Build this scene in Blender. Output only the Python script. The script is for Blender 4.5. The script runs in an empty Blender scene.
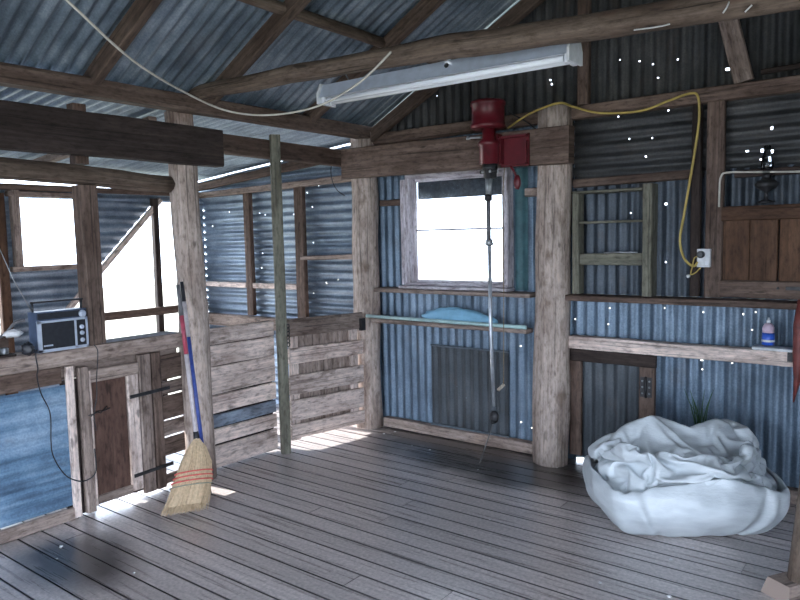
import bpy, math, random
from mathutils import Vector as V, Matrix, noise as N
random.seed(7)
sc = bpy.context.scene
COL = sc.collection

# ------------------------------------------------------------------ camera calibration
F = 696.4
YAW, PIT, ROL = [math.radians(a) for a in (37.645, 5.116, -1.213)]
fwd = V((-math.sin(YAW)*math.cos(PIT), math.cos(YAW)*math.cos(PIT), -math.sin(PIT)))
rt0 = V((math.cos(YAW), math.sin(YAW), 0)); up0 = rt0.cross(fwd)
rt = rt0*math.cos(ROL)+up0*math.sin(ROL); up = up0*math.cos(ROL)-rt0*math.sin(ROL)
CAM = V((3.714, -4.391, 1.6))
cd = bpy.data.cameras.new('camera'); cam = bpy.data.objects.new('camera', cd); COL.objects.link(cam)
cd.sensor_width = 36; cd.lens = F/800*36; cd.clip_start = .02
m = Matrix((rt, up, -fwd)).transposed().to_4x4(); m.translation = CAM
cam.matrix_world = m; sc.camera = cam

def at(x, y, ax, val):
    """photo pixel -> point on the plane axis=val (used to measure real positions)"""
    d = (x-400)/F*rt-(y-300)/F*up+fwd
    return CAM+d*((val-CAM[ax])/d[ax])

# ------------------------------------------------------------------ mesh builder
_k = [0]
class MB:
    def __init__(s): s.v = []; s.f = []; s.uv = []; s.sm = []
    def face(s, idx, uvs, smooth=False): s.f.append(idx); s.uv.append(uvs); s.sm.append(smooth)
    def off(s): _k[0] += 1; return random.uniform(0, 5), 10*_k[0]+1
    def box(s, c, size, R=None):
        hx, hy, hz = size[0]/2, size[1]/2, size[2]/2
        ax = max(range(3), key=lambda i: size[i]); c = V(c); ou, ov = s.off()
        for a in range(3):
            for sg in (-1, 1):
                b_, c_ = (a+1) % 3, (a+2) % 3; h = (hx, hy, hz); q = []
                for i, j in ((-1, -1), (1, -1), (1, 1), (-1, 1)):
                    p = V((0, 0, 0)); p[a] = sg*h[a]; p[b_] = i*h[b_]; p[c_] = j*h[c_]; q.append(p)
                if sg < 0: q.reverse()
                o = [x for x in (0, 1, 2) if x != ax]
                n = len(s.v)
                if a == ax: uv = [(ou+p[o[0]], ov+p[o[1]]) for p in q]
                else: uv = [(ou+p[ax], ov+p[[x for x in o if x != a][0]]+a*.4+sg*.2) for p in q]
                s.v += [c+(R@p if R else p) for p in q]
                s.face([n, n+1, n+2, n+3], uv)
        return s
    def beam(s, p0, p1, w, h, upv=(0, 0, 1), seg=None, jit=.003, ch=.006, taper=1.0, caps=True):
        """sawn timber, wavering edges: w across, h along upv"""
        p0, p1 = V(p0), V(p1); d = p1-p0; L = d.length; d.normalize()
        u = V(upv); u = (u-d*u.dot(d))
        if u.length < 1e-4: u = V((0, 1, 0)); u = u-d*u.dot(d)
        u.normalize(); r = d.cross(u)
        seg = seg or max(2, int(L/.18)); ou, ov = s.off()
        ch = min(ch, w*.3, h*.3); a, b = w/2, h/2
        prof = [(-a+ch, -b), (a-ch, -b), (a, -b+ch), (a, b-ch), (a-ch, b), (-a+ch, b), (-a, b-ch), (-a, -b+ch)]
        per = [0]
        for i in range(8): per.append(per[-1]+math.dist(prof[i], prof[(i+1) % 8]))
        sd = random.uniform(0, 100); n0 = len(s.v)
        for k in range(seg+1):
            t = k/seg; tp = 1+(taper-1)*t
            for i, (x, y) in enumerate(prof):
                nn = N.noise_vector(V((t*L*3+sd, (i//2)*3.1, sd)))
                s.v.append(p0+d*(t*L)+r*(x*tp+nn[0]*jit)+u*(y*tp+nn[1]*jit))
        for k in range(seg):
            for i in range(8):
                j = (i+1) % 8; A = n0+k*8
                s.face([A+i, A+8+i, A+8+j, A+j][::-1], [(ou+k/seg*L, ov+per[i]), (ou+(k+1)/seg*L, ov+per[i]), (ou+(k+1)/seg*L, ov+per[i+1]), (ou+k/seg*L, ov+per[i+1])][::-1])
        if caps:
            for A, rev in ((n0, 0), (n0+seg*8, 1)):
                idx = [A+i for i in range(8)]; uv = [(ou+x*.2, ov+y) for x, y in prof]
                if not rev: idx.reverse(); uv.reverse()
                s.face(idx, uv)
        return s
    def tube(s, pts, rad, n=10, jit=0., smooth=True, caps=True, flat=0.):
        pts = [V(p) for p in pts]; m_ = len(pts)
        if not isinstance(rad, (list, tuple)): rad = [rad]*m_
        ou, ov = s.off(); sd = random.uniform(0, 99); L = 0; n0 = len(s.v); Ls = []
        u = None
        for k, p in enumerate(pts):
            d = (pts[min(k+1, m_-1)]-pts[max(k-1, 0)]).normalized()
            if u is None:
                u = V((0, 0, 1)) if abs(d.z) < .9 else V((0, 1, 0))
            u = (u-d*u.dot(d)).normalized(); r = d.cross(u)
            if k: L += (p-pts[k-1]).length
            Ls.append(L)
            for i in range(n):
                a = 2*math.pi*i/n
                q = rad[k]*(1+jit*N.noise(V((math.cos(a)*1.3+sd, math.sin(a)*1.3, L*2.5+sd)))+jit*.6*N.noise(V((math.cos(a)*4+sd, math.sin(a)*4, L*1.2))))
                s.v.append(p+(r*math.cos(a)+u*math.sin(a))*q)
        R_ = max(rad)*2*math.pi
        for k in range(m_-1):
            for i in range(n):
                j = (i+1) % n; A = n0+k*n
                s.face([A+i, A+j, A+n+j, A+n+i], [(ou+Ls[k], ov+R_*i/n), (ou+Ls[k], ov+R_*(i+1)/n), (ou+Ls[k+1], ov+R_*(i+1)/n), (ou+Ls[k+1], ov+R_*i/n)], smooth)
        if caps:
            for A, rev in ((n0, 1), (n0+(m_-1)*n, 0)):
                idx = [A+i for i in range(n)]; uv = [(ou+.05*math.cos(i), ov+.05*math.sin(i)) for i in range(n)]
                if rev: idx.reverse()
                s.face(idx, uv)
        return s
    def lathe(s, base, prof, axis=(0, 0, 1), n=20, smooth=True):
        a = V(axis).normalized(); b = V(base)
        return s.tube2(b, a, prof, n, smooth)
    def tube2(s, b, a, prof, n, smooth):
        u = V((1, 0, 0)) if abs(a.x) < .9 else V((0, 1, 0)); u = (u-a*u.dot(a)).normalized(); r = a.cross(u)
        ou, ov = s.off(); n0 = len(s.v)
        for (R_, z) in prof:
            for i in range(n):
                t = 2*math.pi*i/n; s.v.append(b+a*z+(u*math.cos(t)+r*math.sin(t))*R_)
        for k in range(len(prof)-1):
            for i in range(n):
                j = (i+1) % n; A = n0+k*n
                s.face([A+i, A+j, A+n+j, A+n+i], [(ou+prof[k][1], ov+i*.01), (ou+prof[k][1], ov+i*.01+.01), (ou+prof[k+1][1], ov+i*.01+.01), (ou+prof[k+1][1], ov+i*.01)], smooth)
        s.face([n0+i for i in range(n)][::-1], [(ou, ov)]*n); s.face([n0+(len(prof)-1)*n+i for i in range(n)], [(ou, ov)]*n)
        return s
    def prism(s, prof, p0, p1, upv):
        p0, p1 = V(p0), V(p1); d = (p1-p0).normalized(); u = V(upv); u = (u-d*u.dot(d)).normalized(); r = d.cross(u)
        ou, ov = s.off(); n = len(prof); n0 = len(s.v); L = (p1-p0).length
        for p in (p0, p1):
            for x, y in prof: s.v.append(p+r*x+u*y)
        for i in range(n):
            j = (i+1) % n
            s.face([n0+i, n0+j, n0+n+j, n0+n+i], [(ou, ov+i*.05), (ou, ov+i*.05+.05), (ou+L, ov+i*.05+.05), (ou+L, ov+i*.05)])
        s.face([n0+i for i in range(n)][::-1], [(ou, ov)]*n); s.face([n0+n+i for i in range(n)], [(ou, ov)]*n)
        return s
    def sheet(s, O, U, T, W, L, amp=.009, pitch=.076, holes=(), cuts=(), tmax=None, tmin=None, rows=None, nrm=None, sub=8, warp=0.):
        """corrugated iron: profile runs along U for W metres, sheets are L long along T"""
        O, U, T = V(O), V(U).normalized(), V(T).normalized(); Nn = V(nrm) if nrm else U.cross(T)
        ds = pitch/sub; ns = int(round(W/ds))
        S = set(i*ds for i in range(ns+1))
        tt = set(rows or [0, L]) | {0, L}
        nr = max(1, int(L/.4))
        for i in range(1, nr): tt.add(L*i/nr)
        for (hs, ht, hz) in holes: tt |= {ht-hz/2, ht+hz/2}
        for (a, b, c, d) in cuts: tt |= {c, d}; S |= {a, b}
        tt = sorted(t for t in tt if -1e-6 <= t <= L+1e-6); S = sorted(S); ou, ov = s.off()
        n0 = len(s.v); nt = len(tt)
        for x in S:
            z = amp*math.sin(2*math.pi*x/pitch)
            for t in tt:
                if tmax: t = min(t, tmax(x))
                if tmin: t = max(t, tmin(x))
                wv = warp*N.noise(V((x*1.7+ov, t*1.3, 3)))
                s.v.append(O+U*x+T*t+Nn*(z+wv))
        for i in range(len(S)-1):
            xm = (S[i]+S[i+1])/2
            for j in range(nt-1):
                tm = (tt[j]+tt[j+1])/2
                if any(abs(xm-hs) < hz/2*1.05 and abs(tm-ht) < hz/2 for hs, ht, hz in holes): continue
                if any(a < xm < b and c < tm < d for a, b, c, d in cuts): continue
                A = n0+i*nt+j; q = [A, A+nt, A+nt+1, A+1]
                if (s.v[A]-s.v[A+1]).length < 1e-5 and (s.v[A+nt]-s.v[A+nt+1]).length < 1e-5: continue
                s.face(q, [(ou*0+S[i], ov*0+tt[j]), (S[i+1], tt[j]), (S[i+1], tt[j+1]), (S[i], tt[j+1])], True)
        return s
    def build(s, name, mat, parent=None, loc=None):
        me = bpy.data.meshes.new(name)
        o3 = V(loc) if loc is not None else V((0, 0, 0))
        me.from_pydata([tuple(v-o3) for v in s.v], [], s.f)
        ul = me.uv_layers.new(name='UVMap'); flat = []
        for uv in s.uv:
            for a in uv: flat += [a[0], a[1]]
        ul.data.foreach_set('uv', flat)
        me.polygons.foreach_set('use_smooth', s.sm)
        me.materials.append(mat); me.update()
        o = bpy.data.objects.new(name, me); COL.objects.link(o)
        if parent is not None:
            o.parent = parent
        o.location = o3
        if parent is not None: o.matrix_parent_inverse = Matrix.Translation(-parent.location)
        return o

def tag(o, label, cat, group=None):
    o['label'] = label; o['category'] = cat
    if group: o['group'] = group
    return o
def struct(o): o['kind'] = 'structure'; return o
def empty(name, loc, label, cat, group=None):
    o = bpy.data.objects.new(name, None); COL.objects.link(o); o.location = V(loc); o.empty_display_size = .1
    return tag(o, label, cat, group)

# ------------------------------------------------------------------ materials
def nodes(name):
    mt = bpy.data.materials.new(name); mt.use_nodes = True; nt = mt.node_tree
    return mt, nt, nt.nodes['Principled BSDF'], lambda t, **k: _nn(nt, t, k)
def _nn(nt, t, k):
    n = nt.nodes.new(t)
    for a, b in k.items():
        if a in n.inputs.keys() if not hasattr(n, a) else False: n.inputs[a].default_value = b
        else: setattr(n, a, b)
    return n
def ramp(nt, src, stops):
    r = nt.nodes.new('ShaderNodeValToRGB'); nt.links.new(src, r.inputs[0]); e = r.color_ramp.elements
    while len(e) < len(stops): e.new(.5)
    for i, (p, c) in enumerate(stops):
        e[i].position = p; e[i].color = (*c, 1) if len(c) == 3 else c
    return r
def noise_n(nt, vec, sc_, det=4, rough=.6):
    n = nt.nodes.new('ShaderNodeTexNoise'); n.inputs['Scale'].default_value = sc_; n.inputs['Detail'].default_value = det; n.inputs['Roughness'].default_value = rough
    nt.links.new(vec, n.inputs['Vector']); return n
def mapping(nt, src, scale):
    mp = nt.nodes.new('ShaderNodeMapping'); mp.inputs['Scale'].default_value = scale; nt.links.new(src, mp.inputs['Vector']); return mp.outputs[0]
def mixc(nt, fac, a, b, mode='MIX'):
    mx = nt.nodes.new('ShaderNodeMix'); mx.data_type = 'RGBA'; mx.blend_type = mode
    for inp, val in ((0, fac), (6, a), (7, b)):
        if hasattr(val, 'is_linked') or hasattr(val, 'links'): nt.links.new(val, mx.inputs[inp])
        elif isinstance(val, (int, float)): mx.inputs[inp].default_value = val
        else: mx.inputs[inp].default_value = (*val, 1)
    return mx.outputs[2]
def math_n(nt, op, a, b=None):
    n = nt.nodes.new('ShaderNodeMath'); n.operation = op
    for i, v_ in enumerate((a, b)):
        if v_ is None: continue
        if hasattr(v_, 'links'): nt.links.new(v_, n.inputs[i])
        else: n.inputs[i].default_value = v_
    return n.outputs[0]

def wood(name, c0, c1, c2, rough=.75, var=.35, crack=.6, spec=.3, stain=None):
    mt, nt, b, _ = nodes(name)
    uv = nt.nodes.new('ShaderNodeTexCoord').outputs['UV']
    g = noise_n(nt, mapping(nt, uv, (1.6, 34, 1)), 1, 7, .65)
    col = ramp(nt, g.outputs[0], [(.25, c0), (.5, c1), (.75, c2)]).outputs[0]
    big = noise_n(nt, mapping(nt, uv, (2.2, 7, 1)), 1, 4, .6)
    bl = ramp(nt, big.outputs[0], [(.3, (.55, .5, .48)), (.55, (1, 1, 1)), (.75, (1.15, 1.12, 1.08))]).outputs[0]
    col = mixc(nt, 1.0, col, bl, 'MULTIPLY')
    gt_ = noise_n(nt, mapping(nt, uv, (14, 40, 1)), 1, 4, .7)
    col = mixc(nt, .8, col, ramp(nt, gt_.outputs[0], [(.32, (.42, .38, .36)), (.5, (1, 1, 1)), (.68, (1.25, 1.22, 1.2))]).outputs[0], 'MULTIPLY')
    kn = noise_n(nt, mapping(nt, uv, (6, 16, 1)), 1, 2, .5)
    col = mixc(nt, math_n(nt, 'MULTIPLY', ramp(nt, kn.outputs[0], [(.66, (0, 0, 0)), (.72, (1, 1, 1))]).outputs[0], .7), col, tuple(x*.4 for x in c0))
    sx = nt.nodes.new('ShaderNodeSeparateXYZ'); nt.links.new(uv, sx.inputs[0])
    fl = math_n(nt, 'FLOOR', math_n(nt, 'DIVIDE', sx.outputs[1], 10.0))
    wn = nt.nodes.new('ShaderNodeTexWhiteNoise'); wn.noise_dimensions = '1D'; nt.links.new(fl, wn.inputs['W'])
    vr = math_n(nt, 'ADD', math_n(nt, 'MULTIPLY', wn.outputs['Value'], var), 1-var/2)
    cx = nt.nodes.new('ShaderNodeCombineXYZ'); [nt.links.new(vr, cx.inputs[i]) for i in range(3)]
    col = mixc(nt, 1.0, col, cx.outputs[0], 'MULTIPLY')
    ck = noise_n(nt, mapping(nt, uv, (1.1, 60, 1)), 1, 3, .5)
    cm = ramp(nt, ck.outputs[0], [(.33, (1, 1, 1)), (.40, (0, 0, 0))]).outputs[0]
    col = mixc(nt, math_n(nt, 'MULTIPLY', cm, crack), col, tuple(x*.25 for x in c0))
    if stain:
        st = noise_n(nt, mapping(nt, uv, (5, 9, 1)), 1, 4, .6)
        sm = ramp(nt, st.outputs[0], [(.58, (0, 0, 0)), (.68, (1, 1, 1))]).outputs[0]
        col = mixc(nt, math_n(nt, 'MULTIPLY', sm, .65), col, stain)
    nt.links.new(col, b.inputs['Base Color']); b.inputs['Roughness'].default_value = rough
    b.inputs['Specular IOR Level'].default_value = spec
    bp = nt.nodes.new('ShaderNodeBump'); bp.inputs['Strength'].default_value = .5; bp.inputs['Distance'].default_value = .006
    hm = math_n(nt, 'SUBTRACT', g.outputs[0], math_n(nt, 'MULTIPLY', cm, .6))
    nt.links.new(hm, bp.inputs['Height']); nt.links.new(bp.outputs[0], b.inputs['Normal'])
    return mt

def iron(name, c0, c1, c2, rough=.45, metal=.35, sheetw=.7, axis='X', rust=.0, var=.3):
    mt, nt, b, _ = nodes(name)
    tc = nt.nodes.new('ShaderNodeTexCoord'); uv = tc.outputs['UV']; ob = tc.outputs['Object']
    g = noise_n(nt, mapping(nt, uv, (22, 1.4, 1)), 1, 5, .65)
    g2 = noise_n(nt, ob, 2.6, 5, .65)
    f = math_n(nt, 'ADD', math_n(nt, 'MULTIPLY', g.outputs[0], .5), math_n(nt, 'MULTIPLY', g2.outputs[0], .5))
    col = ramp(nt, f, [(.38, tuple(x*.8 for x in c0)), (.5, c1), (.61, tuple(x*1.1 for x in c2))]).outputs[0]
    fine = noise_n(nt, ob, 90, 2, .5)
    col = mixc(nt, .5, col, ramp(nt, fine.outputs[0], [(.3, (.55, .6, .65)), (.7, (1.3, 1.25, 1.2))]).outputs[0], 'MULTIPLY')
    sx = nt.nodes.new('ShaderNodeSeparateXYZ'); nt.links.new(uv, sx.inputs[0])
    fl = math_n(nt, 'FLOOR', math_n(nt, 'DIVIDE', sx.outputs[0], sheetw))
    wn = nt.nodes.new('ShaderNodeTexWhiteNoise'); wn.noise_dimensions = '1D'; nt.links.new(fl, wn.inputs['W'])
    vr = math_n(nt, 'ADD', math_n(nt, 'MULTIPLY', wn.outputs['Value'], var), 1-var/2)
    cx = nt.nodes.new('ShaderNodeCombineXYZ'); [nt.links.new(vr, cx.inputs[i]) for i in range(3)]
    col = mixc(nt, 1.0, col, cx.outputs[0], 'MULTIPLY')
    if rust:
        rn = noise_n(nt, mapping(nt, uv, (5, 2, 1)), 1, 6, .7)
        rm = ramp(nt, rn.outputs[0], [(.55, (0, 0, 0)), (.72, (1, 1, 1))]).outputs[0]
        col = mixc(nt, math_n(nt, 'MULTIPLY', rm, rust), col, (.11, .075, .055))
    nt.links.new(col, b.inputs['Base Color'])
    b.inputs['Metallic'].default_value = metal
    nt.links.new(math_n(nt, 'ADD', math_n(nt, 'MULTIPLY', g2.outputs[0], .3), rough-.15), b.inputs['Roughness'])
    return mt

def plain(name, c, rough=.5, metal=0., noise_amt=.25, nscale=30, spec=.5):
    mt, nt, b, _ = nodes(name)
    ob = nt.nodes.new('ShaderNodeTexCoord').outputs['Object']
    n = noise_n(nt, ob, nscale, 4, .6)
    col = ramp(nt, n.outputs[0], [(.3, tuple(x*(1-noise_amt) for x in c)), (.7, tuple(min(1, x*(1+noise_amt)) for x in c))]).outputs[0]
    nt.links.new(col, b.inputs['Base Color']); b.inputs['Roughness'].default_value = rough; b.inputs['Metallic'].default_value = metal
    b.inputs['Specular IOR Level'].default_value = spec
    return mt

W_PALE = wood('pale_weathered_wood', (0.367, 0.295, 0.265), (0.707, 0.589, 0.531), (0.962, 0.820, 0.748), var=.4, stain=(.13, .085, .065))
W_FRAME = wood('worn_white_frame', (.34, .31, .34), (.55, .52, .57), (.70, .68, .72), var=.1, stain=(.22, .17, .17))
W_POST = wood('bleached_post_wood', (0.293, 0.235, 0.204), (0.509, 0.421, 0.370), (0.628, 0.529, 0.471), var=.2, crack=.7, stain=(.17, .12, .09))
W_BROWN = wood('brown_timber', (0.069, 0.046, 0.036), (0.137, 0.095, 0.076), (0.211, 0.153, 0.124), var=.4)
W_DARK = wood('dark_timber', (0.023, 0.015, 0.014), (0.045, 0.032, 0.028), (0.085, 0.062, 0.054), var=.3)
W_GREY = wood('grey_timber', (0.148, 0.113, 0.097), (0.307, 0.242, 0.209), (0.455, 0.370, 0.325), var=.4, stain=(.07, .045, .035))
W_RED = wood('red_brown_boards', (0.071, 0.038, 0.022), (0.124, 0.066, 0.039), (0.165, 0.094, 0.060), var=.25)
W_GREEN = wood('green_grey_timber', (0.096, 0.098, 0.077), (0.171, 0.168, 0.131), (0.244, 0.235, 0.186), var=.15)
W_PANEL = wood('dark_brown_panel', (0.069, 0.039, 0.030), (0.107, 0.060, 0.046), (0.144, 0.086, 0.067), var=.1, crack=.2)
W_RAFT = wood('rafter_timber', (0.065, 0.044, 0.035), (0.114, 0.081, 0.065), (0.189, 0.139, 0.110), var=.3)
BARK = wood('peeled_pole_wood', (0.067, 0.048, 0.037), (0.133, 0.099, 0.076), (0.210, 0.162, 0.133), var=.2, crack=.8, stain=(.10, .06, .045))
I_WALL = iron('galvanised_wall_iron', (0.081, 0.120, 0.170), (0.132, 0.189, 0.256), (0.204, 0.271, 0.353), rust=.35)
I_DIM = iron('dull_shaded_iron', (0.034, 0.036, 0.038), (0.059, 0.060, 0.062), (0.094, 0.091, 0.089), rough=.55, rust=.45)  # dull grey iron, darkened further to carry the dim light up there
I_SHADE = iron('shade_toned_iron', (0.039, 0.051, 0.066), (0.067, 0.085, 0.108), (0.101, 0.124, 0.155), rough=.5, rust=.45)  # wall iron with the upper right wall's shade put into its colour
I_ROOF = iron('roof_iron', (0.113, 0.152, 0.196), (0.187, 0.238, 0.290), (0.320, 0.372, 0.427), rough=.42, rust=.3, metal=.45)
I_PEN = iron('pen_wall_iron', (0.154, 0.198, 0.266), (0.233, 0.297, 0.377), (0.339, 0.413, 0.498), rough=.4, rust=.2)
I_BLUE = iron('blue_painted_iron', (0.081, 0.147, 0.237), (0.138, 0.243, 0.362), (0.241, 0.344, 0.460), rough=.55, metal=.05, rust=.45, var=.1)
I_HATCH = iron('dark_hatch_iron', (0.039, 0.048, 0.057), (0.060, 0.072, 0.084), (0.090, 0.102, 0.114), rough=.55, rust=.5)
RED = plain('red_enamel', (.11, .008, .014), .38, .0, .3, 14)
REDBRN = plain('dull_red_brown', (.16, .035, .03), .55, 0, .4, 18)
STEEL = plain('dull_steel', (.32, .34, .36), .4, .6, .3, 25)
DKSTEEL = plain('blackened_steel', (.035, .035, .038), .5, .4, .4, 30)
WHITEP = plain('white_enamel', (.76, .78, .82), .35, 0, .12, 8)
TUBE = plain('frosted_tube', (.80, .83, .88), .25, 0, .03, 8)
BLACKP = plain('black_plastic', (.018, .02, .026), .4, 0, .3, 40)
NAVY = plain('blue_grey_plastic', (.07, .10, .17), .4, 0, .25, 20)
SILVER = plain('silver_trim', (.52, .58, .68), .35, .3, .1, 20)
YELLOW = plain('yellow_cable', (.50, .37, .10), .5, 0, .2, 20)
CREAMC = plain('cream_cable', (.55, .52, .46), .5, 0, .15, 20)
WHITEC = plain('white_plastic', (.62, .64, .66), .4, 0, .15, 30)
STRAW = plain('broom_straw', (.60, .45, .29), .7, 0, .2, 60)
STITCH = plain('red_stitching', (.62, .12, .10), .7, 0, .2, 60)
CYANP = plain('pale_blue_plastic', (.22, .45, .62), .4, 0, .15, 10)
PIPE = plain('pale_green_pipe', (.38, .55, .55), .35, .1, .2, 15)
TEAL = plain('teal_paint', (.05, .13, .15), .6, 0, .35, 12)
GRASSM = plain('green_grass_blade', (.03, .09, .03), .6, 0, .3, 40)
CORD = plain('brown_cord', (.20, .15, .09), .8, 0, .3, 60)
WOOL = plain('wool_tuft', (.75, .75, .76), .9, 0, .1, 60)
BLUEB = plain('blue_bottle_plastic', (.03, .10, .50), .3, 0, .2, 20)
PINKB = plain('pale_pink_plastic', (.55, .42, .52), .35, 0, .1, 20)
BLUEH = plain('blue_handle_paint', (.05, .09, .36), .4, 0, .25, 30)
REDH = plain('red_handle_paint', (.42, .07, .11), .4, 0, .25, 30)
PALEH = plain('pale_handle_wood', (.55, .50, .52), .5, 0, .2, 30)
BLIND = plain('grey_sacking', (.10, .11, .13), .8, 0, .3, 40)
GREYH = plain('grey_paint', (.13, .13, .14), .5, 0, .3, 30)
WEB = plain('dusty_cobweb', (.6, .6, .6), .9, 0, .1, 30)

def glass(name, tint=(1, 1, 1)):
    mt, nt, b, _ = nodes(name)
    nt.nodes.remove(b); out = nt.nodes['Material Output']
    tr = nt.nodes.new('ShaderNodeBsdfTransparent'); tr.inputs[0].default_value = (*tint, 1)
    gl = nt.nodes.new('ShaderNodeBsdfGlossy'); gl.inputs['Roughness'].default_value = .05
    fr = nt.nodes.new('ShaderNodeFresnel'); fr.inputs[0].default_value = 1.45
    mx = nt.nodes.new('ShaderNodeMixShader'); nt.links.new(fr.outputs[0], mx.inputs[0]); nt.links.new(tr.outputs[0], mx.inputs[1]); nt.links.new(gl.outputs[0], mx.inputs[2])
    nt.links.new(mx.outputs[0], out.inputs[0]); return mt
GLASS = glass('window_glass', (.93, .95, .96))
DKGLASS = glass('smoky_glass', (.12, .12, .13))

def floor_mat():
    mt, nt, b, _ = nodes('worn_floorboards')
    tc = nt.nodes.new('ShaderNodeTexCoord'); uv = tc.outputs['UV']; ob = tc.outputs['Object']
    g = noise_n(nt, mapping(nt, uv, (1.3, 30, 1)), 1, 7, .65)
    col = ramp(nt, g.outputs[0], [(.25, (.37, .32, .31)), (.5, (.56, .50, .48)), (.78, (.70, .64, .615))]).outputs[0]
    sx = nt.nodes.new('ShaderNodeSeparateXYZ'); nt.links.new(uv, sx.inputs[0])
    fl = math_n(nt, 'FLOOR', math_n(nt, 'DIVIDE', sx.outputs[1], 10.0))
    wn = nt.nodes.new('ShaderNodeTexWhiteNoise'); wn.noise_dimensions = '1D'; nt.links.new(fl, wn.inputs['W'])
    vr = math_n(nt, 'ADD', math_n(nt, 'MULTIPLY', wn.outputs['Value'], .3), .8)
    cx = nt.nodes.new('ShaderNodeCombineXYZ'); [nt.links.new(vr, cx.inputs[i]) for i in range(3)]
    col = mixc(nt, 1.0, col, cx.outputs[0], 'MULTIPLY')
    gr = noise_n(nt, ob, 55, 3, .6)
    col = mixc(nt, .55, col, ramp(nt, gr.outputs[0], [(.35, (.55, .55, .56)), (.68, (1.35, 1.33, 1.35))]).outputs[0], 'MULTIPLY')
    lv = math_n(nt, 'ABSOLUTE', math_n(nt, 'SUBTRACT', math_n(nt, 'SUBTRACT', sx.outputs[1], math_n(nt, 'MULTIPLY', fl, 10.0)), 2.0))
    seam = ramp(nt, math_n(nt, 'MULTIPLY', lv, 10.0), [(.555, (0, 0, 0)), (.60, (1, 1, 1))]).outputs[0]
    col = mixc(nt, math_n(nt, 'MULTIPLY', seam, .85), col, (.03, .027, .03))
    # grease worn into the shearing board below the machine, and an oil spill by the pen door
    so = nt.nodes.new('ShaderNodeSeparateXYZ'); nt.links.new(ob, so.inputs[0])
    nz = noise_n(nt, ob, 2.2, 4, .6)
    def blob(cx_, cy_, rx, ry, soft, rough_):
        dx = math_n(nt, 'DIVIDE', math_n(nt, 'SUBTRACT', so.outputs[0], cx_), rx)
        dy = math_n(nt, 'DIVIDE', math_n(nt, 'SUBTRACT', so.outputs[1], cy_), ry)
        d = math_n(nt, 'SQRT', math_n(nt, 'ADD', math_n(nt, 'MULTIPLY', dx, dx), math_n(nt, 'MULTIPLY', dy, dy)))
        d = math_n(nt, 'ADD', d, math_n(nt, 'MULTIPLY', math_n(nt, 'SUBTRACT', nz.outputs[0], .5), rough_))
        return ramp(nt, d, [(1-soft, (1, 1, 1)), (1.0, (0, 0, 0))]).outputs[0]
    col = mixc(nt, math_n(nt, 'MULTIPLY', blob(1.25, .05, 1.40, .70, .32, .8), .93), col, (.022, .018, .017))
    col = mixc(nt, math_n(nt, 'MULTIPLY', blob(.30, -2.70, .48, .31, .55, .9), .9), col, (.018, .018, .022))
    nt.links.new(col, b.inputs['Base Color'])
    nt.links.new(math_n(nt, 'ADD', math_n(nt, 'MULTIPLY', g.outputs[0], .18), .20), b.inputs['Roughness'])
    b.inputs['Specular IOR Level'].default_value = 1.0; b.inputs['Coat Weight'].default_value = .35; b.inputs['Coat Roughness'].default_value = .32
    bp = nt.nodes.new('ShaderNodeBump'); bp.inputs['Strength'].default_value = .2; bp.inputs['Distance'].default_value = .003
    nt.links.new(g.outputs[0], bp.inputs['Height']); nt.links.new(bp.outputs[0], b.inputs['Normal'])
    return mt
FLOOR = floor_mat()

def bag_mat():
    mt, nt, b, _ = nodes('white_woven_plastic')
    tc = nt.nodes.new('ShaderNodeTexCoord').outputs['Object']
    n = noise_n(nt, mapping(nt, tc, (5, 5, 16)), 1, 5, .6)
    col = ramp(nt, n.outputs[0], [(.3, (.50, .55, .58)), (.7, (.66, .71, .74))]).outputs[0]
    nt.links.new(col, b.inputs['Base Color']); b.inputs['Roughness'].default_value = .42
    bp = nt.nodes.new('ShaderNodeBump'); bp.inputs['Strength'].default_value = .5; bp.inputs['Distance'].default_value = .02
    nt.links.new(n.outputs[0], bp.inputs['Height']); nt.links.new(bp.outputs[0], b.inputs['Normal'])
    return mt
BAG = bag_mat()

# ------------------------------------------------------------------ the setting
YW = .19            # back wall iron
XO = -2.4           # outer wall of the pens
XR, YR = 4.9, -6.8  # right and rear walls
RIDGE = 2.43
def roofz(x): return 2.50+.534*min(x, 2*RIDGE-x)
def leanz(x): return 2.43+.085*x

fb = MB(); y = YW+.02; i = 0
while y > YR:
    x = XO-.05; cuts_ = [x]
    xs = [x]+sorted(random.uniform(-1.5, 4.5) for _ in range(1 if i % 2 else 2))+[XR]
    for a, b_ in zip(xs, xs[1:]):
        if b_-a < .3: continue
        dz = random.uniform(-.0008, .0005)
        fb.box(((a+b_)/2, y-.0645, -.0125+dz), (b_-a-.003, .1215, .025))
    y -= .1295; i += 1
struct(fb.build('floor', FLOOR))
struct(MB().box(((XO+XR)/2, -3.3, -.045), (XR-XO, 7.0, .03)).build('gap_blocker', W_DARK))  # added dark layer, stops light rising through the board gaps
struct(MB().box((1.2, -3.3, -.62), (60, 60, .1)).build('ground', plain('dry_grass_ground', (.30, .29, .22), .9, 0, .25, 3)))

def hl(plane, pts, O, U, T, ax, val):
    """nail holes measured on the photo"""
    out = []
    for (x, y_, s_) in pts:
        p = at(x, y_, ax, val)-V(O); out.append((p.dot(V(U)), p.dot(V(T)), s_))
    return out
X_, Y_, Z_ = (1, 0, 0), (0, 1, 0), (0, 0, 1)
WL, WR = .385, 1.175   # glass edges of window_1
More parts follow.
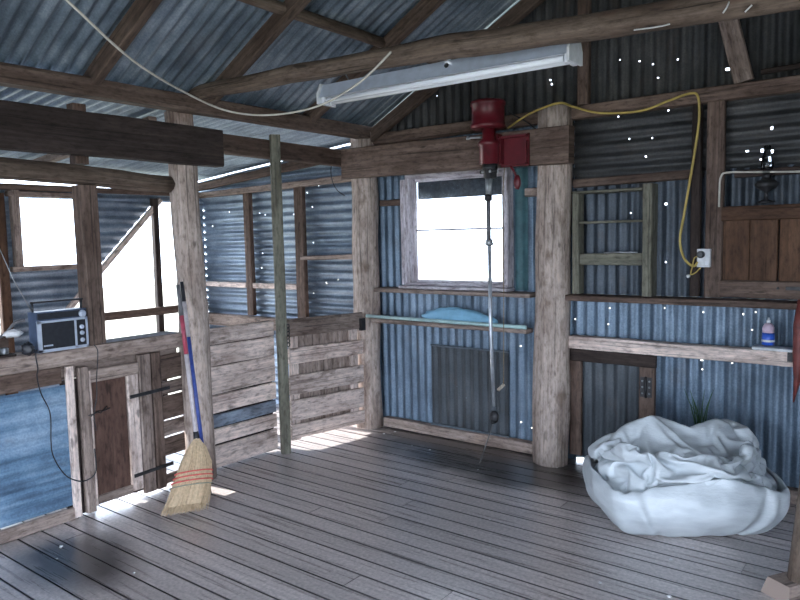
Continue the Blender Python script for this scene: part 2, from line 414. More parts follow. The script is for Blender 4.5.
# lower back wall + around the window, vertical iron
O = (-.1, YW, -.02)
ph = [(404, 212, .010), (404, 283, .009), (390, 418, .009), (521, 346, .010), (521, 422, .012), (532, 428, .010), (467, 379, .009), (461, 382, .008), (480, 389, .008), (473, 333, .008),
      (575, 319, .010), (610, 308, .009), (609, 324, .010), (665, 308, .009), (704, 312, .010), (743, 314, .011), (756, 312, .008), (756, 336, .008),
      (590, 360, .010), (585, 442, .010), (702, 360, .010), (702, 369, .010), (666, 204, .013), (666, 262, .009), (631, 213, .007), (685, 298, .007), (732, 363, .006), (752, 330, .007)]
wb = MB().sheet(O, X_, Z_, 5.0, 2.42, holes=hl(0, ph, O, X_, Z_, 1, YW), cuts=[(1.84, 2.17, 0, .042), (WL-.01+.1, WR+.01+.1, 1.27, 2.09), (1.82, 5.0, 1.21, 2.42)])
struct(wb.build('wall_back', I_WALL))
# cross-laid dull iron, shade in its colour, between the batten and the plate
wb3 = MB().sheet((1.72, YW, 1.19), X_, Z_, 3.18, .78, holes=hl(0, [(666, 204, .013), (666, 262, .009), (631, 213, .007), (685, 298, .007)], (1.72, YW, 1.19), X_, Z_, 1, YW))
struct(wb3.build('wall_back', I_SHADE))
O2 = (1.70, YW, 1.93)
ph2 = [(618, 116, .008), (668, 111, .009), (629, 139, .007), (652, 138, .008), (646, 157, .011), (747, 151, .016), (772, 128, .012), (762, 151, .014), (772, 151, .014), (770, 157, .014), (770, 160, .014), (761, 160, .010), (771, 165, .012)]
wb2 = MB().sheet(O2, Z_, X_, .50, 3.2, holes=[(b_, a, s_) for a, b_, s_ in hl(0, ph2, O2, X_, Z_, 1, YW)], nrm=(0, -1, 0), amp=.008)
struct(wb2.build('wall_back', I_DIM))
# gable
O3 = (-.1, YW, 2.40)
ph3 = [(x_, y_, s_*.75) for x_, y_, s_ in [(551, 84, .016), (550, 80, .012), (433, 116, .009), (620, 60, .008), (639, 61, .010), (652, 64, .012), (678, 59, .014), (659, 78, .010), (714, 72, .009), (728, 69, .020), (640, 75, .007), (437, 96, .007)]]
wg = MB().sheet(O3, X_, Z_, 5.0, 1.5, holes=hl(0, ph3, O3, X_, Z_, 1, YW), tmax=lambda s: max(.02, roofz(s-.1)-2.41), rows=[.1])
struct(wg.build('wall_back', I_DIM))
# iron behind the pens, corrugations level
O4 = (XO-.06, YW, -.02)
ph4 = [(213, 226, .010), (259, 213, .008), (265, 215, .008), (261, 268, .010), (267, 172, .007), (289, 212, .008), (294, 214, .008), (313, 207, .010), (307, 193, .008), (327, 283, .010), (313, 293, .008), (313, 243, .009), (298, 266, .008), (230, 212, .008), (318, 185, .012), (338, 280, .008), (296, 232, .007), (262, 253, .008)]
wp = MB().sheet(O4, Z_, X_, 2.42, 2.41, tmin=lambda s: max(0, (s-.02-2.435)/.085+2.46), holes=[(b_, a, s_) for a, b_, s_ in hl(0, ph4, O4, X_, Z_, 1, YW)], nrm=(0, -1, 0), amp=.010)
struct(wp.build('wall_back', I_PEN))
# outer wall of the pens (level corrugations); window opening, doorway with a raking brace, opening added beyond the frame to let sun in
O5 = (XO, -6.8, -.02)
yy = lambda y_: y_+6.8
wl = MB()
wl.sheet(O5, Z_, Y_, 2.13, 4.3, nrm=(1, 0, 0), amp=.010)                         # y -6.8 .. -2.5
wl.sheet((XO, -2.5, -.02), Z_, Y_, .70, .62, nrm=(1, 0, 0), amp=.010)            # low sheet under the added sun opening
wl.sheet((XO, -.17, -.02), Z_, Y_, 2.03, .36, nrm=(1, 0, 0), amp=.010)  # hidden corner sheet, added to keep sun off the back wall
wl.sheet((XO, -2.5, 1.42), Z_, Y_, .60, .78, nrm=(1, 0, 0), amp=.010)  # upper sheet, mostly out of view, added to block sun streaks
wl.sheet((XO, -1.88, -.02), Z_, Y_, 1.44, .75, nrm=(1, 0, 0), amp=.010, tmax=lambda s: max(.05, min(.75, .53+(s-1.0)*1.0)) if s > .95 else .50)
wl.sheet((XO, -1.15, 1.20), Z_, Y_, .82, .80, nrm=(1, 0, 0), amp=.010, tmax=lambda s: max(0.01, min(.80, (s-.04)*1.0)))
wl.sheet((XO, -2.5, 2.0), Z_, Y_, .11, 2.7, nrm=(1, 0, 0), amp=.010)
struct(wl.build('wall_left', I_PEN))
# right and rear walls (behind the camera), each with a wide doorway
wr = MB().sheet((XR, .19, -.02), (0, -1, 0), Z_, 7.0, 2.55, cuts=[(2.6, 6.0, 0, 2.25)])
struct(wr.build('wall_right', I_WALL))
we = MB().sheet((XO, YR, -.02), X_, Z_, XR-XO, 3.9, cuts=[(2.4, 6.4, 0, 2.3)], tmax=lambda s: (roofz(s+XO) if s+XO > -.1 else leanz(s+XO))-.0)
struct(we.build('wall_rear', I_WALL))
# roof: corrugations run down the slope
rf = MB()
sl = math.sqrt(1+.534**2)
ovh = .30
rf.sheet((RIDGE, YR-.1, roofz(RIDGE)+.055), Y_, (-1/sl, 0, -.534/sl), 6.8+.19+.1+.03, (RIDGE+.12)*sl, amp=.011, nrm=(-.534/sl, 0, 1/sl), warp=.012,
         holes=[(5.25, 1.9, .012), (5.6, 2.0, .010), (4.9, 1.4, .010)])
rf.sheet((RIDGE, YR-.1, roofz(RIDGE)+.055), Y_, (1/sl, 0, -.534/sl), 6.8+.19+.4, (XR-RIDGE+ovh)*sl, amp=.011, nrm=(.534/sl, 0, 1/sl))
struct(rf.build('ceiling', I_ROOF))
rl = MB(); s2 = math.sqrt(1+.085**2)
rl.sheet((-.12, YR-.1, leanz(-.12)+.035), Y_, (-1/s2, 0, -.085/s2), 5.30, 2.75, amp=.014, nrm=(-.085/s2, 0, 1/s2))
rl.sheet((-.12, -1.62, leanz(-.12)+.030), Y_, (-1/s2, 0, -.085/s2), 1.84, 2.75, amp=.014, nrm=(-.085/s2, 0, 1/s2))
struct(rl.build('ceiling', I_PEN))

def timber(name, label, cat, p0, p1, w, h, mat, upv=Z_, group=None, parent=None, **k):
    mb = MB().beam(p0, p1, w, h, upv, **k)
    if parent is not None: return mb.build(name, mat, parent)
    o = mb.build(name, mat, loc=(V(p0)+V(p1))/2)
    if cat == 'structure': return struct(o)
    return tag(o, label, cat, group)
def pole(name, label, cat, pts, rad, mat, n=16, jit=.10, segs=14, parent=None):
    P = [V(p) for p in pts]; out = []; rr = []
    for k in range(segs+1):
        t = k/segs*(len(P)-1); i = min(int(t), len(P)-2); f = t-i
        nz = N.noise_vector(V((k*.35, len(label)*1.7, 2.2)))*.008
        out.append(P[i].lerp(P[i+1], f)+nz)
        rr.append(rad[0]+(rad[-1]-rad[0])*k/segs)
    mb = MB().tube(out, rr, n, jit)
    if parent is not None: return mb.build(name, mat, parent)
    return tag(mb.build(name, mat, loc=P[0]), label, cat)

# ------------------------------------------------------------------ posts
pole('post', 'pale round corner post holding the left end of the heavy overhead beam', 'post', [(-.09, .07, 0), (-.075, .07, 2.49)], [.115, .105], W_POST, jit=.14)
pole('post', 'round tree trunk post under the right end of the red machine beam', 'post', [(1.60, .05, 0), (1.645, .05, 2.45)], [.13, .115], W_POST, jit=.14)
pole('post', 'smooth pale round post beside the broom', 'post', [(-.20, -1.57, 0), (-.20, -1.58, 1.2), (-.22, -1.60, 2.47)], [.105, .088], W_POST, jit=.10)
tb = timber('upright', 'thin greenish square upright between the slatted pen panel and the gate', 'post', (-.13, -.86, 0), (-.13, -.86, 2.36), .075, .075, W_GREEN, upv=(.8, -.6, 0), jit=.004)
timber('upright', 'square timber upright in the bright pen opening behind the radio', 'post', (-.23, -2.26, 1.01), (-.23, -2.26, 1.94), .10, .11, W_BROWN, upv=X_)
timber('upright', 'short stub of timber between the round rail and dark overhead beam', 'post', (-.23, -2.28, 2.06), (-.23, -2.28, 2.40), .08, .08, W_BROWN, upv=X_)
pole('post', 'leaning pole at the right edge beside the wool bag', 'post', [(3.295, -1.05, 0), (3.46, -.93, 2.3)], [.058, .05], BARK, jit=.1)
pb = MB().prism([(-.085, 0), (.06, 0), (.06, .085), (-.05, .085)], (3.222, -1.125, .001), (3.280, -1.03, .001), Z_)
tag(pb.build('wood_block', W_GREY, loc=(3.22, -1.1, 0)), 'small chamfered wood block on the floor at the foot of the leaning pole', 'block')

# ------------------------------------------------------------------ overhead timbers
pole('tie_log', 'long peeled log spanning the room above the fluorescent light', 'log', [(-.25, -1.60, 2.535), (.9, -1.6, 2.515), (1.9, -1.6, 2.475), (3.0, -1.6, 2.41), (4.85, -1.6, 2.38)], [.046, .056], BARK, jit=.16, segs=34)
timber('wall_plate', 'dark wall plate beam under the roof above the pens', 'beam', (-.02, .15, 2.455), (-.02, YR+.1, 2.455), .10, .10, W_BROWN)
timber('overhead_beam', 'heavy dark squared beam fixed across the pale round post at upper left', 'beam', (-.04, -1.43, 2.205), (-.04, -4.9, 2.205), .09, .235, W_DARK, jit=.006)
timber('overhead_beam', 'brown beam under the lean-to sheet edges left of the corner post', 'beam', (-.19, -.02, 2.255), (-.19, -1.47, 2.265), .08, .13, W_BROWN)
timber('machine_beam', 'heavy brown plank carrying the red shearing machine', 'beam', (-.135, -.10, 2.205), (1.825, -.10, 2.175), .09, .235, W_BROWN, jit=.005)
timber('top_plate', 'long brown plate beam along the top of the back wall', 'beam', (-.15, .11, 2.405), (4.85, .11, 2.405), .08, .085, W_BROWN)
pole('round_rail', 'round pole rail resting on the upright above the radio', 'rail', [(-.22, -1.69, 1.975), (-.22, -2.3, 2.0), (-.22, -3.6, 2.03)], [.05, .062], BARK, jit=.16)
raf = [(-.62, 'rafter whose foot meets the plate above the thin green upright'), (-1.52, 'rafter directly behind the left end of the round tie log'), (-2.30, 'roof rafter crossed by the sagging white cable at upper left'), (.07, 'end rafter along the gable beside the bright roof gap')]
for yv, lb in raf:
    dz = -.085 if yv > 0 else 0
    timber('rafter', lb, 'rafter', (-.06, yv, roofz(-.06)+.005+dz), (RIDGE, yv, roofz(RIDGE)-.02+dz), .052, .10, W_RAFT, upv=(-.534, 0, 1), jit=.005)
timber('rafter', 'rafter just showing in the top left corner of the picture', 'rafter', (-.06, -3.1, roofz(-.06)), (RIDGE, -3.1, roofz(RIDGE)-.02), .052, .10, W_RAFT, upv=(-.534, 0, 1))
for k, yv in enumerate((-3.9, -4.7, -5.5, -6.3)):
    timber('trim_%d' % (k+1), '', 'structure', (-.06, yv, roofz(-.06)), (RIDGE-.03, yv, roofz(RIDGE)-.02), .052, .10, W_RAFT, upv=(-.534, 0, 1))
for k, yv in enumerate((.07, -.9, -1.9, -2.9, -3.9, -4.9, -5.9)):
    timber('trim_%d' % (k+5), '', 'structure', (XR, yv, roofz(XR)-.01), (RIDGE+.03, yv, roofz(RIDGE)-.02), .052, .10, W_RAFT, upv=(.534, 0, 1))
def purl(x, lb, r=.032):
    z = roofz(x)+.012
    pole('purlin', lb, 'purlin', [(x, .12, z), (x, -2.0, z+.01), (x, -3.4, z+.01), (x, -6.6, z)], [r, r], BARK, jit=.22, segs=26)
purl(.72, 'knotty round roof purlin with pale cut end running across the rafters')
timber('purlin', 'squared purlin high on the left roof slope', 'purlin', (1.55, .12, roofz(1.55)+.01), (1.55, -6.6, roofz(1.55)+.01), .07, .05, W_RAFT, upv=(-.534, 0, 1))
timber('trim_12', '', 'structure', (RIDGE, .15, roofz(RIDGE)-.06), (RIDGE, YR+.1, roofz(RIDGE)-.06), .05, .16, W_RAFT)
timber('lean_to_rafter', 'thin sloping rafter against the iron behind the pens', 'rafter', (-2.35, .09, 2.155), (-.16, .09, 2.325), .05, .075, W_BROWN)
timber('lean_to_rafter', 'rough rafter under the lean-to sheets behind the upright', 'rafter', (-2.38, -1.78, 2.175), (-.24, -1.78, 2.365), .06, .06, W_GREY)
timber('lean_to_rafter', 'lean-to rafter nearest the left edge of the picture', 'rafter', (-2.38, -2.75, 2.175), (-.24, -2.75, 2.365), .06, .06, W_GREY)

# ------------------------------------------------------------------ back wall framing
timber('bottom_plate', 'worn timber along the floor at the foot of the back wall', 'rail', (.04, .14, .045), (1.46, .14, .045), .07, .08, W_GREY, jit=.006)
timber('bottom_plate', 'floor plate along the back wall behind the wool bag', 'rail', (2.35, .14, .045), (4.8, .14, .045), .07, .08, W_GREY, jit=.006)
timber('shelf_board', 'narrow weathered shelf board just below the window', 'shelf', (.055, .085, 1.175), (1.47, .085, 1.175), .17, .032, W_GREY, jit=.003)
timber('shelf_board', 'long dark shelf board below the box shelf and brown hatch', 'shelf', (1.735, .085, 1.172), (4.3, .085, 1.172), .17, .036, W_BROWN, jit=.003)
timber('wall_rail', 'thick grey rail across the back wall behind the wool bag', 'rail', (1.735, .095, .862), (3.12, .095, .862), .085, .085, W_PALE, jit=.006)
timber('batten', 'brown batten above the box shelf right of the trunk post', 'batten', (1.74, .14, 1.94), (2.55, .14, 1.95), .05, .055, W_BROWN)
timber('batten', 'short batten between the corner post and the window', 'batten', (.045, .14, 1.885), (.265, .14, 1.885), .05, .05, W_BROWN)
timber('batten', 'short batten between the window and the trunk post', 'batten', (1.385, .13, 1.90), (1.505, .13, 1.90), .06, .06, W_GREY)
timber('batten', 'thin batten on the back wall above the brown hatch', 'batten', (2.75, .14, 1.93), (4.6, .14, 1.945), .05, .04, W_DARK)
timber('stud', 'wide brown stud running down the back wall to the socket', 'stud', (2.645, .12, 1.20), (2.645, .12, 2.415), .10, .045, W_BROWN, upv=Y_)
timber('stud', 'narrow dark stud behind the hanging yellow cable', 'stud', (2.535, .13, 1.20), (2.535, .13, 2.36), .055, .04, W_DARK, upv=Y_)
timber('gable_stud', 'gable stud above the trunk post, right of the light fitting', 'stud', (1.815, .12, 2.455), (1.82, .12, 3.40), .08, .045, W_BROWN, upv=Y_)
timber('gable_brace', 'raking grey gable brace below the right end of the log', 'brace', (2.795, .10, 2.455), (2.665, .10, 2.98), .105, .035, W_GREY, upv=Y_)
timber('gable_rail', 'thin rail across the gable right of the raking brace', 'rail', (2.88, .12, 2.50), (4.6, .12, 2.53), .03, .03, W_DARK)

# ------------------------------------------------------------------ window in the back wall
w1 = bpy.data.objects.new('window_1', None); COL.objects.link(w1); w1.location = (.91, .15, 1.2); struct(w1)
f = MB()
f.beam((WL-.045, .15, 1.18), (WL-.045, .15, 2.10), .04, .10, Y_); f.beam((WR+.045, .15, 1.18), (WR+.045, .15, 2.10), .045, .10, Y_)
f.beam((WL-.06, .15, 2.085), (WR+.06, .15, 2.085), .10, .05); f.beam((WL-.10, .10, 1.205), (WR+.09, .10, 1.205), .13, .022); f.beam((WL-.06, .13, 1.228), (WR+.06, .13, 1.228), .08, .02)
f.beam((WL-.085, .105, 1.22), (WL-.085, .105, 2.06), .045, .03, Y_)
f.build('window_frame', W_FRAME, w1)
WC = (WL+WR)/2; WW = WR-WL
f = MB()
f.box((WC, .165, 1.655), (WW, .022, .014)); f.box((WL-.012, .165, 1.65), (.026, .025, .80)); f.box((WR+.012, .165, 1.65), (.026, .025, .80)); f.box((WC, .165, 1.248), (WW, .025, .022)); f.box((WC, .165, 2.05), (WW, .025, .03))
f.build('sash', W_FRAME, w1)
f = MB(); f.box((WC, .168, 1.453), (WW, .004, .39)); f.box((WC, .168, 1.85), (WW, .004, .375)); f.build('pane', GLASS, w1)
f = MB(); f.sheet((WL, .19, 1.90), X_, Z_, WW, .16, amp=.004, pitch=.12); f.build('blind', BLIND, w1)
tp = MB().sheet((1.275, .165, 1.2), X_, Z_, .10, .88, amp=.006); tag(tp.build('trim_strip', TEAL, loc=(1.47, .165, 1.2)), 'narrow teal iron strip right of the window', 'trim')

# window and doorway in the outer wall
w2 = bpy.data.objects.new('window_2', None); COL.objects.link(w2); w2.location = (XO+.03, -1.42, 1.43); struct(w2)
f = MB()
for a, b_ in (((-1.72, 1.385), (-1.72, 2.06)), ((-1.115, .9), (-1.115, 2.06))): f.beam((XO+.04, *a), (XO+.04, *b_), .07, .06, Y_)
f.beam((XO+.045, -1.78, 2.03), (XO+.045, -1.09, 2.03), .06, .045); f.beam((XO+.045, -1.78, 1.405), (XO+.045, -1.09, 1.405), .06, .045)
f.build('window_frame', W_GREY, w2)
f = MB().box((XO+.02, -1.42, 1.72), (.004, .56, .59)); f.build('pane', GLASS, w2)
timber('door_post', 'dark post in the bright doorway left of the smooth round post', 'post', (XO+.05, -.42, 0), (XO+.05, -.42, 2.03), .06, .06, W_DARK)
timber('doorway_brace', 'raking brace across the bright doorway behind the pens', 'brace', (XO+.05, -.35, 2.02), (XO+.05, -1.34, 1.02), .05, .045, W_PALE, upv=X_)
timber('doorway_rail', 'low cross rail across the bright doorway behind the pens', 'rail', (XO+.09, -1.12, .935), (XO+.09, .12, .935), .04, .075, W_BROWN)
timber('top_rail', 'top rail above the window and doorway behind the pens', 'rail', (XO+.05, -2.6, 2.085), (XO+.05, .12, 2.085), .06, .05, W_BROWN)
timber('door_post', 'reddish post at the left edge beyond the radio aerial', 'post', (XO+.05, -1.85, 0), (XO+.05, -1.85, 2.03), .06, .08, W_RED)

# ------------------------------------------------------------------ framing behind the pens
timber('pen_rail', 'top rail of the iron wall behind the pens', 'rail', (XO+.04, .12, 2.075), (-.19, .12, 2.115), .07, .055, W_GREY)
timber('pen_rail', 'pale middle rail left of the first stud behind the pens', 'rail', (XO+.04, .125, 1.165), (-1.665, .125, 1.165), .05, .05, W_PALE)
timber('pen_rail', 'pale middle rail between the two studs behind the pens', 'rail', (-1.56, .125, 1.165), (-.955, .125, 1.165), .05, .05, W_PALE)
timber('pen_rail', 'wide low rail along the iron wall behind the slatted panel', 'rail', (XO+.04, .13, .80), (-.25, .13, .80), .06, .12, W_GREY)
timber('pen_stud', 'stud left of the greenish upright on the iron behind the pens', 'stud', (-1.615, .125, .87), (-1.615, .125, 2.06), .09, .05, W_BROWN, upv=Y_)
timber('pen_stud', 'stud right of the greenish upright on the iron behind the pens', 'stud', (-.90, .125, .87), (-.90, .125, 2.09), .11, .05, W_BROWN, upv=Y_)
timber('pen_shelf', 'short rough shelf board between the stud and the corner post', 'shelf', (-.84, .10, 1.435), (-.215, .10, 1.445), .10, .04, W_GREY, jit=.005)

# ------------------------------------------------------------------ pen wall (x = -0.2)
XP = -.2
timber('pen_rail', 'long weathered cap board on the pen wall under the radio', 'rail', (-.235, -1.69, .965), (-.235, -3.7, .965), .16, .09, W_GREY, jit=.006)
timber('pen_plank', 'brown plank on the pen wall above the blue iron', 'plank', (XP-.035, -2.47, .86), (XP-.035, -3.7, .86), .03, .10, W_BROWN, jit=.005)
bi = MB().sheet((XP-.03, -3.7, .085), Z_, Y_, .72, 1.275, nrm=(1, 0, 0), amp=.008, pitch=.088)
tag(bi.build('blue_iron_panel', I_BLUE, loc=(XP-.03, -3, .4)), 'panel of blue painted corrugated iron low in the pen wall', 'panel')
timber('kick_board', 'thin kick board on the floor under the blue iron', 'board', (XP-.02, -2.425, .04), (XP-.02, -3.7, .04), .03, .075, W_GREY)
timber('stile', 'pale upright board at the right edge of the blue iron', 'board', (XP-.01, -2.43, .015), (XP-.01, -2.43, .905), .045, .03, W_PALE, upv=X_)
timber('stile', 'brown door stile left of the dark pen door panel', 'board', (XP-.01, -2.352, .02), (XP-.01, -2.352, .89), .055, .05, W_GREY, upv=X_)
timber('pen_plank', 'shadowed plank tucked under the pen cap above the pen door', 'plank', (XP-.05, -1.69, .875), (XP-.05, -2.47, .875), .02, .10, W_GREY)
timber('pen_plank', 'dark plank added behind the gap left of the pen door', 'plank', (XP-.055, -2.385, .01), (XP-.055, -2.385, .82), .16, .018, W_DARK, upv=X_)  # added backing, keeps light out of the gap
timber('pen_plank', 'dark plank added behind the joints right of the pen door', 'plank', (XP-.055, -1.93, .03), (XP-.055, -1.93, .82), .24, .018, W_DARK, upv=X_)  # added backing, so these joints stay dark
pd = empty('pen_door', (XP, -2.15, .05), 'low timber pen door with dark panel and twisted wire latch', 'door')
f = MB(); f.beam((XP-.02, -2.195, .10), (XP-.02, -2.195, .79), .225, .02, X_); f.build('door_panel', W_PANEL, pd)
f = MB(); f.beam((XP-.015, -2.315, .045), (XP-.015, -2.315, .86), .018, .035, X_); f.build('stile', W_PALE, pd)
f = MB(); f.beam((XP-.015, -2.04, .06), (XP-.015, -2.04, .79), .075, .032, X_); f.build('stile', W_PALE, pd)
f = MB(); f.beam((XP-.015, -2.32, .825), (XP-.015, -2.0, .825), .032, .075, Z_); f.build('top_rail', W_GREY, pd)
f = MB(); f.beam((XP-.015, -2.305, .075), (XP-.015, -2.08, .075), .032, .055, Z_); f.build('bottom_rail', W_GREY, pd)
f = MB(); f.tube([(XP+.012, -2.345, .60), (XP+.02, -2.31, .605), (XP+.015, -2.28, .615), (XP+.022, -2.25, .612), (XP+.018, -2.21, .62)], .0035, 6); f.tube([(XP+.012, -2.33, .59), (XP+.02, -2.30, .615), (XP+.015, -2.27, .60), (XP+.016, -2.225, .635)], .003, 6); f.build('wire_latch', DKSTEEL, pd)
f = MB(); f.beam((XP+.008, -2.07, .655), (XP+.008, -1.79, .665), .008, .022); f.build('strap_hinge', DKSTEEL, pd)
f = MB(); f.beam((XP+.008, -2.07, .155), (XP+.008, -1.79, .165), .008, .022); f.build('strap_hinge', DKSTEEL, pd)
timber('pen_plank', 'upright grey plank beside the pen door', 'plank', (XP-.012, -1.955, .02), (XP-.012, -1.955, .905), .085, .03, W_GREY, upv=X_)
timber('pen_plank', 'narrower upright plank left of the slatted crate boards', 'plank', (XP-.012, -1.872, .02), (XP-.012, -1.872, .905), .065, .032, W_BROWN, upv=X_)
lt = empty('crate_panel', (XP, -1.75, .02), 'dark crate of crossed boards with bright slits behind the broom', 'panel')
for k, (z0, z1) in enumerate(((.03, .095), (.215, .335), (.345, .445), (.455, .61), (.62, .705), (.716, .875))):
    f = MB(); f.beam((XP-.02, -1.835, (z0+z1)/2), (XP-.02, -1.68, (z0+z1)/2+.004), .018, z1-z0); f.build('slat', W_BROWN if k % 2 else W_GREY, lt)
for yv in (-1.83,): 
    f = MB(); f.beam((XP-.045, yv, .02), (XP-.045, yv, .90), .035, .022, X_); f.build('batten', W_BROWN, lt)
# slatted panel right of the smooth post
sp = empty('slatted_panel', (XP, -1.2, .02), 'wide panel of pale weathered horizontal boards right of the smooth post', 'panel')
bz = [(.895, 1.005), (.742, .885), (.545, .735), (.41, .535), (.31, .40), (.195, .30), (.025, .18)]
for k, (a, b_) in enumerate(bz):
    f = MB(); f.beam((XP-.02, -1.465, (a+b_)/2), (XP-.012, -.875, (a+b_)/2+random.uniform(-.008, .008)), .024, b_-a, jit=.006)
    f.build('board', I_BLUE if False else (W_PALE if k != 4 else wood('blue_grey_board', (.13, .16, .21), (.24, .29, .36), (.34, .40, .47))), sp)
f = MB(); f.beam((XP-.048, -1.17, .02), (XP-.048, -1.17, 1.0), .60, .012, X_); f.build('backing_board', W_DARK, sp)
# gate
A, B = V((-.125, -.80, 0)), V((-.012, -.085, 0)); gd = (B-A).normalized(); gn = V((gd.y, -gd.x, 0))
gt = empty('pen_gate', A, 'slatted pen gate of pale boards hung between green upright and corner post', 'gate')
for k, (z0, z1) in enumerate(((.875, 1.01), (.665, .785), (.43, .575), (.225, .385), (.085, .195))):
    f = MB(); f.beam(A+V((0, 0, (z0+z1)/2)), B+V((0, 0, (z0+z1)/2-.012)), .024, z1-z0, jit=.006)
    f.build('slat', W_GREY if k == 0 else W_PALE, gt)
for q in (.06, .65):
    f = MB(); p = A+gd*q-gn*.026; f.beam(p+V((0, 0, .07)), p+V((0, 0, .98)), .085, .022, gn); f.build('stile', W_PALE, gt)
f = MB(); p = A+gd*.36-gn*.045; f.beam(p+V((0, 0, .10)), p+V((0, 0, .93)), .60, .010, gn); f.build('backing_board', W_GREY, gt)
f = MB()
for k in range(6): f.tube([A+gn*.02+V((0, 0, .96-k*.028))+gd*(-.012+.012*math.cos(t))+V((0, 0, .016*math.sin(t))) for t in [i*math.pi/4 for i in range(9)]], .004, 6)
f.build('chain', DKSTEEL, gt)
f = MB().box(B-gd*.01+gn*.02+V((0, 0, .90)), (.03, .05, .10)); f.build('latch', DKSTEEL, gt)

# ------------------------------------------------------------------ hatches, doors, box shelf on the back wall
ht = empty('wall_hatch', (.87, .16, .08), 'dark corrugated hatch under the window behind the hanging rod', 'hatch')
f = MB().sheet((.51, .165, .09), X_, Z_, .70, .64, amp=.006, holes=[(.24, .33, .009), (.19, .31, .008), (.33, .25, .008)]); f.build('hatch_sheet', I_HATCH, ht)
EDGE = plain('grey_edge_metal', (.14, .17, .20), .5, .3)
f = MB(); f.beam((.51, .15, .085), (1.215, .15, .085), .02, .022); f.build('bottom_edge', EDGE, ht)
f = MB(); f.beam((.51, .155, .735), (1.215, .155, .735), .014, .014); f.build('top_edge', EDGE, ht)
ld = empty('low_door', (2.0, .12, .02), 'low dark timber framed door with iron inset beside the trunk post', 'door')
f = MB(); f.beam((1.725, .115, .77), (2.31, .115, .77), .03, .085); f.build('top_rail', W_DARK, ld)
f = MB(); f.beam((1.765, .115, .065), (1.765, .115, .727), .09, .03, Y_); f.build('stile', W_BROWN, ld)
f = MB(); f.beam((2.255, .115, .03), (2.255, .115, .727), .105, .03, Y_); f.build('stile', W_BROWN, ld)
f = MB().sheet((1.81, .13, .06), X_, Z_, .395, .67, amp=.007); f.build('inset_sheet', I_HATCH, ld)
f = MB(); f.box((2.23, .095, .60), (.03, .006, .13)); f.box((2.275, .095, .60), (.03, .006, .13)); f.tube([(2.252, .09, .53), (2.252, .09, .67)], .008, 8); f.build('hinge', DKSTEEL, ld)
hinge_ = bpy.data.objects['hinge']
for xx in (2.23, 2.275):
    for zz in (.56, .60, .64): MB().lathe((xx, .0915, zz), [(.007, 0), (.007, .002), (.003, .004)], (0, -1, 0), 8).build('screw', STEEL, hinge_)
bx = empty('box_shelf', (2.03, .1, 1.19), 'open greenish timber box shelf on iron right of the trunk post', 'shelf')
f = MB(); f.beam((2.265, .10, 1.195), (2.265, .10, 1.905), .06, .12, Y_); f.build('side_board', W_GREEN, bx)
f = MB(); f.beam((1.785, .10, 1.195), (1.785, .10, 1.88), .045, .10, Y_); f.build('side_board', W_GREEN, bx)
f = MB(); f.beam((1.76, .10, 1.875), (2.23, .10, 1.875), .10, .018); f.build('top_board', W_GREEN, bx)
f = MB(); f.beam((1.81, .11, 1.675), (2.235, .11, 1.675), .09, .014); f.build('shelf_board', W_GREEN, bx)
f = MB(); f.beam((1.81, .08, 1.43), (2.235, .08, 1.43), .025, .075); f.build('shelf_board', W_GREEN, bx)
f = MB(); f.tube([(1.98, .062, 1.472), (2.08, .055, 1.476), (2.20, .06, 1.474)], .005, 6)
tag(f.build('metal_rod', STEEL, loc=(2.1, .06, 1.47)), 'thin shiny rod lying on the box shelf rail', 'rod')
hd = empty('cupboard_hatch', (3.0, .1, 1.2), 'reddish brown boarded hatch on the back wall at the right edge', 'hatch')
for k, xx in enumerate((2.765, 2.915, 3.07, 3.22, 3.37)):
    f = MB(); f.beam((xx, .125, 1.30), (xx, .125, 1.66), .148, .022, Y_, jit=.001); f.build('board', W_RED, hd)
f = MB(); f.beam((2.69, .11, 1.70), (3.45, .11, 1.70), .05, .085); f.build('top_rail', W_RED, hd)
f = MB(); f.beam((2.69, .11, 1.255), (3.45, .11, 1.25), .05, .10); hbr = f.build('bottom_rail', W_BROWN, hd)
f = MB(); f.beam((3.04, .082, 1.265), (3.4, .082, 1.265), .008, .022); f.lathe((3.0, .083, 1.265), [(.008, 0), (.006, .005)], (0, -1, 0), 8); f.build('bolt', DKSTEEL, hbr)

# ------------------------------------------------------------------ rail below the window, with bundle
rl_ = empty('pipe_rail', (.8, .02, .95), 'pale green pipe rail across the wall below the window', 'rail')
f = MB(); f.tube([(.02, -.055, .965), (.8, -.05, .962), (1.47, -.05, .958)], .014, 12); f.build('pipe', PIPE, rl_)
f = MB(); f.beam((.045, .03, .93), (.045, .17, .93), .04, .03); f.beam((.05, .02, .925), (1.46, .02, .925), .10, .03); f.build('bracket', W_GREY, rl_)
def blob(name, c, size, mat, amp=.15, fr=4, n=3, fn=None):
    import bmesh
    bm = bmesh.new(); bmesh.ops.create_icosphere(bm, subdivisions=n, radius=1)
    mb = MB(); sd = random.uniform(0, 50)
    for v in bm.verts:
        p = v.co.copy(); r = 1+amp*N.noise(p*fr+V((sd, 0, 0)))+amp*.5*N.noise(p*fr*2.3+V((0, sd, 0)))
        q = V((p.x*size[0], p.y*size[1], p.z*size[2]))*r
        if fn: q = fn(q, p)
        mb.v.append(V(c)+q)
    for fc in bm.faces: mb.face([v.index for v in fc.verts], [(0, 0)]*3, True)
    bm.free(); return mb
def bund(q, p):
    q.z = max(q.z, -.026); q.z *= (1.0-.35*max(0, p.x)) if q.z > 0 else 1
    return q
tag(blob('b', (.86, .03, .968), (.345, .05, .095), CYANP, .10, 3, 4, bund).build('folded_sheet', CYANP, loc=(.83, .03, .94)), 'folded pale blue plastic sheet lying on the pipe rail', 'sheet')

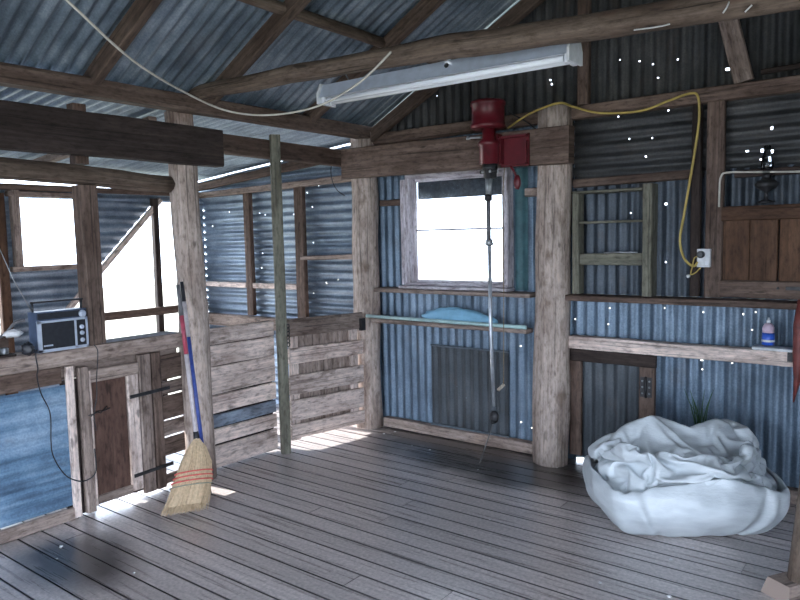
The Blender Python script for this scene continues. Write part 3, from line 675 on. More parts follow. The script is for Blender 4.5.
# ------------------------------------------------------------------ shearing machine
sm = empty('shearing_machine', (1.288, -.16, 2.2), 'red overhead shearing machine with jointed drive rod on the plank', 'machine')
mx, my = 1.288, -.235
f = MB().lathe((mx, my, 2.315), [(.10, 0), (.118, .008), (.118, .03), (.110, .034), (.110, .15), (.118, .155), (.118, .175), (.108, .185), (.085, .19)], n=28)
f.build('motor', RED, sm)
f = MB().lathe((mx+.005, my, 2.08), [(.055, 0), (.066, .004), (.066, .12), (.075, .125), (.075, .15), (.045, .17), (.045, .235)], n=24)
f.box((mx+.005, -.17, 2.2), (.10, .06, .16)); f.build('gearbox', RED, sm)
f = MB(); f.box((1.45, -.155, 2.165), (.205, .018, .21)); f.box((1.36, -.18, 2.165), (.018, .06, .17)); f.box((1.54, -.172, 2.145), (.014, .03, .15)); f.box((1.45, -.175, 2.255), (.2, .04, .014)); f.box((1.45, -.172, 2.075), (.19, .03, .012))
f.build('mounting_bracket', RED, sm)
f = MB(); f.beam((1.13, -.225, 2.275), (1.24, -.235, 2.265), .03, .012, jit=.001); f.lathe((1.125, -.225, 2.262), [(.014, 0), (.016, .012), (.01, .024)], n=10); f.build('lever', STEEL, sm)
f = MB().lathe((mx+.012, my, 1.985), [(.03, 0), (.045, .006), (.045, .05), (.052, .055), (.052, .095)], n=18); f.tube([(mx-.05, my-.02, 2.03), (mx+.07, my-.02, 2.03)], .014, 8); f.build('clutch', DKSTEEL, sm)
for a in range(6):
    t = a*math.pi/3; f = MB(); f.lathe((mx+.012+.058*math.cos(t), my+.058*math.sin(t), 2.02), [(.008, 0), (.009, .012), (.004, .02)], n=8)
    f.build('bolt', STEEL, sm)
f = MB(); f.tube([(mx-.012, my, 1.995), (mx-.008, my, 1.87)], .013, 10); f.tube([(mx+.02, my, 1.995), (mx+.006, my, 1.87)], .011, 10); f.build('fork', STEEL, sm)
f = MB().lathe((mx-.003, my, 1.835), [(.016, 0), (.026, .006), (.026, .038), (.016, .045)], n=14); f.build('joint', DKSTEEL, sm)
f = MB(); f.tube([(mx-.003, my, 1.84), (mx-.003, my, 1.57)], .015, 12); f.build('drive_rod', GREYH, sm)
f = MB().lathe((mx, my, 1.53), [(.014, 0), (.024, .006), (.024, .04), (.016, .05)], n=14); f.tube([(mx-.03, my, 1.55), (mx+.03, my, 1.545)], .008, 8); f.build('joint', STEEL, sm)
f = MB(); f.tube([(mx+.002, my, 1.54), (mx+.006, my, .95), (mx+.028, my-.005, .42)], .0125, 12); f.build('drive_rod', plain('pale_steel_rod', (.50, .53, .58), .3, .5, .2, 20), sm)
f = blob('k', (mx+.03, my-.005, .345), (.034, .03, .045), DKSTEEL, .12, 3, 3); f.lathe((mx+.022, my-.02, .30), [(.012, 0), (.014, .01), (.01, .02)], n=10); f.build('handpiece_joint', DKSTEEL, sm)
f = MB(); f.tube([(mx+.025, my, .31), (mx-.02, my-.01, .18), (mx-.06, my-.02, .06), (mx-.075, my-.03, .004)], .004, 6); f.build('core_cord', plain('grey_gut_cord', (.10, .10, .10), .6), sm)
f = MB(); f.tube([(1.37, -.16, 2.06), (1.352, -.155, 1.9), (1.35, -.15, 1.2), (1.343, -.15, .56)], .0035, 6); pc_ = f.build('pull_cord', CORD, sm)
f = MB(); f.tube([(1.30, -.15, .515), (1.345, -.15, .56)], .012, 8); f.build('toggle', plain('pale_toggle_wood', (.5, .44, .36), .7), pc_)
f = blob('k', (1.46, -.15, 1.955), (.025, .02, .05), RED, .1, 2, 3); f.tube([(1.41, -.16, 2.07), (1.44, -.16, 2.03), (1.455, -.15, 1.99)], .008, 8); f.build('switch_handle', RED, sm)

# ------------------------------------------------------------------ fluorescent light
fl = empty('fluorescent_light', (1.7, -1.45, 2.4), 'unlit white fluorescent light fitting hung under the log', 'light')
P0, P1 = V((.96, -1.455, 2.385)), V((2.43, -1.455, 2.375))
f = MB().prism([(-.03, .065), (.03, .065), (.055, .0), (.068, -.004), (.062, .004), (.032, .072), (-.032, .072), (-.062, .004), (-.068, -.004), (-.055, .0)], P0, P1, Z_); f.build('housing', SILVER, fl)
f = MB().prism([(-.052, .002), (.052, .002), (.03, .06), (-.03, .06)], P0, P1, Z_); f.build('reflector', WHITEP, fl)
for sy in (-.028, .028):
    f = MB(); f.tube([P0+V((.03, sy, -.016)), P1+V((-.03, sy, -.016))], .014, 14); f.build('tube', TUBE, fl)
for p, sg in ((P0, -1), (P1, 1)):
    f = MB().prism([(-.072, -.036), (.072, -.036), (.072, .02), (.045, .078), (-.045, .078), (-.072, .02)], p+V((sg*.0, 0, 0)), p+V((sg*.012, 0, 0)), Z_); cap_ = f.build('end_cap', WHITEC, fl)
    f = MB(); f.box(p+V((-sg*.012, -.028, -.016)), (.02, .036, .042)); f.box(p+V((-sg*.012, .028, -.016)), (.02, .036, .042)); f.build('tube_holder', WHITEP, cap_)
f = MB(); f.lathe(P1+V((-.62, -.06, .045)), [(.012, 0), (.012, .006)], (0, -1, .4), 10); f.build('knockout_hole', DKSTEEL, fl)
for q in (.12, .8):
    p = P0.lerp(P1, q); f = MB(); f.tube([p+V((0, 0, .068)), p+V((0, -.05, .12)), p+V((0, -.135, .14))], .004, 6); f.build('hanger_wire', STEEL, fl)

# ------------------------------------------------------------------ cables
def curve(pts, n=8):
    P = [V(p) for p in pts]; out = []
    for i in range(len(P)-1):
        a, b_, c, d = P[max(i-1, 0)], P[i], P[i+1], P[min(i+2, len(P)-1)]
        for k in range(n):
            t = k/n
            out.append(.5*((2*b_)+(c-a)*t+(2*a-5*b_+4*c-d)*t*t+(3*b_-a-3*c+d)*t**3))
    return out+[P[-1]]
f = MB(); f.tube(curve([at(20, -45, 1, -3.05), at(72, 5, 1, -2.95), at(135, 62, 1, -2.6), at(188, 94, 1, -2.1), at(228, 111, 1, -1.75), at(270, 115, 1, -1.72), at(318, 106, 1, -1.68), at(360, 82, 1, -1.64), at(391, 52, 1, -1.665)]), .0055, 8)
tag(f.build('white_cable', CREAMC, loc=(.5, -1.8, 2.4)), 'sagging white cable strung from the roof to the log', 'cable')
f = MB(); f.tube(curve([at(508, 128, 1, .05), at(524, 117, 1, .02), at(540, 109, 1, -.09), at(560, 103, 1, -.09), at(574, 107, 1, .04), at(600, 113, 1, .05), at(640, 111, 1, .05), at(668, 101, 1, .05), at(690, 93.5, 1, .05), at(698, 97, 1, .05), at(699, 120, 1, .06), at(695, 150, 1, .07), at(690, 180, 1, .07), at(684, 215, 1, .07), at(680, 240, 1, .07), at(684, 258, 1, .07), at(693, 266, 1, .07), at(698, 262, 1, .075)]), .0075, 8)
tag(f.build('yellow_cable', YELLOW, loc=(2.3, .05, 2.2)), 'yellow extension cable looping over the stud down to the socket', 'cable')
f = MB(); f.tube(curve([at(508, 112, 1, .05), at(525, 121, 1, .04), at(538, 131, 1, .03)]), .005, 6)
tag(f.build('twisted_wire', DKSTEEL, loc=(1.45, .04, 2.4)), 'short dark wire crossing the yellow cable beside the trunk post', 'wire')
f = MB(); f.tube(curve([at(719, 207, 1, .09), at(719.5, 190, 1, .09), at(721, 177, 1, .09), at(728, 172.5, 1, .09), at(760, 172, 1, .09), at(800, 171.5, 1, .09), at(840, 171, 1, .09)]), .006, 8)
tag(f.build('white_wire', CREAMC, loc=(2.8, .09, 1.9)), 'thin white wire bent above the brown hatch', 'wire')
f = MB(); f.tube(curve([at(334, 158, 1, -.12), at(331, 168, 1, -.12), at(332, 180, 1, -.12), at(337, 190, 1, -.12), at(345, 196, 1, -.12)]), .004, 6)
tag(f.build('loose_wire', BLACKP, loc=at(334, 158, 1, -.12)), 'loose black wire dangling in front of the iron beside the corner post', 'wire')
so_ = empty('power_socket', at(704, 258, 1, .09), 'white power socket with black plug on the wide stud', 'socket')
c = at(704, 258, 1, .085); f = MB().beam(c+V((0, 0, -.055)), c+V((0, 0, .055)), .078, .03, Y_, jit=0, ch=.006); f.build('socket_plate', WHITEC, so_)
c2 = c+V((-.012, -.02, .022)); f = MB().lathe(c2+V((0, .005, 0)), [(.022, 0), (.022, .025), (.016, .035)], (0, -1, 0), 14); f.build('plug', BLACKP, so_)
f = MB().box(c+V((.02, -.018, -.03)), (.016, .01, .022)); f.build('switch', WHITEP, so_)
f = MB(); f.tube(curve([c2+V((0, -.02, -.005)), c+V((-.05, -.02, -.0)), c+V((-.06, -.02, -.05)), c+V((-.075, 0, -.10)), c+V((-.05, .01, -.09)), c+V((-.02, 0, -.06))]), .004, 6)
tag(f.build('plug_lead', YELLOW, loc=c), 'tangled yellow lead tail just below the socket', 'cable')
f = MB(); f.lathe(at(689, 276, 1, .105), [(.008, 0), (.012, .006), (.012, .02), (.006, .026)], (0, -1, 0), n=10)
tag(f.build('insulator', WHITEC, loc=at(689, 276, 1, .085)), 'small white knob at the lower left of the socket', 'knob')

# ------------------------------------------------------------------ lamp, bottle and small things at right
lm = empty('oil_lamp', (2.93, .1, 1.83), 'dark glass oil lamp in front of the torn iron at upper right', 'lamp')
lc = V((2.925, .10, 0))
f = MB().lathe(lc+V((0, 0, 1.755)), [(.045, 0), (.045, .008), (.012, .02), (.010, .06), (.05, .085), (.066, .105), (.05, .125), (.02, .135)], n=18); f.build('reservoir', DKSTEEL, lm)
f = MB().lathe(lc+V((0, 0, 1.89)), [(.022, 0), (.024, .02), (.02, .03)], n=14); f.build('burner', DKSTEEL, lm)
f = MB().lathe(lc+V((0, 0, 1.92)), [(.022, 0), (.034, .04), (.032, .07), (.018, .13), (.018, .16)], n=14); f.build('chimney', glass('pale_lamp_glass', (.55, .58, .6)), lm)
bl = at(768, 345, 1, .05)
bt = empty('spray_bottle', bl, 'small bottle with blue base and pale pink top on the white ledge', 'bottle')
f = MB().lathe(bl, [(.024, 0), (.033, .004), (.034, .04), (.032, .072)], n=20); base_ = f.build('base', BLUEB, bt)
f = MB().lathe(bl+V((0, 0, .072)), [(.032, 0), (.031, .03), (.022, .05), (.012, .056)], n=20); f.build('body', PINKB, bt)
f = MB().lathe(bl+V((0, 0, .125)), [(.011, 0), (.011, .018), (.006, .022), (.005, .034)], n=14); f.build('cap', WHITEC, bt)
f = MB().lathe(bl+V((0, 0, .02)), [(.0348, 0), (.0352, .001), (.0352, .012), (.0348, .013)], n=20); f.build('label_band', WHITEC, base_)
f = MB(); f.beam((2.885, .06, .920), (3.13, .06, .917), .09, .022, jit=.004)
tag(f.build('white_ledge', WHITEC, loc=(3.0, .06, .92)), 'chipped white ledge holding the small blue bottle', 'ledge')
f = MB(); f.tube([at(803, 300, 1, .02), at(800, 325, 1, .0), at(799, 355, 1, -.02), at(797, 380, 1, -.02), at(793.5, 402, 1, -.02)], [.028, .034, .032, .018, .004], 10, .1)
tag(f.build('red_sheath', REDBRN, loc=at(799, 340, 1, 0)), 'dark red tapered sheath hanging at the right edge of the picture', 'sheath')
f = MB().box(at(793, 357, 1, .04), (.05, .05, .05)); tag(f.build('iron_bracket', DKSTEEL, loc=at(793, 357, 1, .04)), 'small dark iron bracket at the end of the grey wall rail', 'bracket')
gr = MB(); g0 = at(700, 432, 1, .10)
for k in range(12):
    b_ = g0+V((random.uniform(-.03, .03), random.uniform(-.02, .02), -.1)); hgt = random.uniform(.22, .42); dx = random.uniform(-.10, .10)
    pts = [b_+V((dx*t*t, -.02*t, hgt*t)) for t in (0, .35, .7, 1)]
    gr.tube(pts, [.004, .004, .003, .0006], 4)
gr.tube([g0+V((0, 0, -.36)), g0+V((0, 0, -.09))], [.018, .03], 8)
tag(gr.build('grass_clump', GRASSM, loc=g0), 'thin green grass blades growing up the wall behind the bag', 'plant')

# ------------------------------------------------------------------ radio and clutter on the pen cap
ra = empty('radio', (XP+.01, -2.47, 1.012), 'portable radio with silver face and aerial standing on the pen wall', 'radio')
rx, ry0, ry1, rz0, rz1 = -.155, -2.62, -2.335, 1.012, 1.235
f = MB().box((rx-.045, (ry0+ry1)/2, (rz0+rz1)/2), (.09, ry1-ry0, rz1-rz0)); f.build('body', NAVY, ra)
f = MB(); fx = rx+.004
f.box((fx, (ry0+ry1)/2, rz0+.008), (.012, ry1-ry0, .016)); f.box((fx, (ry0+ry1)/2, rz1-.055), (.012, ry1-ry0, .012)); f.box((fx, ry0+.012, (rz0+rz1)/2-.025), (.012, .022, .17)); f.box((fx, ry1-.006, (rz0+rz1)/2-.025), (.012, .012, .17)); f.box((fx, ry1-.072, (rz0+rz1)/2-.025), (.012, .012, .17))
f.build('face_trim', SILVER, ra)
f = MB().box((fx-.001, (ry0+ry1)/2-.03, (rz0+rz1)/2-.026), (.008, .19, .15)); speaker_part = f.build('speaker_grille', BLACKP, ra)
f = MB().box((fx-.001, ry1-.038, (rz0+rz1)/2-.026), (.008, .055, .15)); cst = f.build('control_strip', BLACKP, ra)
f = MB().box((fx, (ry0+ry1)/2, rz1-.024), (.010, .27, .034)); dl_ = f.build('dial', BLACKP, ra)
for zz in (.045, .085, .12):
    f = MB().lathe((fx+.003, ry1-.036, rz0+zz), [(.013, 0), (.012, .008), (.006, .010)], (1, 0, 0), 14); f.build('knob', SILVER, cst)
f = MB().lathe((fx+.003, ry1-.03, rz1-.028), [(.021, 0), (.02, .012), (.01, .015)], (1, 0, 0), 18); f.build('tuning_knob', SILVER, dl_)
f = MB().box((fx+.0045, ry0+.055, rz0+.036), (.003, .05, .008)); f.build('badge', SILVER, speaker_part)
f = MB(); f.tube([(rx-.04, ry0+.005, rz1-.01), (rx-.04, ry0+.003, rz1+.05)], .006, 8); f.tube([(rx-.04, ry1-.008, rz1-.01), (rx-.04, ry1-.005, rz1+.05)], .006, 8); f.beam((rx-.04, ry0-.004, rz1+.052), (rx-.04, ry1+.002, rz1+.052), .016, .010, jit=0); f.build('carry_handle', BLACKP, ra)
f = MB(); f.tube([(rx-.06, ry0+.01, rz1), (rx-.05, -2.70, 1.42), (rx-.03, -2.785, 1.64)], [.004, .003, .0015], 8); f.build('aerial', STEEL, ra)
f = MB(); f.tube(curve([(-.15, -2.63, 1.035), (-.14, -2.64, 1.0), (-.148, -2.63, .93), (-.175, -2.625, .88), (XP+.005, -2.60, .78), (XP-.003, -2.555, .66), (XP-.003, -2.56, .5), (XP-.003, -2.555, .42), (XP-.003, -2.52, .33), (XP-.003, -2.47, .26), (XP+.02, -2.40, .225), (XP+.03, -2.33, .26), (XP+.025, -2.325, .40)]), .0035, 6)
tag(f.build('electric_cable', BLACKP, loc=(XP, -2.6, .8)), 'black power cord dangling from the radio over the blue iron', 'cord')
f = MB(); f.tube(curve([(-.153, -2.30, 1.015), (-.147, -2.285, .98), (-.15, -2.29, .9), (XP+.012, -2.28, .80), (XP+.012, -2.285, .70), (XP+.015, -2.31, .6), (XP+.012, -2.30, .5)]), .003, 6)
tag(f.build('thin_wire', BLACKP, loc=(XP, -2.3, .9)), 'thin black wire hanging over the pen door panel', 'wire')
cb = blob('k', (-.145, -2.675, 1.045), (.03, .032, .035), BLACKP, .35, 4, 3); tag(cb.build('cable_knot', BLACKP, loc=(-.145, -2.675, 1.01)), 'small dark cable knot left of the radio', 'cable')
tr = empty('timber_tray', (-.22, -2.95, 1.012), 'dark timber tray on the pen wall left of the radio', 'tray')
f = MB(); f.box((-.22, -2.98, 1.018), (.12, .50, .012)); f.build('base', W_DARK, tr)
f = MB(); f.beam((-.285, -3.22, 1.06), (-.285, -2.715, 1.06), .014, .10); f.build('side', W_BROWN, tr)
f = MB(); f.beam((-.162, -3.22, 1.045), (-.162, -2.82, 1.04), .012, .045); f.build('side', W_DARK, tr)
cn = MB(); cn.lathe((-.20, -2.775, 1.026), [(.02, 0), (.022, .004), (.022, .03), (.016, .034)], n=14)
tag(cn.build('small_tin', STEEL, loc=(-.2, -2.775, 1.02)), 'small metal tin in the timber tray', 'tin')
rg = blob('r', (-.255, -2.70, 1.125), (.03, .05, .022), WOOL, .35, 3, 3); tag(rg.build('white_rag', WOOL, loc=(-.255, -2.7, 1.11)), 'crumpled white rag on the tray behind the radio', 'rag')
f = MB(); f.tube(curve([(-.26, -2.63, 1.19), (-.27, -2.68, 1.18), (-.275, -2.74, 1.12), (-.27, -2.83, 1.095), (-.26, -2.90, 1.10)]), .008, 8)
tag(f.build('grey_cable', GREYH, loc=(-.27, -2.75, 1.12)), 'thick grey cable curling away behind the radio', 'cable')
cl = MB().sheet((-.29, -2.25, 1.013), X_, Y_, .13, .52, amp=.004, pitch=.06, warp=.03)
for v in cl.v: v.z = max(v.z, 1.012)+.004
tag(cl.build('pale_cloth', plain('pale_grey_cloth', (.42, .43, .48), .8), loc=(-.22, -2.0, 1.013)), 'pale crumpled cloth on the pen wall right of the radio', 'cloth')

# ------------------------------------------------------------------ broom and second handle
br = empty('broom', (.22, -1.97, 0), 'straw millet broom leaning head-down against the smooth post', 'broom')
J = V((.085, -1.80, .37)); T = V((-.055, -1.785, 1.335))
f = MB(); f.tube([J, J.lerp(T, .55)], .0135, 12); f.build('handle', PALEH, br)
f = MB(); f.tube([J.lerp(T, .55), J.lerp(T, .8)], .0137, 12); f.build('painted_grip', REDH, br)
f = MB(); f.tube([J.lerp(T, .8), T], [.0135, .012], 12); f.build('handle_tip', GREYH, br)
side = (V((.79, .61, 0))*.55+V((-.03, .85, 0))*.45).normalized(); hb = V((.262, -1.945, 0.0)); ax = (hb-J)
def headpt(s_, d_, t):
    """s_: -1..1 across, d_: -1..1 thickness, t: 0 top .. 1 tips"""
    cen = J.lerp(hb, t)+V((0, -.10*t*t*.6, 0))
    w = (.018+.115*(1-math.exp(-3.2*t)))*(1 if t < .75 else 1+.12*(t-.75)*4)
    dep = .018+.03*math.sin(min(1, t*1.3)*math.pi*.6)
    nr = side.cross(ax).normalized()
    return cen+side*(s_*w-.035*t*t)+nr*(d_*dep)
bs = MB()
for k in range(620):
    a = random.uniform(0, 2*math.pi); rr_ = random.random()**.5
    s_, d_ = rr_*math.cos(a), rr_*math.sin(a); e = random.uniform(.9, 1.0)
    pts = [headpt(s_*(1+random.uniform(-.04, .04)), d_, t*e) for t in (0, .15, .35, .6, .85, 1)]
    for p in pts: p.z = max(p.z, .004)
    bs.tube(pts, [.0028, .003, .003, .0028, .0022, .0012], 4, caps=False)
for lvl in range(12):
    pass
bs = bs.build('bristles', STRAW, br)
core = MB(); n0 = 0; NS = 18; TT = [i/14*.9 for i in range(15)]
for t in TT:
    for i in range(NS):
        a = 2*math.pi*i/NS; core.v.append(headpt(.93*math.cos(a), .93*math.sin(a), t))
for k in range(len(TT)-1):
    for i in range(NS):
        j = (i+1) % NS; A0 = k*NS; core.face([A0+i, A0+j, A0+NS+j, A0+NS+i], [(0, 0)]*4, True)
core.build('straw_core', STRAW, br)
for t in (.47, .53, .59):
    f = MB(); f.tube([headpt(1.04*math.cos(a), 1.06*math.sin(a), t) for a in [i*2*math.pi/32 for i in range(33)]], .0045, 6); f.build('stitching', STITCH, bs)
f = MB(); f.tube([headpt(1.04*math.cos(a), 1.06*math.sin(a), .65) for a in [i*2*math.pi/32 for i in range(33)]], .0035, 6); f.build('stitching', plain('green_grey_stitch', (.25, .27, .2), .7), bs)
f = MB(); f.tube([J.lerp(T, -.03), J.lerp(T, .05)], [.022, .016], 12); f.build('wire_binding', DKSTEEL, br)
mp = empty('blue_pole', (.06, -1.76, .02), 'blue painted pole leaning beside the broom handle', 'pole')
J2 = V((.075, -1.735, .10)); T2 = V((-.085, -1.735, 1.35))
f = MB(); f.tube([J2, J2.lerp(T2, .72)], .012, 12); f.build('painted_shaft', BLUEH, mp)
f = MB(); f.tube([J2.lerp(T2, .72), J2.lerp(T2, .90)], .0122, 12); f.build('pale_band', PALEH, mp)
f = MB(); f.tube([J2.lerp(T2, .90), T2], [.013, .011], 12); f.build('grip', BLACKP, mp)
f = MB(); f.tube([V((.092, -1.735, .002)), J2], [.02, .014], 10); f.build('foot', BLACKP, mp)

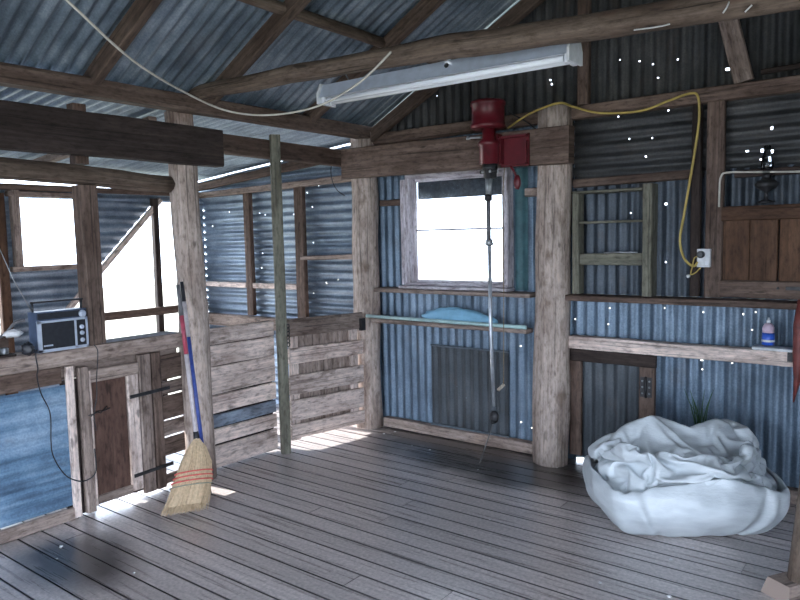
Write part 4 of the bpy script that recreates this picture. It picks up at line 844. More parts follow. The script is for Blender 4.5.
# ------------------------------------------------------------------ wool bag
# the bag is a box-topology sheet (40 x 27 x 35 cells); its draped vertices, x then y then z, as steps in millimetres
BAG_STEPS = ((
-384,18,-11,-15,37,0,18,-1,-49,-16,52,16,-64,-19,70,15,-85,-2,76,16,-73,-13,71,18,-71,-14,65,19,-69,-10,56,19,-82,5,56,17,-77,-12,69,20,-82,-16,75,20,-93,
-15,89,19,-101,-15,101,18,-106,-14,101,17,-101,-15,95,18,-93,-14,91,19,-101,-11,98,16,-109,-7,105,15,-116,-12,117,18,-116,-14,112,20,-109,-17,103,19,-104,
-15,92,18,-90,-13,78,20,-74,-11,67,20,-64,-10,55,21,-64,-9,50,21,-54,-14,46,20,-52,-14,44,21,-3,-16,40,0,-51,51,-65,67,-85,93,-102,105,-87,85,-76,71,-83,
80,-75,77,-90,87,-95,94,-98,101,-104,102,-101,99,-95,95,-102,101,-109,114,-115,125,-116,119,-115,111,-106,98,-94,88,-80,81,-84,87,-85,85,-68,66,-55,53,
0,-12,31,2,-52,48,-65,68,-85,94,-107,109,-114,114,-114,110,-87,84,-86,84,-93,92,-87,87,-91,96,-98,97,-98,95,-96,94,-100,97,-107,113,-115,124,-117,118,-113,
112,-104,97,-92,88,-83,82,-87,90,-84,85,-82,80,-65,63,-14,-15,48,-4,-48,51,-67,68,-82,87,-97,100,-105,106,-105,104,-101,98,-88,84,-84,84,-86,90,-89,92,
-94,92,-106,104,-107,105,-104,100,-109,111,-109,116,-112,115,-107,107,-100,96,-91,86,-87,87,-88,89,-80,84,-85,84,-77,73,-24,-4,44,-4,-48,53,-66,70,-77,
78,-95,98,-98,100,-105,103,-98,97,-84,82,-85,82,-85,90,-91,92,-88,87,-102,97,-104,102,-99,98,-101,99,-100,105,-103,108,-102,102,-98,96,-94,89,-84,84,-87,
90,-92,99,-86,84,-85,78,-41,-9,66,-3,-70,75,-77,80,-84,84,-90,92,-93,95,-104,102,-101,103,-86,86,-84,81,-82,84,-87,87,-87,87,-96,93,-101,97,-103,102,-94,
93,-94,97,-96,99,-95,95,-95,94,-92,90,-83,84,-86,88,-93,100,-94,93,-85,77,-45,-4,66,-4,-61,67,-71,72,-79,79,-86,86,-93,95,-97,96,-91,94,-91,91,-81,79,-83,
84,-90,87,-87,88,-94,94,-98,93,-101,99,-89,90,-89,91,-93,94,-86,88,-92,90,-87,84,-79,79,-75,79,-85,89,-85,86,-73,65,-35,-8,63,-2,-61,65,-67,68,-83,81,-84,
82,-89,91,-87,89,-83,85,-86,84,-84,85,-81,84,-88,82,-80,78,-83,86,-91,91,-100,95,-87,84,-79,80,-80,81,-75,79,-85,84,-79,76,-68,66,-62,65,-72,74,-72,72,
-60,54,-22,-7,54,-1,-61,63,-66,65,-79,74,-82,82,-85,88,-78,78,-75,75,-74,74,-77,82,-83,83,-80,76,-76,74,-79,80,-86,90,-95,92,-87,83,-75,73,-72,76,-77,81,
-80,78,-71,66,-58,58,-54,55,-60,62,-60,58,-49,44,-13,-7,48,-1,-59,60,-70,69,-77,70,-71,71,-75,77,-68,67,-65,64,-62,64,-70,76,-72,71,-71,69,-75,72,-73,74,
-79,84,-88,89,-84,82,-76,73,-77,81,-79,82,-77,74,-67,60,-51,51,-48,47,-51,50,-42,43,-40,36,-27,4,52,1,-55,54,-71,71,-74,69,-68,67,-74,73,-70,67,-61,59,
-56,59,-61,68,-71,71,-69,68,-68,67,-71,74,-76,79,-82,83,-80,77,-76,74,-72,76,-75,76,-68,67,-61,57,-61,57,-58,54,-44,41,-34,34,-27,27,-29,3,56,1,-64,63,
-65,65,-67,64,-66,63,-67,67,-66,63,-59,57,-56,58,-56,63,-65,66,-71,69,-67,67,-64,69,-71,72,-71,73,-74,71,-69,64,-65,67,-64,67,-57,60,-58,58,-61,55,-56,
53,-47,42,-37,33,-23,23,-29,2,56,1,-60,62,-66,66,-63,58,-59,57,-58,59,-60,58,-57,53,-51,51,-48,54,-53,55,-60,58,-60,62,-60,64,-64,65,-64,65,-63,62,-63,
59,-58,57,-57,59,-49,53,-53,54,-55,53,-53,53,-49,44,-37,31,-22,19,-32,0,55,-1,-49,57,-65,67,-55,49,-50,51,-54,56,-59,55,-54,50,-44,45,-42,45,-47,50,-52,
50,-56,59,-61,65,-62,62,-61,59,-60,59,-60,57,-54,51,-50,52,-50,54,-50,54,-51,51,-49,48,-50,44,-34,28,-18,13,-27,-7,54,-1,-53,60,-51,56,-58,53,-39,41,-46,
49,-51,48,-45,43,-40,42,-49,51,-53,56,-55,53,-53,54,-55,57,-55,53,-52,51,-56,54,-56,49,-48,45,-39,44,-43,48,-49,56,-54,58,-55,52,-47,40,-31,25,-17,12,-22,
-6,47,0,-50,52,-42,47,-48,45,-32,34,-36,40,-40,38,-36,35,-43,43,-41,40,-40,43,-46,46,-48,48,-47,48,-47,47,-47,47,-49,45,-46,37,-36,37,-32,36,-33,35,-35,
40,-43,50,-44,45,-42,36,-28,23,-11,5,-18,-2,40,-2,-40,42,-41,43,-35,33,-31,34,-34,38,-30,29,-34,32,-38,37,-36,34,-36,37,-38,39,-39,40,-38,40,-46,48,-43,
42,-42,37,-35,29,-25,25,-23,26,-24,26,-25,25,-28,34,-35,40,-31,28,-21,15,-6,-1,-20,4,40,-2,-36,37,-35,36,-30,28,-25,26,-28,29,-22,22,-32,31,-28,28,-25,
26,-30,29,-30,32,-31,33,-43,43,-41,43,-38,36,-32,27,-28,24,-17,15,-12,13,-14,17,-17,17,-17,23,-25,29,-25,27,-20,14,-8,0,-15,0,41,2,-49,44,-36,34,-24,23,
-19,20,-24,24,-28,31,-29,28,-24,24,-25,25,-23,23,-25,27,-38,40,-41,43,-37,40,-33,29,-23,17,-21,16,-15,12,-2,3,-2,5,-6,8,-11,18,-22,23,-20,22,-16,11,-7,
-1,-12,-4,48,2,-51,43,-33,29,-17,19,-16,13,-19,18,-20,22,-21,22,-24,24,-20,17,-19,22,-31,34,-38,41,-37,39,-32,35,-28,25,-17,10,-13,7,-10,8,-5,6,5,-4,3,
1,-6,11,-13,15,-15,16,-9,4,-1,-7,-10,-8,53,-1,-44,38,-29,27,-16,18,-12,8,-17,14,-24,26,-22,25,-31,31,-29,25,-26,28,-32,36,-36,38,-33,37,-32,35,-26,21,-13,
5,-5,2,-6,6,-7,10,-5,5,-1,0,-1,3,-11,14,-8,8,-3,0,3,-10,-11,-3,47,-1,-44,42,-34,31,-14,15,-12,8,-13,9,-15,19,-27,30,-31,30,-26,22,-24,25,-26,29,-30,33,
-27,33,-28,31,-27,21,-16,9,-2,-2,-1,2,-3,6,-1,4,-1,-3,1,-2,-4,7,-1,4,1,-3,5,-12,-9,1,37,-1,-33,33,-33,28,-21,21,-12,9,-5,0,-10,15,-18,22,-20,18,-19,16,
-16,15,-15,18,-19,22,-19,26,-21,23,-19,14,-14,9,-3,0,2,0,-3,3,-1,4,-4,3,-4,3,1,0,10,-6,10,-13,14,-21,-3,5,23,-1,-21,23,-26,23,-15,12,-5,3,-4,0,1,1,-4,8,
-7,8,-6,1,-3,0,0,2,-4,10,-9,14,-16,19,-10,8,-11,8,-10,10,-7,9,-7,8,-6,7,-4,0,0,-2,12,-10,19,-17,22,-26,26,-31,5,4,16,0,-22,23,-22,18,-11,6,-1,0,6,-7,8,
-6,5,-3,2,-3,5,-9,5,-7,9,-10,9,-3,4,2,-4,9,-7,8,-7,6,-12,12,-5,5,-4,5,-3,1,5,-9,10,-11,23,-21,28,-28,33,-32,29,-33,7,-2,18,1,-19,16,-19,13,-10,8,6,-7,15,
-16,15,-11,12,-12,13,-17,16,-18,11,-12,17,-18,23,-19,17,-10,3,2,0,0,2,-1,-3,6,-2,3,-2,-2,4,-8,15,-16,22,-24,29,-32,38,-36,39,-32,33,-34,8,-2,14,-1,-11,
6,-10,6,-4,5,1,-3,16,-19,20,-17,14,-12,16,-20,19,-20,17,-19,20,-19,22,-19,24,-18,11,-10,10,-11,12,-7,10,-6,5,-3,1,-5,10,-15,20,-23,34,-39,45,-46,51,-48,
46,-38,35,-35,11,-1,10,-1,-5,0,1,-4,5,-4,3,-7,8,-11,12,-8,13,-11,18,-19,19,-19,18,-19,18,-17,19,-19,21,-19,20,-22,22,-22,22,-15,18,-15,14,-12,11,-12,20,
-24,28,-33,43,-49,54,-54,55,-51,50,-45,41,-40,10,5,6,-1,6,-9,9,-11,10,-10,6,-9,7,-10,10,-6,13,-11,19,-19,18,-18,19,-19,18,-17,14,-15,21,-22,27,-30,33,-34,
32,-27,23,-19,23,-20,20,-21,29,-33,40,-46,56,-62,63,-61,59,-57,56,-49,44,-43,12,12,-1,-2,17,-18,19,-23,22,-22,16,-18,13,-14,14,-8,14,-15,9,-11,19,-19,22,
-22,23,-20,20,-19,19,-22,24,-29,36,-38,40,-36,34,-29,32,-29,32,-34,41,-46,53,-57,64,-69,69,-68,65,-63,53,-44,40,-37,4,23,-7,-1,24,-27,30,-36,34,-35,27,
-29,28,-25,21,-15,14,-14,13,-14,6,-6,5,-4,4,0,2,-1,11,-15,29,-38,40,-42,47,-46,47,-43,48,-44,48,-47,54,-61,65,-69,68,-71,75,-74,68,-66,56,-48,31,-26,7,
21,-10,0,22,-27,42,-48,46,-46,41,-43,40,-36,29,-26,21,-20,22,-20,14,-12,9,-5,2,0,0,-2,11,-16,26,-36,45,-47,55,-54,57,-54,58,-53,58,-58,63,-70,73,-77,77,
-79,79,-77,68,-67,61,-54,34,-28,9,19,-7,0,24,-29,42,-49,51,-52,50,-53,51,-51,42,-38,26,-21,19,-15,11,-10,4,1,-3,3,7,-11,18,-24,34,-42,50,-51,60,-56,62,
-58,63,-61,66,-70,75,-79,76,-77,77,-79,76,-77,57,-55,42,-35,31,-28,24,16,-16,1,18,-24,41,-48,51,-53,53,-55,51,-55,55,-49,35,-28,23,-21,21,-21,14,-10,9,
-8,14,-17,23,-28,42,-48,56,-58,64,-61,69,-62,65,-67,61,-64,59,-59,75,-78,73,-76,56,-56,46,-42,45,-40,35,-33,25,9,-12,3,4,-12,35,-40,53,-53,54,-55,52,-58,
55,-51,43,-37,30,-28,27,-26,23,-22,22,-22,24,-25,30,-35,49,-53,60,-58,64,-62,69,-65,67,-68,62,-64,55,-55,66,-71,53,-56,54,-52,52,-46,48,-44,36,-35,4,-4,
23,0,0,-3,22,-27,39,-39,47,-50,54,-59,53,-50,45,-40,35,-33,31,-29,30,-33,36,-38,37,-39,38,-43,57,-57,65,-59,63,-62,66,-63,55,-53,63,-65,52,-53,49,-52,53,
-57,56,-57,55,-49,46,-42,35,-35,-20,5,41,-4,-10,12,-13,9,8,-8,14,-19,31,-34,51,-47,42,-38,34,-34,33,-33,37,-41,44,-50,48,-51,48,-48,52,-47,54,-52,58,-57,
41,-37,55,-51,48,-50,49,-49,46,-47,44,-48,50,-55,58,-54,52,-47,36,-36,-17,4,40,-4,-37,36,-33,31,-25,26,-15,11,0,-1,16,-13,35,-32,34,-34,31,-34,39,-43,46,
-53,52,-54,53,-49,45,-43,50,-50,41,-38,42,-39,46,-43,48,-47,48,-49,48,-47,44,-50,51,-57,64,-62,58,-53,40,-40,-13,3,37,-2,-39,37,-32,31,-45,46,-40,36,-28,
27,-11,11,9,-6,10,-8,31,-33,39,-41,42,-47,40,-42,45,-43,37,-37,37,-35,38,-35,40,-41,48,-48,46,-42,46,-44,49,-51,46,-51,51,-54,62,-61,56,-55,43,-43,-9,5,
30,1,-35,33,-39,37,-46,46,-42,39,-40,42,-37,35,-17,19,-6,11,15,-17,31,-31,29,-33,27,-32,31,-30,32,-29,33,-31,32,-32,34,-38,42,-44,45,-41,49,-43,47,-49,
47,-50,52,-54,57,-59,56,-57,44,-41,-715,-17,-4,22,-24,-14,-6,22,-23,-13,-8,21,-16,-15,-10,20,-8,-16,-10,18,-6,-16,-9,16,-6,-14,-10,14,-2,-13,-8,14,0,-10,
-6,17,8,-2,-14,14,22,-8,-25,10,38,-8,-20,14,33,-11,-16,13,27,-14,-6,13,21,-16,3,12,16,-17,-6,16,14,-17,-1,7,2,-15,29,9,-28,-12,54,1,-38,-12,60,11,-46,-12,
44,12,-29,-7,6,9,8,-11,-11,-1,41,-10,-45,0,68,-6,-82,3,84,-12,-91,10,74,-2,-96,4,84,-7,-98,12,72,-1,-73,16,33,1,-45,18,18,2,-38,9,21,-10,-26,13,31,-12,
-25,7,37,-16,-12,-4,68,4,-28,6,-27,4,-20,-2,-11,-6,-8,-9,-6,-8,-3,-6,0,0,-1,8,13,-14,28,-17,35,-11,29,-8,25,-1,17,-28,36,-12,0,11,-16,33,-30,43,-29,38,
-28,13,3,-21,36,-53,68,-81,84,-99,82,-100,80,-79,61,-47,28,-24,21,-30,24,-23,34,-34,41,-37,73,4,-26,5,-26,3,-19,-1,-12,-5,-9,-10,-4,-10,-2,-5,-3,3,-7,13,
-1,0,13,-7,24,-5,27,-12,37,-14,33,-39,37,-18,14,11,-21,37,-36,46,-31,34,-19,2,-6,-7,17,-35,50,-59,80,-99,76,-87,73,-71,56,-40,24,-33,13,-23,33,-36,43,-43,
59,-43,73,8,-27,8,-26,5,-18,-1,-11,-5,-10,-6,-9,-6,-8,0,-8,8,-9,16,-6,7,3,-2,15,-4,19,-2,29,-19,43,-37,47,-28,2,22,-13,32,-37,43,-27,29,-13,0,1,-17,24,
-43,47,-54,70,-90,78,-82,66,-68,51,-43,28,-25,10,-20,14,-17,27,-36,56,-46,83,7,-24,7,-22,2,-15,-4,-10,-4,-10,-3,-12,0,-14,5,-11,11,-10,17,-8,9,8,-7,15,
-12,26,-9,21,-7,19,-21,27,-9,9,16,-2,23,-28,38,-55,49,-29,14,4,-21,45,-56,59,-65,59,-81,66,-65,46,-49,45,-37,24,-21,12,-17,11,-15,8,-18,38,-30,83,4,-18,
0,-14,-5,-12,-6,-11,-3,-9,-2,-10,0,-11,5,-10,10,-10,15,-8,9,9,-8,13,-11,22,-13,25,-7,20,-23,22,-8,15,6,-4,27,-25,41,-64,52,-33,14,5,-21,31,-36,39,-49,44,
-58,56,-52,33,-34,39,-40,28,-27,20,-15,3,-4,5,-15,19,-20,86,0,-13,-3,-9,-7,-9,-7,-10,-5,-8,-3,-8,0,-10,8,-14,14,-12,14,-5,3,0,1,13,-10,18,-10,28,-23,36,
-30,26,-15,23,-6,-4,24,-26,46,-51,34,-36,21,1,-11,-13,11,-5,-13,21,-29,41,-39,44,-41,41,-39,29,-28,23,-16,4,-3,-2,-7,16,-18,79,-4,-8,-6,-4,-11,-4,-10,-6,
-6,-8,-3,-9,2,-10,8,-12,14,-10,10,-1,-3,4,-6,12,-10,19,-12,29,-26,41,-35,31,-20,23,-10,-8,25,-16,40,-39,19,-21,10,-12,6,-28,24,-6,-12,30,-32,46,-44,38,
-40,41,-33,29,-26,18,-12,3,-2,2,-11,12,-14,74,-7,-2,-13,3,-18,2,-15,-2,-6,-6,0,-9,2,-9,4,-6,8,-4,3,1,-4,7,-8,14,-14,18,-14,25,-20,34,-29,29,-23,19,-8,-3,
24,-23,12,-13,30,-33,18,-31,19,-15,12,1,-5,24,-25,43,-42,33,-36,32,-26,32,-27,17,-11,4,-3,1,-8,12,-13,68,-10,2,-17,8,-22,6,-17,0,-5,-6,0,-9,1,-6,0,-1,4,
0,-2,5,-7,9,-8,15,-15,17,-11,19,-13,22,-18,20,-15,11,-5,-5,17,-17,18,-19,10,-15,14,-21,23,-17,14,-1,-2,18,-20,37,-37,32,-37,34,-29,39,-33,21,-14,1,2,-16,
11,8,-7,59,-14,6,-18,8,-21,8,-15,1,-5,-6,0,-8,-2,-1,-5,4,-4,5,-4,7,-9,15,-14,18,-16,18,-11,17,-11,7,-3,13,-9,7,-2,-7,3,-1,15,-19,17,-21,20,-23,24,-20,13,
-1,-1,11,-12,30,-34,38,-40,35,-32,33,-25,19,-14,-4,2,-20,21,-17,19,52,-14,4,-15,6,-17,6,-11,0,-3,-7,3,-9,1,0,-6,7,-8,9,-7,10,-12,16,-16,20,-18,18,-13,17,
-16,14,-7,3,3,4,1,-7,1,1,8,-12,21,-25,22,-25,24,-22,15,-6,5,1,0,9,-12,29,-31,30,-30,31,-25,10,-6,-14,10,-24,28,-22,23,45,-11,2,-13,5,-12,3,-8,-3,0,-9,6,
-10,6,-4,-2,6,-6,8,-6,7,-10,12,-13,16,-16,17,-17,18,-14,13,-5,4,6,-7,13,-10,3,-5,3,-6,9,-12,15,-19,18,-15,14,-7,9,-2,2,7,-8,17,-18,26,-27,19,-16,-5,8,-27,
24,-24,28,-22,22,36,-7,0,-7,2,-5,-2,-3,-8,4,-12,10,-12,11,-9,3,2,-6,7,-7,5,-5,7,-7,11,-12,15,-16,16,-9,7,2,2,7,-6,10,-8,2,-6,6,-9,11,-17,20,-21,21,-21,
19,-11,12,-5,4,4,-6,14,-13,17,-18,0,1,-19,18,-28,26,-21,24,-32,35,29,-2,-4,-2,-5,1,-8,5,-12,11,-15,16,-17,15,-13,8,-4,-3,5,-9,7,-6,8,-6,9,-9,12,-11,13,
-7,7,-3,8,4,-3,-2,1,4,-9,10,-14,16,-20,21,-23,21,-23,23,-21,21,-10,9,0,0,8,-8,4,-6,-13,13,-29,24,-22,20,-19,23,-34,37,30,-2,-4,-3,-5,-2,-5,3,-6,9,-10,12,
-14,11,-11,6,-3,-1,3,-7,5,-7,7,-4,5,-5,9,-8,13,-9,9,-6,10,-5,8,-3,2,1,-10,14,-20,21,-24,21,-21,19,-22,24,-20,18,-4,6,5,-5,9,-9,-4,3,-23,24,-29,22,-24,23,
-34,36,-35,40,26,-5,2,-8,2,-7,2,-2,0,2,-4,5,-7,3,-3,0,1,-3,3,-6,5,-5,5,-1,1,0,7,-8,16,-12,11,-9,5,-2,7,-2,2,3,-12,15,-22,23,-27,21,-20,19,-18,21,-16,16,
-3,3,8,-12,7,-5,-16,19,-26,28,-34,28,-38,37,-38,39,-44,46,23,-8,7,-10,9,-9,7,-6,2,-3,-1,-2,1,-3,2,-2,2,-3,3,-6,7,-7,7,-4,2,-1,5,-4,15,-12,14,-9,2,0,3,1,
2,2,-17,18,-17,17,-21,17,-16,14,-13,14,-8,8,2,-5,11,-10,-11,15,-26,29,-29,27,-31,28,-37,31,-36,37,-41,45,26,-14,13,-12,13,-12,12,-10,5,-7,4,-7,7,-8,7,-7,
7,-8,8,-10,10,-9,9,-8,5,-3,7,-5,10,-7,13,-10,6,0,3,1,-2,2,-15,13,-13,12,-12,9,-9,6,-6,6,0,0,9,-11,-8,13,-24,30,-28,31,-36,31,-37,32,-36,34,-39,37,-41,42,
29,-17,18,-14,17,-14,14,-14,10,-12,10,-10,9,-10,9,-11,12,-12,11,-9,9,-10,12,-12,11,-7,6,-5,6,-6,12,-9,7,1,-10,16,-8,8,-24,20,-7,3,-6,4,-5,3,-2,0,3,0,2,
-6,-17,22,-19,25,-28,31,-41,37,-42,38,-41,39,-44,42,-44,44,24,-16,18,-13,18,-13,13,-11,7,-8,6,-6,6,-7,7,-9,11,-13,14,-12,12,-12,15,-15,15,-10,8,-7,6,-7,
12,-11,6,1,-9,16,-33,33,-31,29,-19,15,-9,8,-2,0,0,-1,-7,8,-20,16,-17,22,-19,24,-31,34,-42,38,-43,39,-43,42,-49,47,-46,43,21,-11,13,-9,13,-9,10,-7,4,-3,
2,-1,2,-4,7,-9,11,-13,16,-15,18,-18,19,-18,15,-10,8,-8,2,-2,9,-9,3,3,-11,15,-31,32,-27,27,-17,17,-10,10,-16,14,-1,-5,-4,2,-15,14,-12,10,-15,25,-30,32,-35,
33,-39,37,-46,46,-49,47,-48,42,18,-10,14,-10,14,-11,13,-10,8,-6,4,-3,4,-4,8,-8,11,-9,13,-12,16,-17,17,-17,13,-10,10,-11,0,3,5,-6,-23,23,-12,17,-31,33,-27,
31,-22,26,-18,18,-31,28,-28,21,-10,8,-15,12,-9,4,-10,16,-27,33,-33,32,-37,37,-42,42,-48,47,-50,46,5,-7,13,-8,12,-8,11,-9,11,-8,8,-4,5,-2,4,-4,7,-5,8,-5,
8,-9,9,-10,7,-5,2,-4,-2,3,-19,18,-29,27,-29,32,-32,42,-35,40,-33,34,-32,33,-33,33,-34,29,-27,23,-18,12,-8,1,-12,21,-31,36,-42,40,-36,37,-48,47,-50,48,-50,
46,-3,-2,8,-1,6,-2,6,-1,8,-4,10,-5,7,-5,6,-7,6,-5,7,-3,4,-2,1,-2,0,2,-6,0,-13,12,-24,25,-35,35,-36,36,-35,44,-38,42,-35,36,-33,36,-35,40,-38,34,-30,22,
-23,14,-26,20,-17,28,-32,39,-47,44,-49,49,-51,50,-50,44,-47,42,-6,2,4,2,5,1,5,3,5,1,9,-6,12,-10,11,-12,11,-10,10,-7,4,-1,-2,4,-6,6,-18,11,-22,22,-30,31,
-36,36,-38,35,-36,43,-38,43,-38,42,-41,45,-41,44,-39,35,-30,24,-30,20,-36,30,-43,53,-65,72,-56,56,-53,52,-52,51,-55,48,-51,45,-16,8,-1,9,1,7,2,6,3,1,10,
-6,16,-11,14,-13,11,-10,9,-8,3,0,-5,6,-8,5,-14,8,-19,20,-30,32,-38,36,-37,32,-33,34,-29,41,-38,45,-43,45,-39,38,-33,30,-29,26,-43,38,-47,40,-50,58,-70,
77,-73,75,-63,58,-56,53,-56,53,-56,49,-22,9,-1,14,-2,11,0,8,4,0,12,-7,17,-10,14,-12,10,-10,8,-8,2,-1,-4,3,-7,4,-14,8,-19,20,-30,29,-33,30,-32,29,-31,28,
-27,38,-35,44,-35,38,-32,31,-28,27,-35,34,-46,41,-51,48,-61,66,-73,79,-78,83,-72,64,-70,64,-61,56,-54,48,-21,7,0,16,-4,14,0,8,5,3,8,-2,13,-7,14,-11,12,
-13,8,-9,3,-4,-2,1,-7,6,-16,11,-20,10,-20,11,-11,21,-22,19,-23,18,-20,32,-31,41,-33,19,-15,26,-21,26,-40,39,-50,43,-49,48,-62,68,-73,78,-75,79,-77,69,-70,
67,-65,58,-60,53,-22,6,1,14,-2,14,0,11,2,9,3,3,9,-6,15,-12,14,-15,11,-12,7,-9,5,-5,-6,5,-14,7,-19,5,-9,2,-2,14,-14,0,-1,-3,0,8,-8,29,-24,4,-1,2,-4,24,-41,
42,-56,49,-67,68,-60,66,-69,74,-70,73,-71,66,-69,67,-70,63,-69,57,-23,6,3,13,0,15,-1,14,1,9,3,3,10,-5,15,-12,14,-16,13,-13,9,-9,3,-4,-5,2,-10,0,-12,-2,
2,-10,9,-1,-1,-7,5,-6,-1,2,4,13,-18,-2,5,9,-16,6,-21,39,-56,57,-75,75,-62,68,-66,73,-80,82,-89,86,-86,77,-66,46,-55,44,-8,3,10,9,5,12,4,11,4,6,5,3,8,0,
10,-6,10,-12,10,-10,3,-3,-2,0,-9,2,-10,-2,-9,-2,4,-12,13,-16,12,-8,4,-3,-5,1,3,-8,7,-12,9,9,-21,0,-12,29,-49,57,-76,82,-65,70,-63,71,-80,78,-92,91,-94,
74,-63,50,-58,49,-1,-4,19,1,13,6,9,8,6,5,5,6,1,7,1,2,4,-6,13,-13,6,-7,-1,-1,-10,2,-13,0,-11,3,-8,2,7,-10,10,-12,-1,7,-6,2,1,-5,5,-16,3,10,-21,0,-13,29,
-47,58,-78,88,-73,81,-70,78,-90,86,-99,88,-93,84,-85,72,-62,47,2,-7,24,-4,19,2,12,4,10,3,8,4,1,6,-1,4,2,-3,9,-8,4,-7,-3,1,-10,1,-14,1,-12,-1,-6,8,0,-2,
-3,-1,0,-4,2,7,-12,7,-27,16,-37,43,-50,29,-29,30,-49,68,-70,87,-72,88,-77,86,-103,99,-100,87,-92,80,-81,66,-55,44,-3,-5,24,-4,21,-2,17,-2,17,-3,14,-1,7,
1,4,2,1,0,2,-2,-9,6,-14,10,-22,2,-9,-2,-10,3,-12,19,-20,19,-12,8,-5,-4,-4,17,-17,9,-33,25,-45,40,-59,38,-52,53,-56,74,-63,85,-72,93,-86,93,-102,103,-112,
97,-93,80,-88,73,-58,42,-4,-1,23,-2,22,-6,21,-5,19,-3,14,-1,9,1,6,2,0,-1,2,-2,-6,3,-18,6,-9,-13,3,-23,10,-9,0,17,-22,21,-6,-1,6,-12,1,-10,-22,32,-37,29,
-52,43,-51,27,-33,35,-42,61,-51,75,-64,85,-70,86,-96,85,-96,87,-103,97,-111,96,-95,79,-12,1,22,-3,23,-5,22,-3,17,2,10,3,6,4,3,5,1,-1,5,-7,-5,-4,-15,-4,
-7,-12,12,-31,11,-20,-1,21,-8,17,-5,-2,-21,14,-12,0,-14,3,-24,37,-61,43,-34,19,-22,21,-27,48,-49,69,-56,80,-67,86,-84,80,-93,82,-98,92,-106,93,-104,87,
-11,-5,25,-4,23,-1,19,2,12,7,6,7,3,5,2,5,2,-1,0,-6,-12,-3,-13,-6,1,-24,2,-11,-8,-9,0,14,-14,32,-30,27,-23,14,-6,-8,-9,4,-28,24,-49,33,-32,27,-10,4,-11,
32,-39,60,-50,70,-85,107,-97,97,-84,78,-96,90,-105,92,-99,83,-11,-7,26,-2,20,2,16,4,11,8,6,8,4,6,2,3,1,-3,-6,-3,-19,3,-11,-12,4,-25,1,-5,-8,-9,0,12,-7,
-4,7,11,-6,3,-5,-7,-15,12,-33,21,-43,27,-36,31,-14,7,-3,24,-33,49,-45,62,-84,110,-93,84,-80,79,-75,89,-99,82,-90,77,-14,-5,23,1,17,4,15,5,11,7,7,9,3,6,
2,2,0,-2,-20,3,-18,-3,3,-23,7,-23,1,-14,2,0,-5,-15,22,-27,29,-5,9,-1,-5,-5,-18,7,-29,16,-39,36,-47,42,-33,17,-2,17,-20,39,-57,72,-80,101,-88,97,-85,70,
-63,78,-84,79,-86,68,-788,764,-783,802,-821,839,-858,877,-895,913,-932,947,-964,979,-993,1005,-1013,1021,-1007,990,-971,957,-939,928,-912,892,-883,862,
-847,827,-809,803,-799,822,-809,811,-820,824,-822,807,-800,775,-757,733,-719,703,-682,676,-665,673,-686,702,-712,695,-706,693,-711,718,-739,753,-760,770,
-788,784,-780,773,-761,749,-719,760,-780,801,-821,840,-861,879,-900,918,-938,953,-971,987,-1001,1015,-1024,1033,-1029,1017,-1000,989,-969,952,-932,911,
-903,886,-861,843,-832,813,-801,825,-812,826,-816,814,-818,801,-814,788,-768,747,-731,720,-700,694,-692,706,-715,726,-741,724,-733,720,-739,753,-775,790,
-801,794,-805,784,-778,781,-773,759,-709,751,-773,799,-821,845,-867,886,-908,923,-944,960,-977,996,-1010,1023,-1033,1039,-1039,1023,-996,989,-975,962,-953,
933,-917,898,-880,861,-856,837,-824,849,-835,855,-833,828,-845,828,-837,812,-794,781,-762,754,-734,723,-723,732,-727,714,-735,746,-767,753,-767,783,-803,
814,-810,792,-813,796,-785,773,-778,762,-695,746,-767,794,-817,842,-867,888,-912,929,-951,969,-987,1004,-1017,1029,-1036,1041,-1040,1020,-999,991,-988,
982,-966,949,-939,919,-899,879,-878,864,-850,876,-852,875,-865,848,-849,828,-848,830,-817,825,-806,789,-767,765,-768,763,-750,732,-754,772,-792,783,-798,
814,-835,835,-823,800,-823,803,-805,783,-776,764,-691,746,-767,793,-815,838,-864,885,-912,933,-954,975,-991,1007,-1018,1028,-1033,1037,-1036,1024,-1009,
1000,-1000,992,-988,971,-956,934,-917,894,-893,895,-876,902,-881,902,-906,892,-876,855,-874,859,-857,862,-840,827,-811,805,-801,787,-762,747,-771,792,-817,
825,-841,849,-868,844,-827,798,-821,815,-815,792,-773,755,-694,748,-770,794,-816,840,-864,887,-913,936,-960,981,-1000,1015,-1024,1034,-1035,1041,-1038,
1033,-1025,1009,-998,993,-999,983,-976,952,-942,915,-906,918,-900,925,-905,926,-937,926,-905,892,-894,878,-880,870,-865,842,-828,817,-799,789,-762,777,
-801,815,-837,851,-874,856,-873,849,-831,802,-824,802,-793,779,-760,755,-698,746,-767,790,-812,838,-865,890,-916,939,-963,983,-1001,1015,-1024,1033,-1035,
1041,-1040,1039,-1027,1020,-1007,998,-1006,991,-987,964,-944,917,-921,940,-922,937,-920,942,-960,959,-939,928,-939,918,-913,885,-877,873,-849,850,-823,
808,-789,801,-826,845,-867,858,-884,859,-874,847,-828,799,-812,786,-765,775,-765,749,-698,750,-770,792,-814,839,-866,889,-917,940,-963,983,-999,1013,-1023,
1033,-1035,1040,-1038,1047,-1029,1009,-1004,1004,-1013,1001,-991,971,-954,927,-936,942,-928,950,-941,964,-949,946,-963,948,-954,934,-928,906,-881,898,-883,
870,-845,832,-811,824,-848,862,-889,862,-887,861,-874,848,-840,814,-803,798,-781,776,-770,759,-709,759,-780,801,-823,847,-873,896,-925,948,-971,990,-1005,
1019,-1029,1039,-1040,1045,-1042,1051,-1028,1005,-1005,1007,-1015,1008,-1004,987,-965,939,-950,947,-927,945,-929,953,-943,945,-952,935,-949,929,-944,931,
-910,933,-910,900,-874,858,-839,849,-867,861,-886,865,-893,866,-872,845,-848,844,-826,820,-818,809,-785,778,-730,763,-784,807,-831,854,-881,903,-929,952,
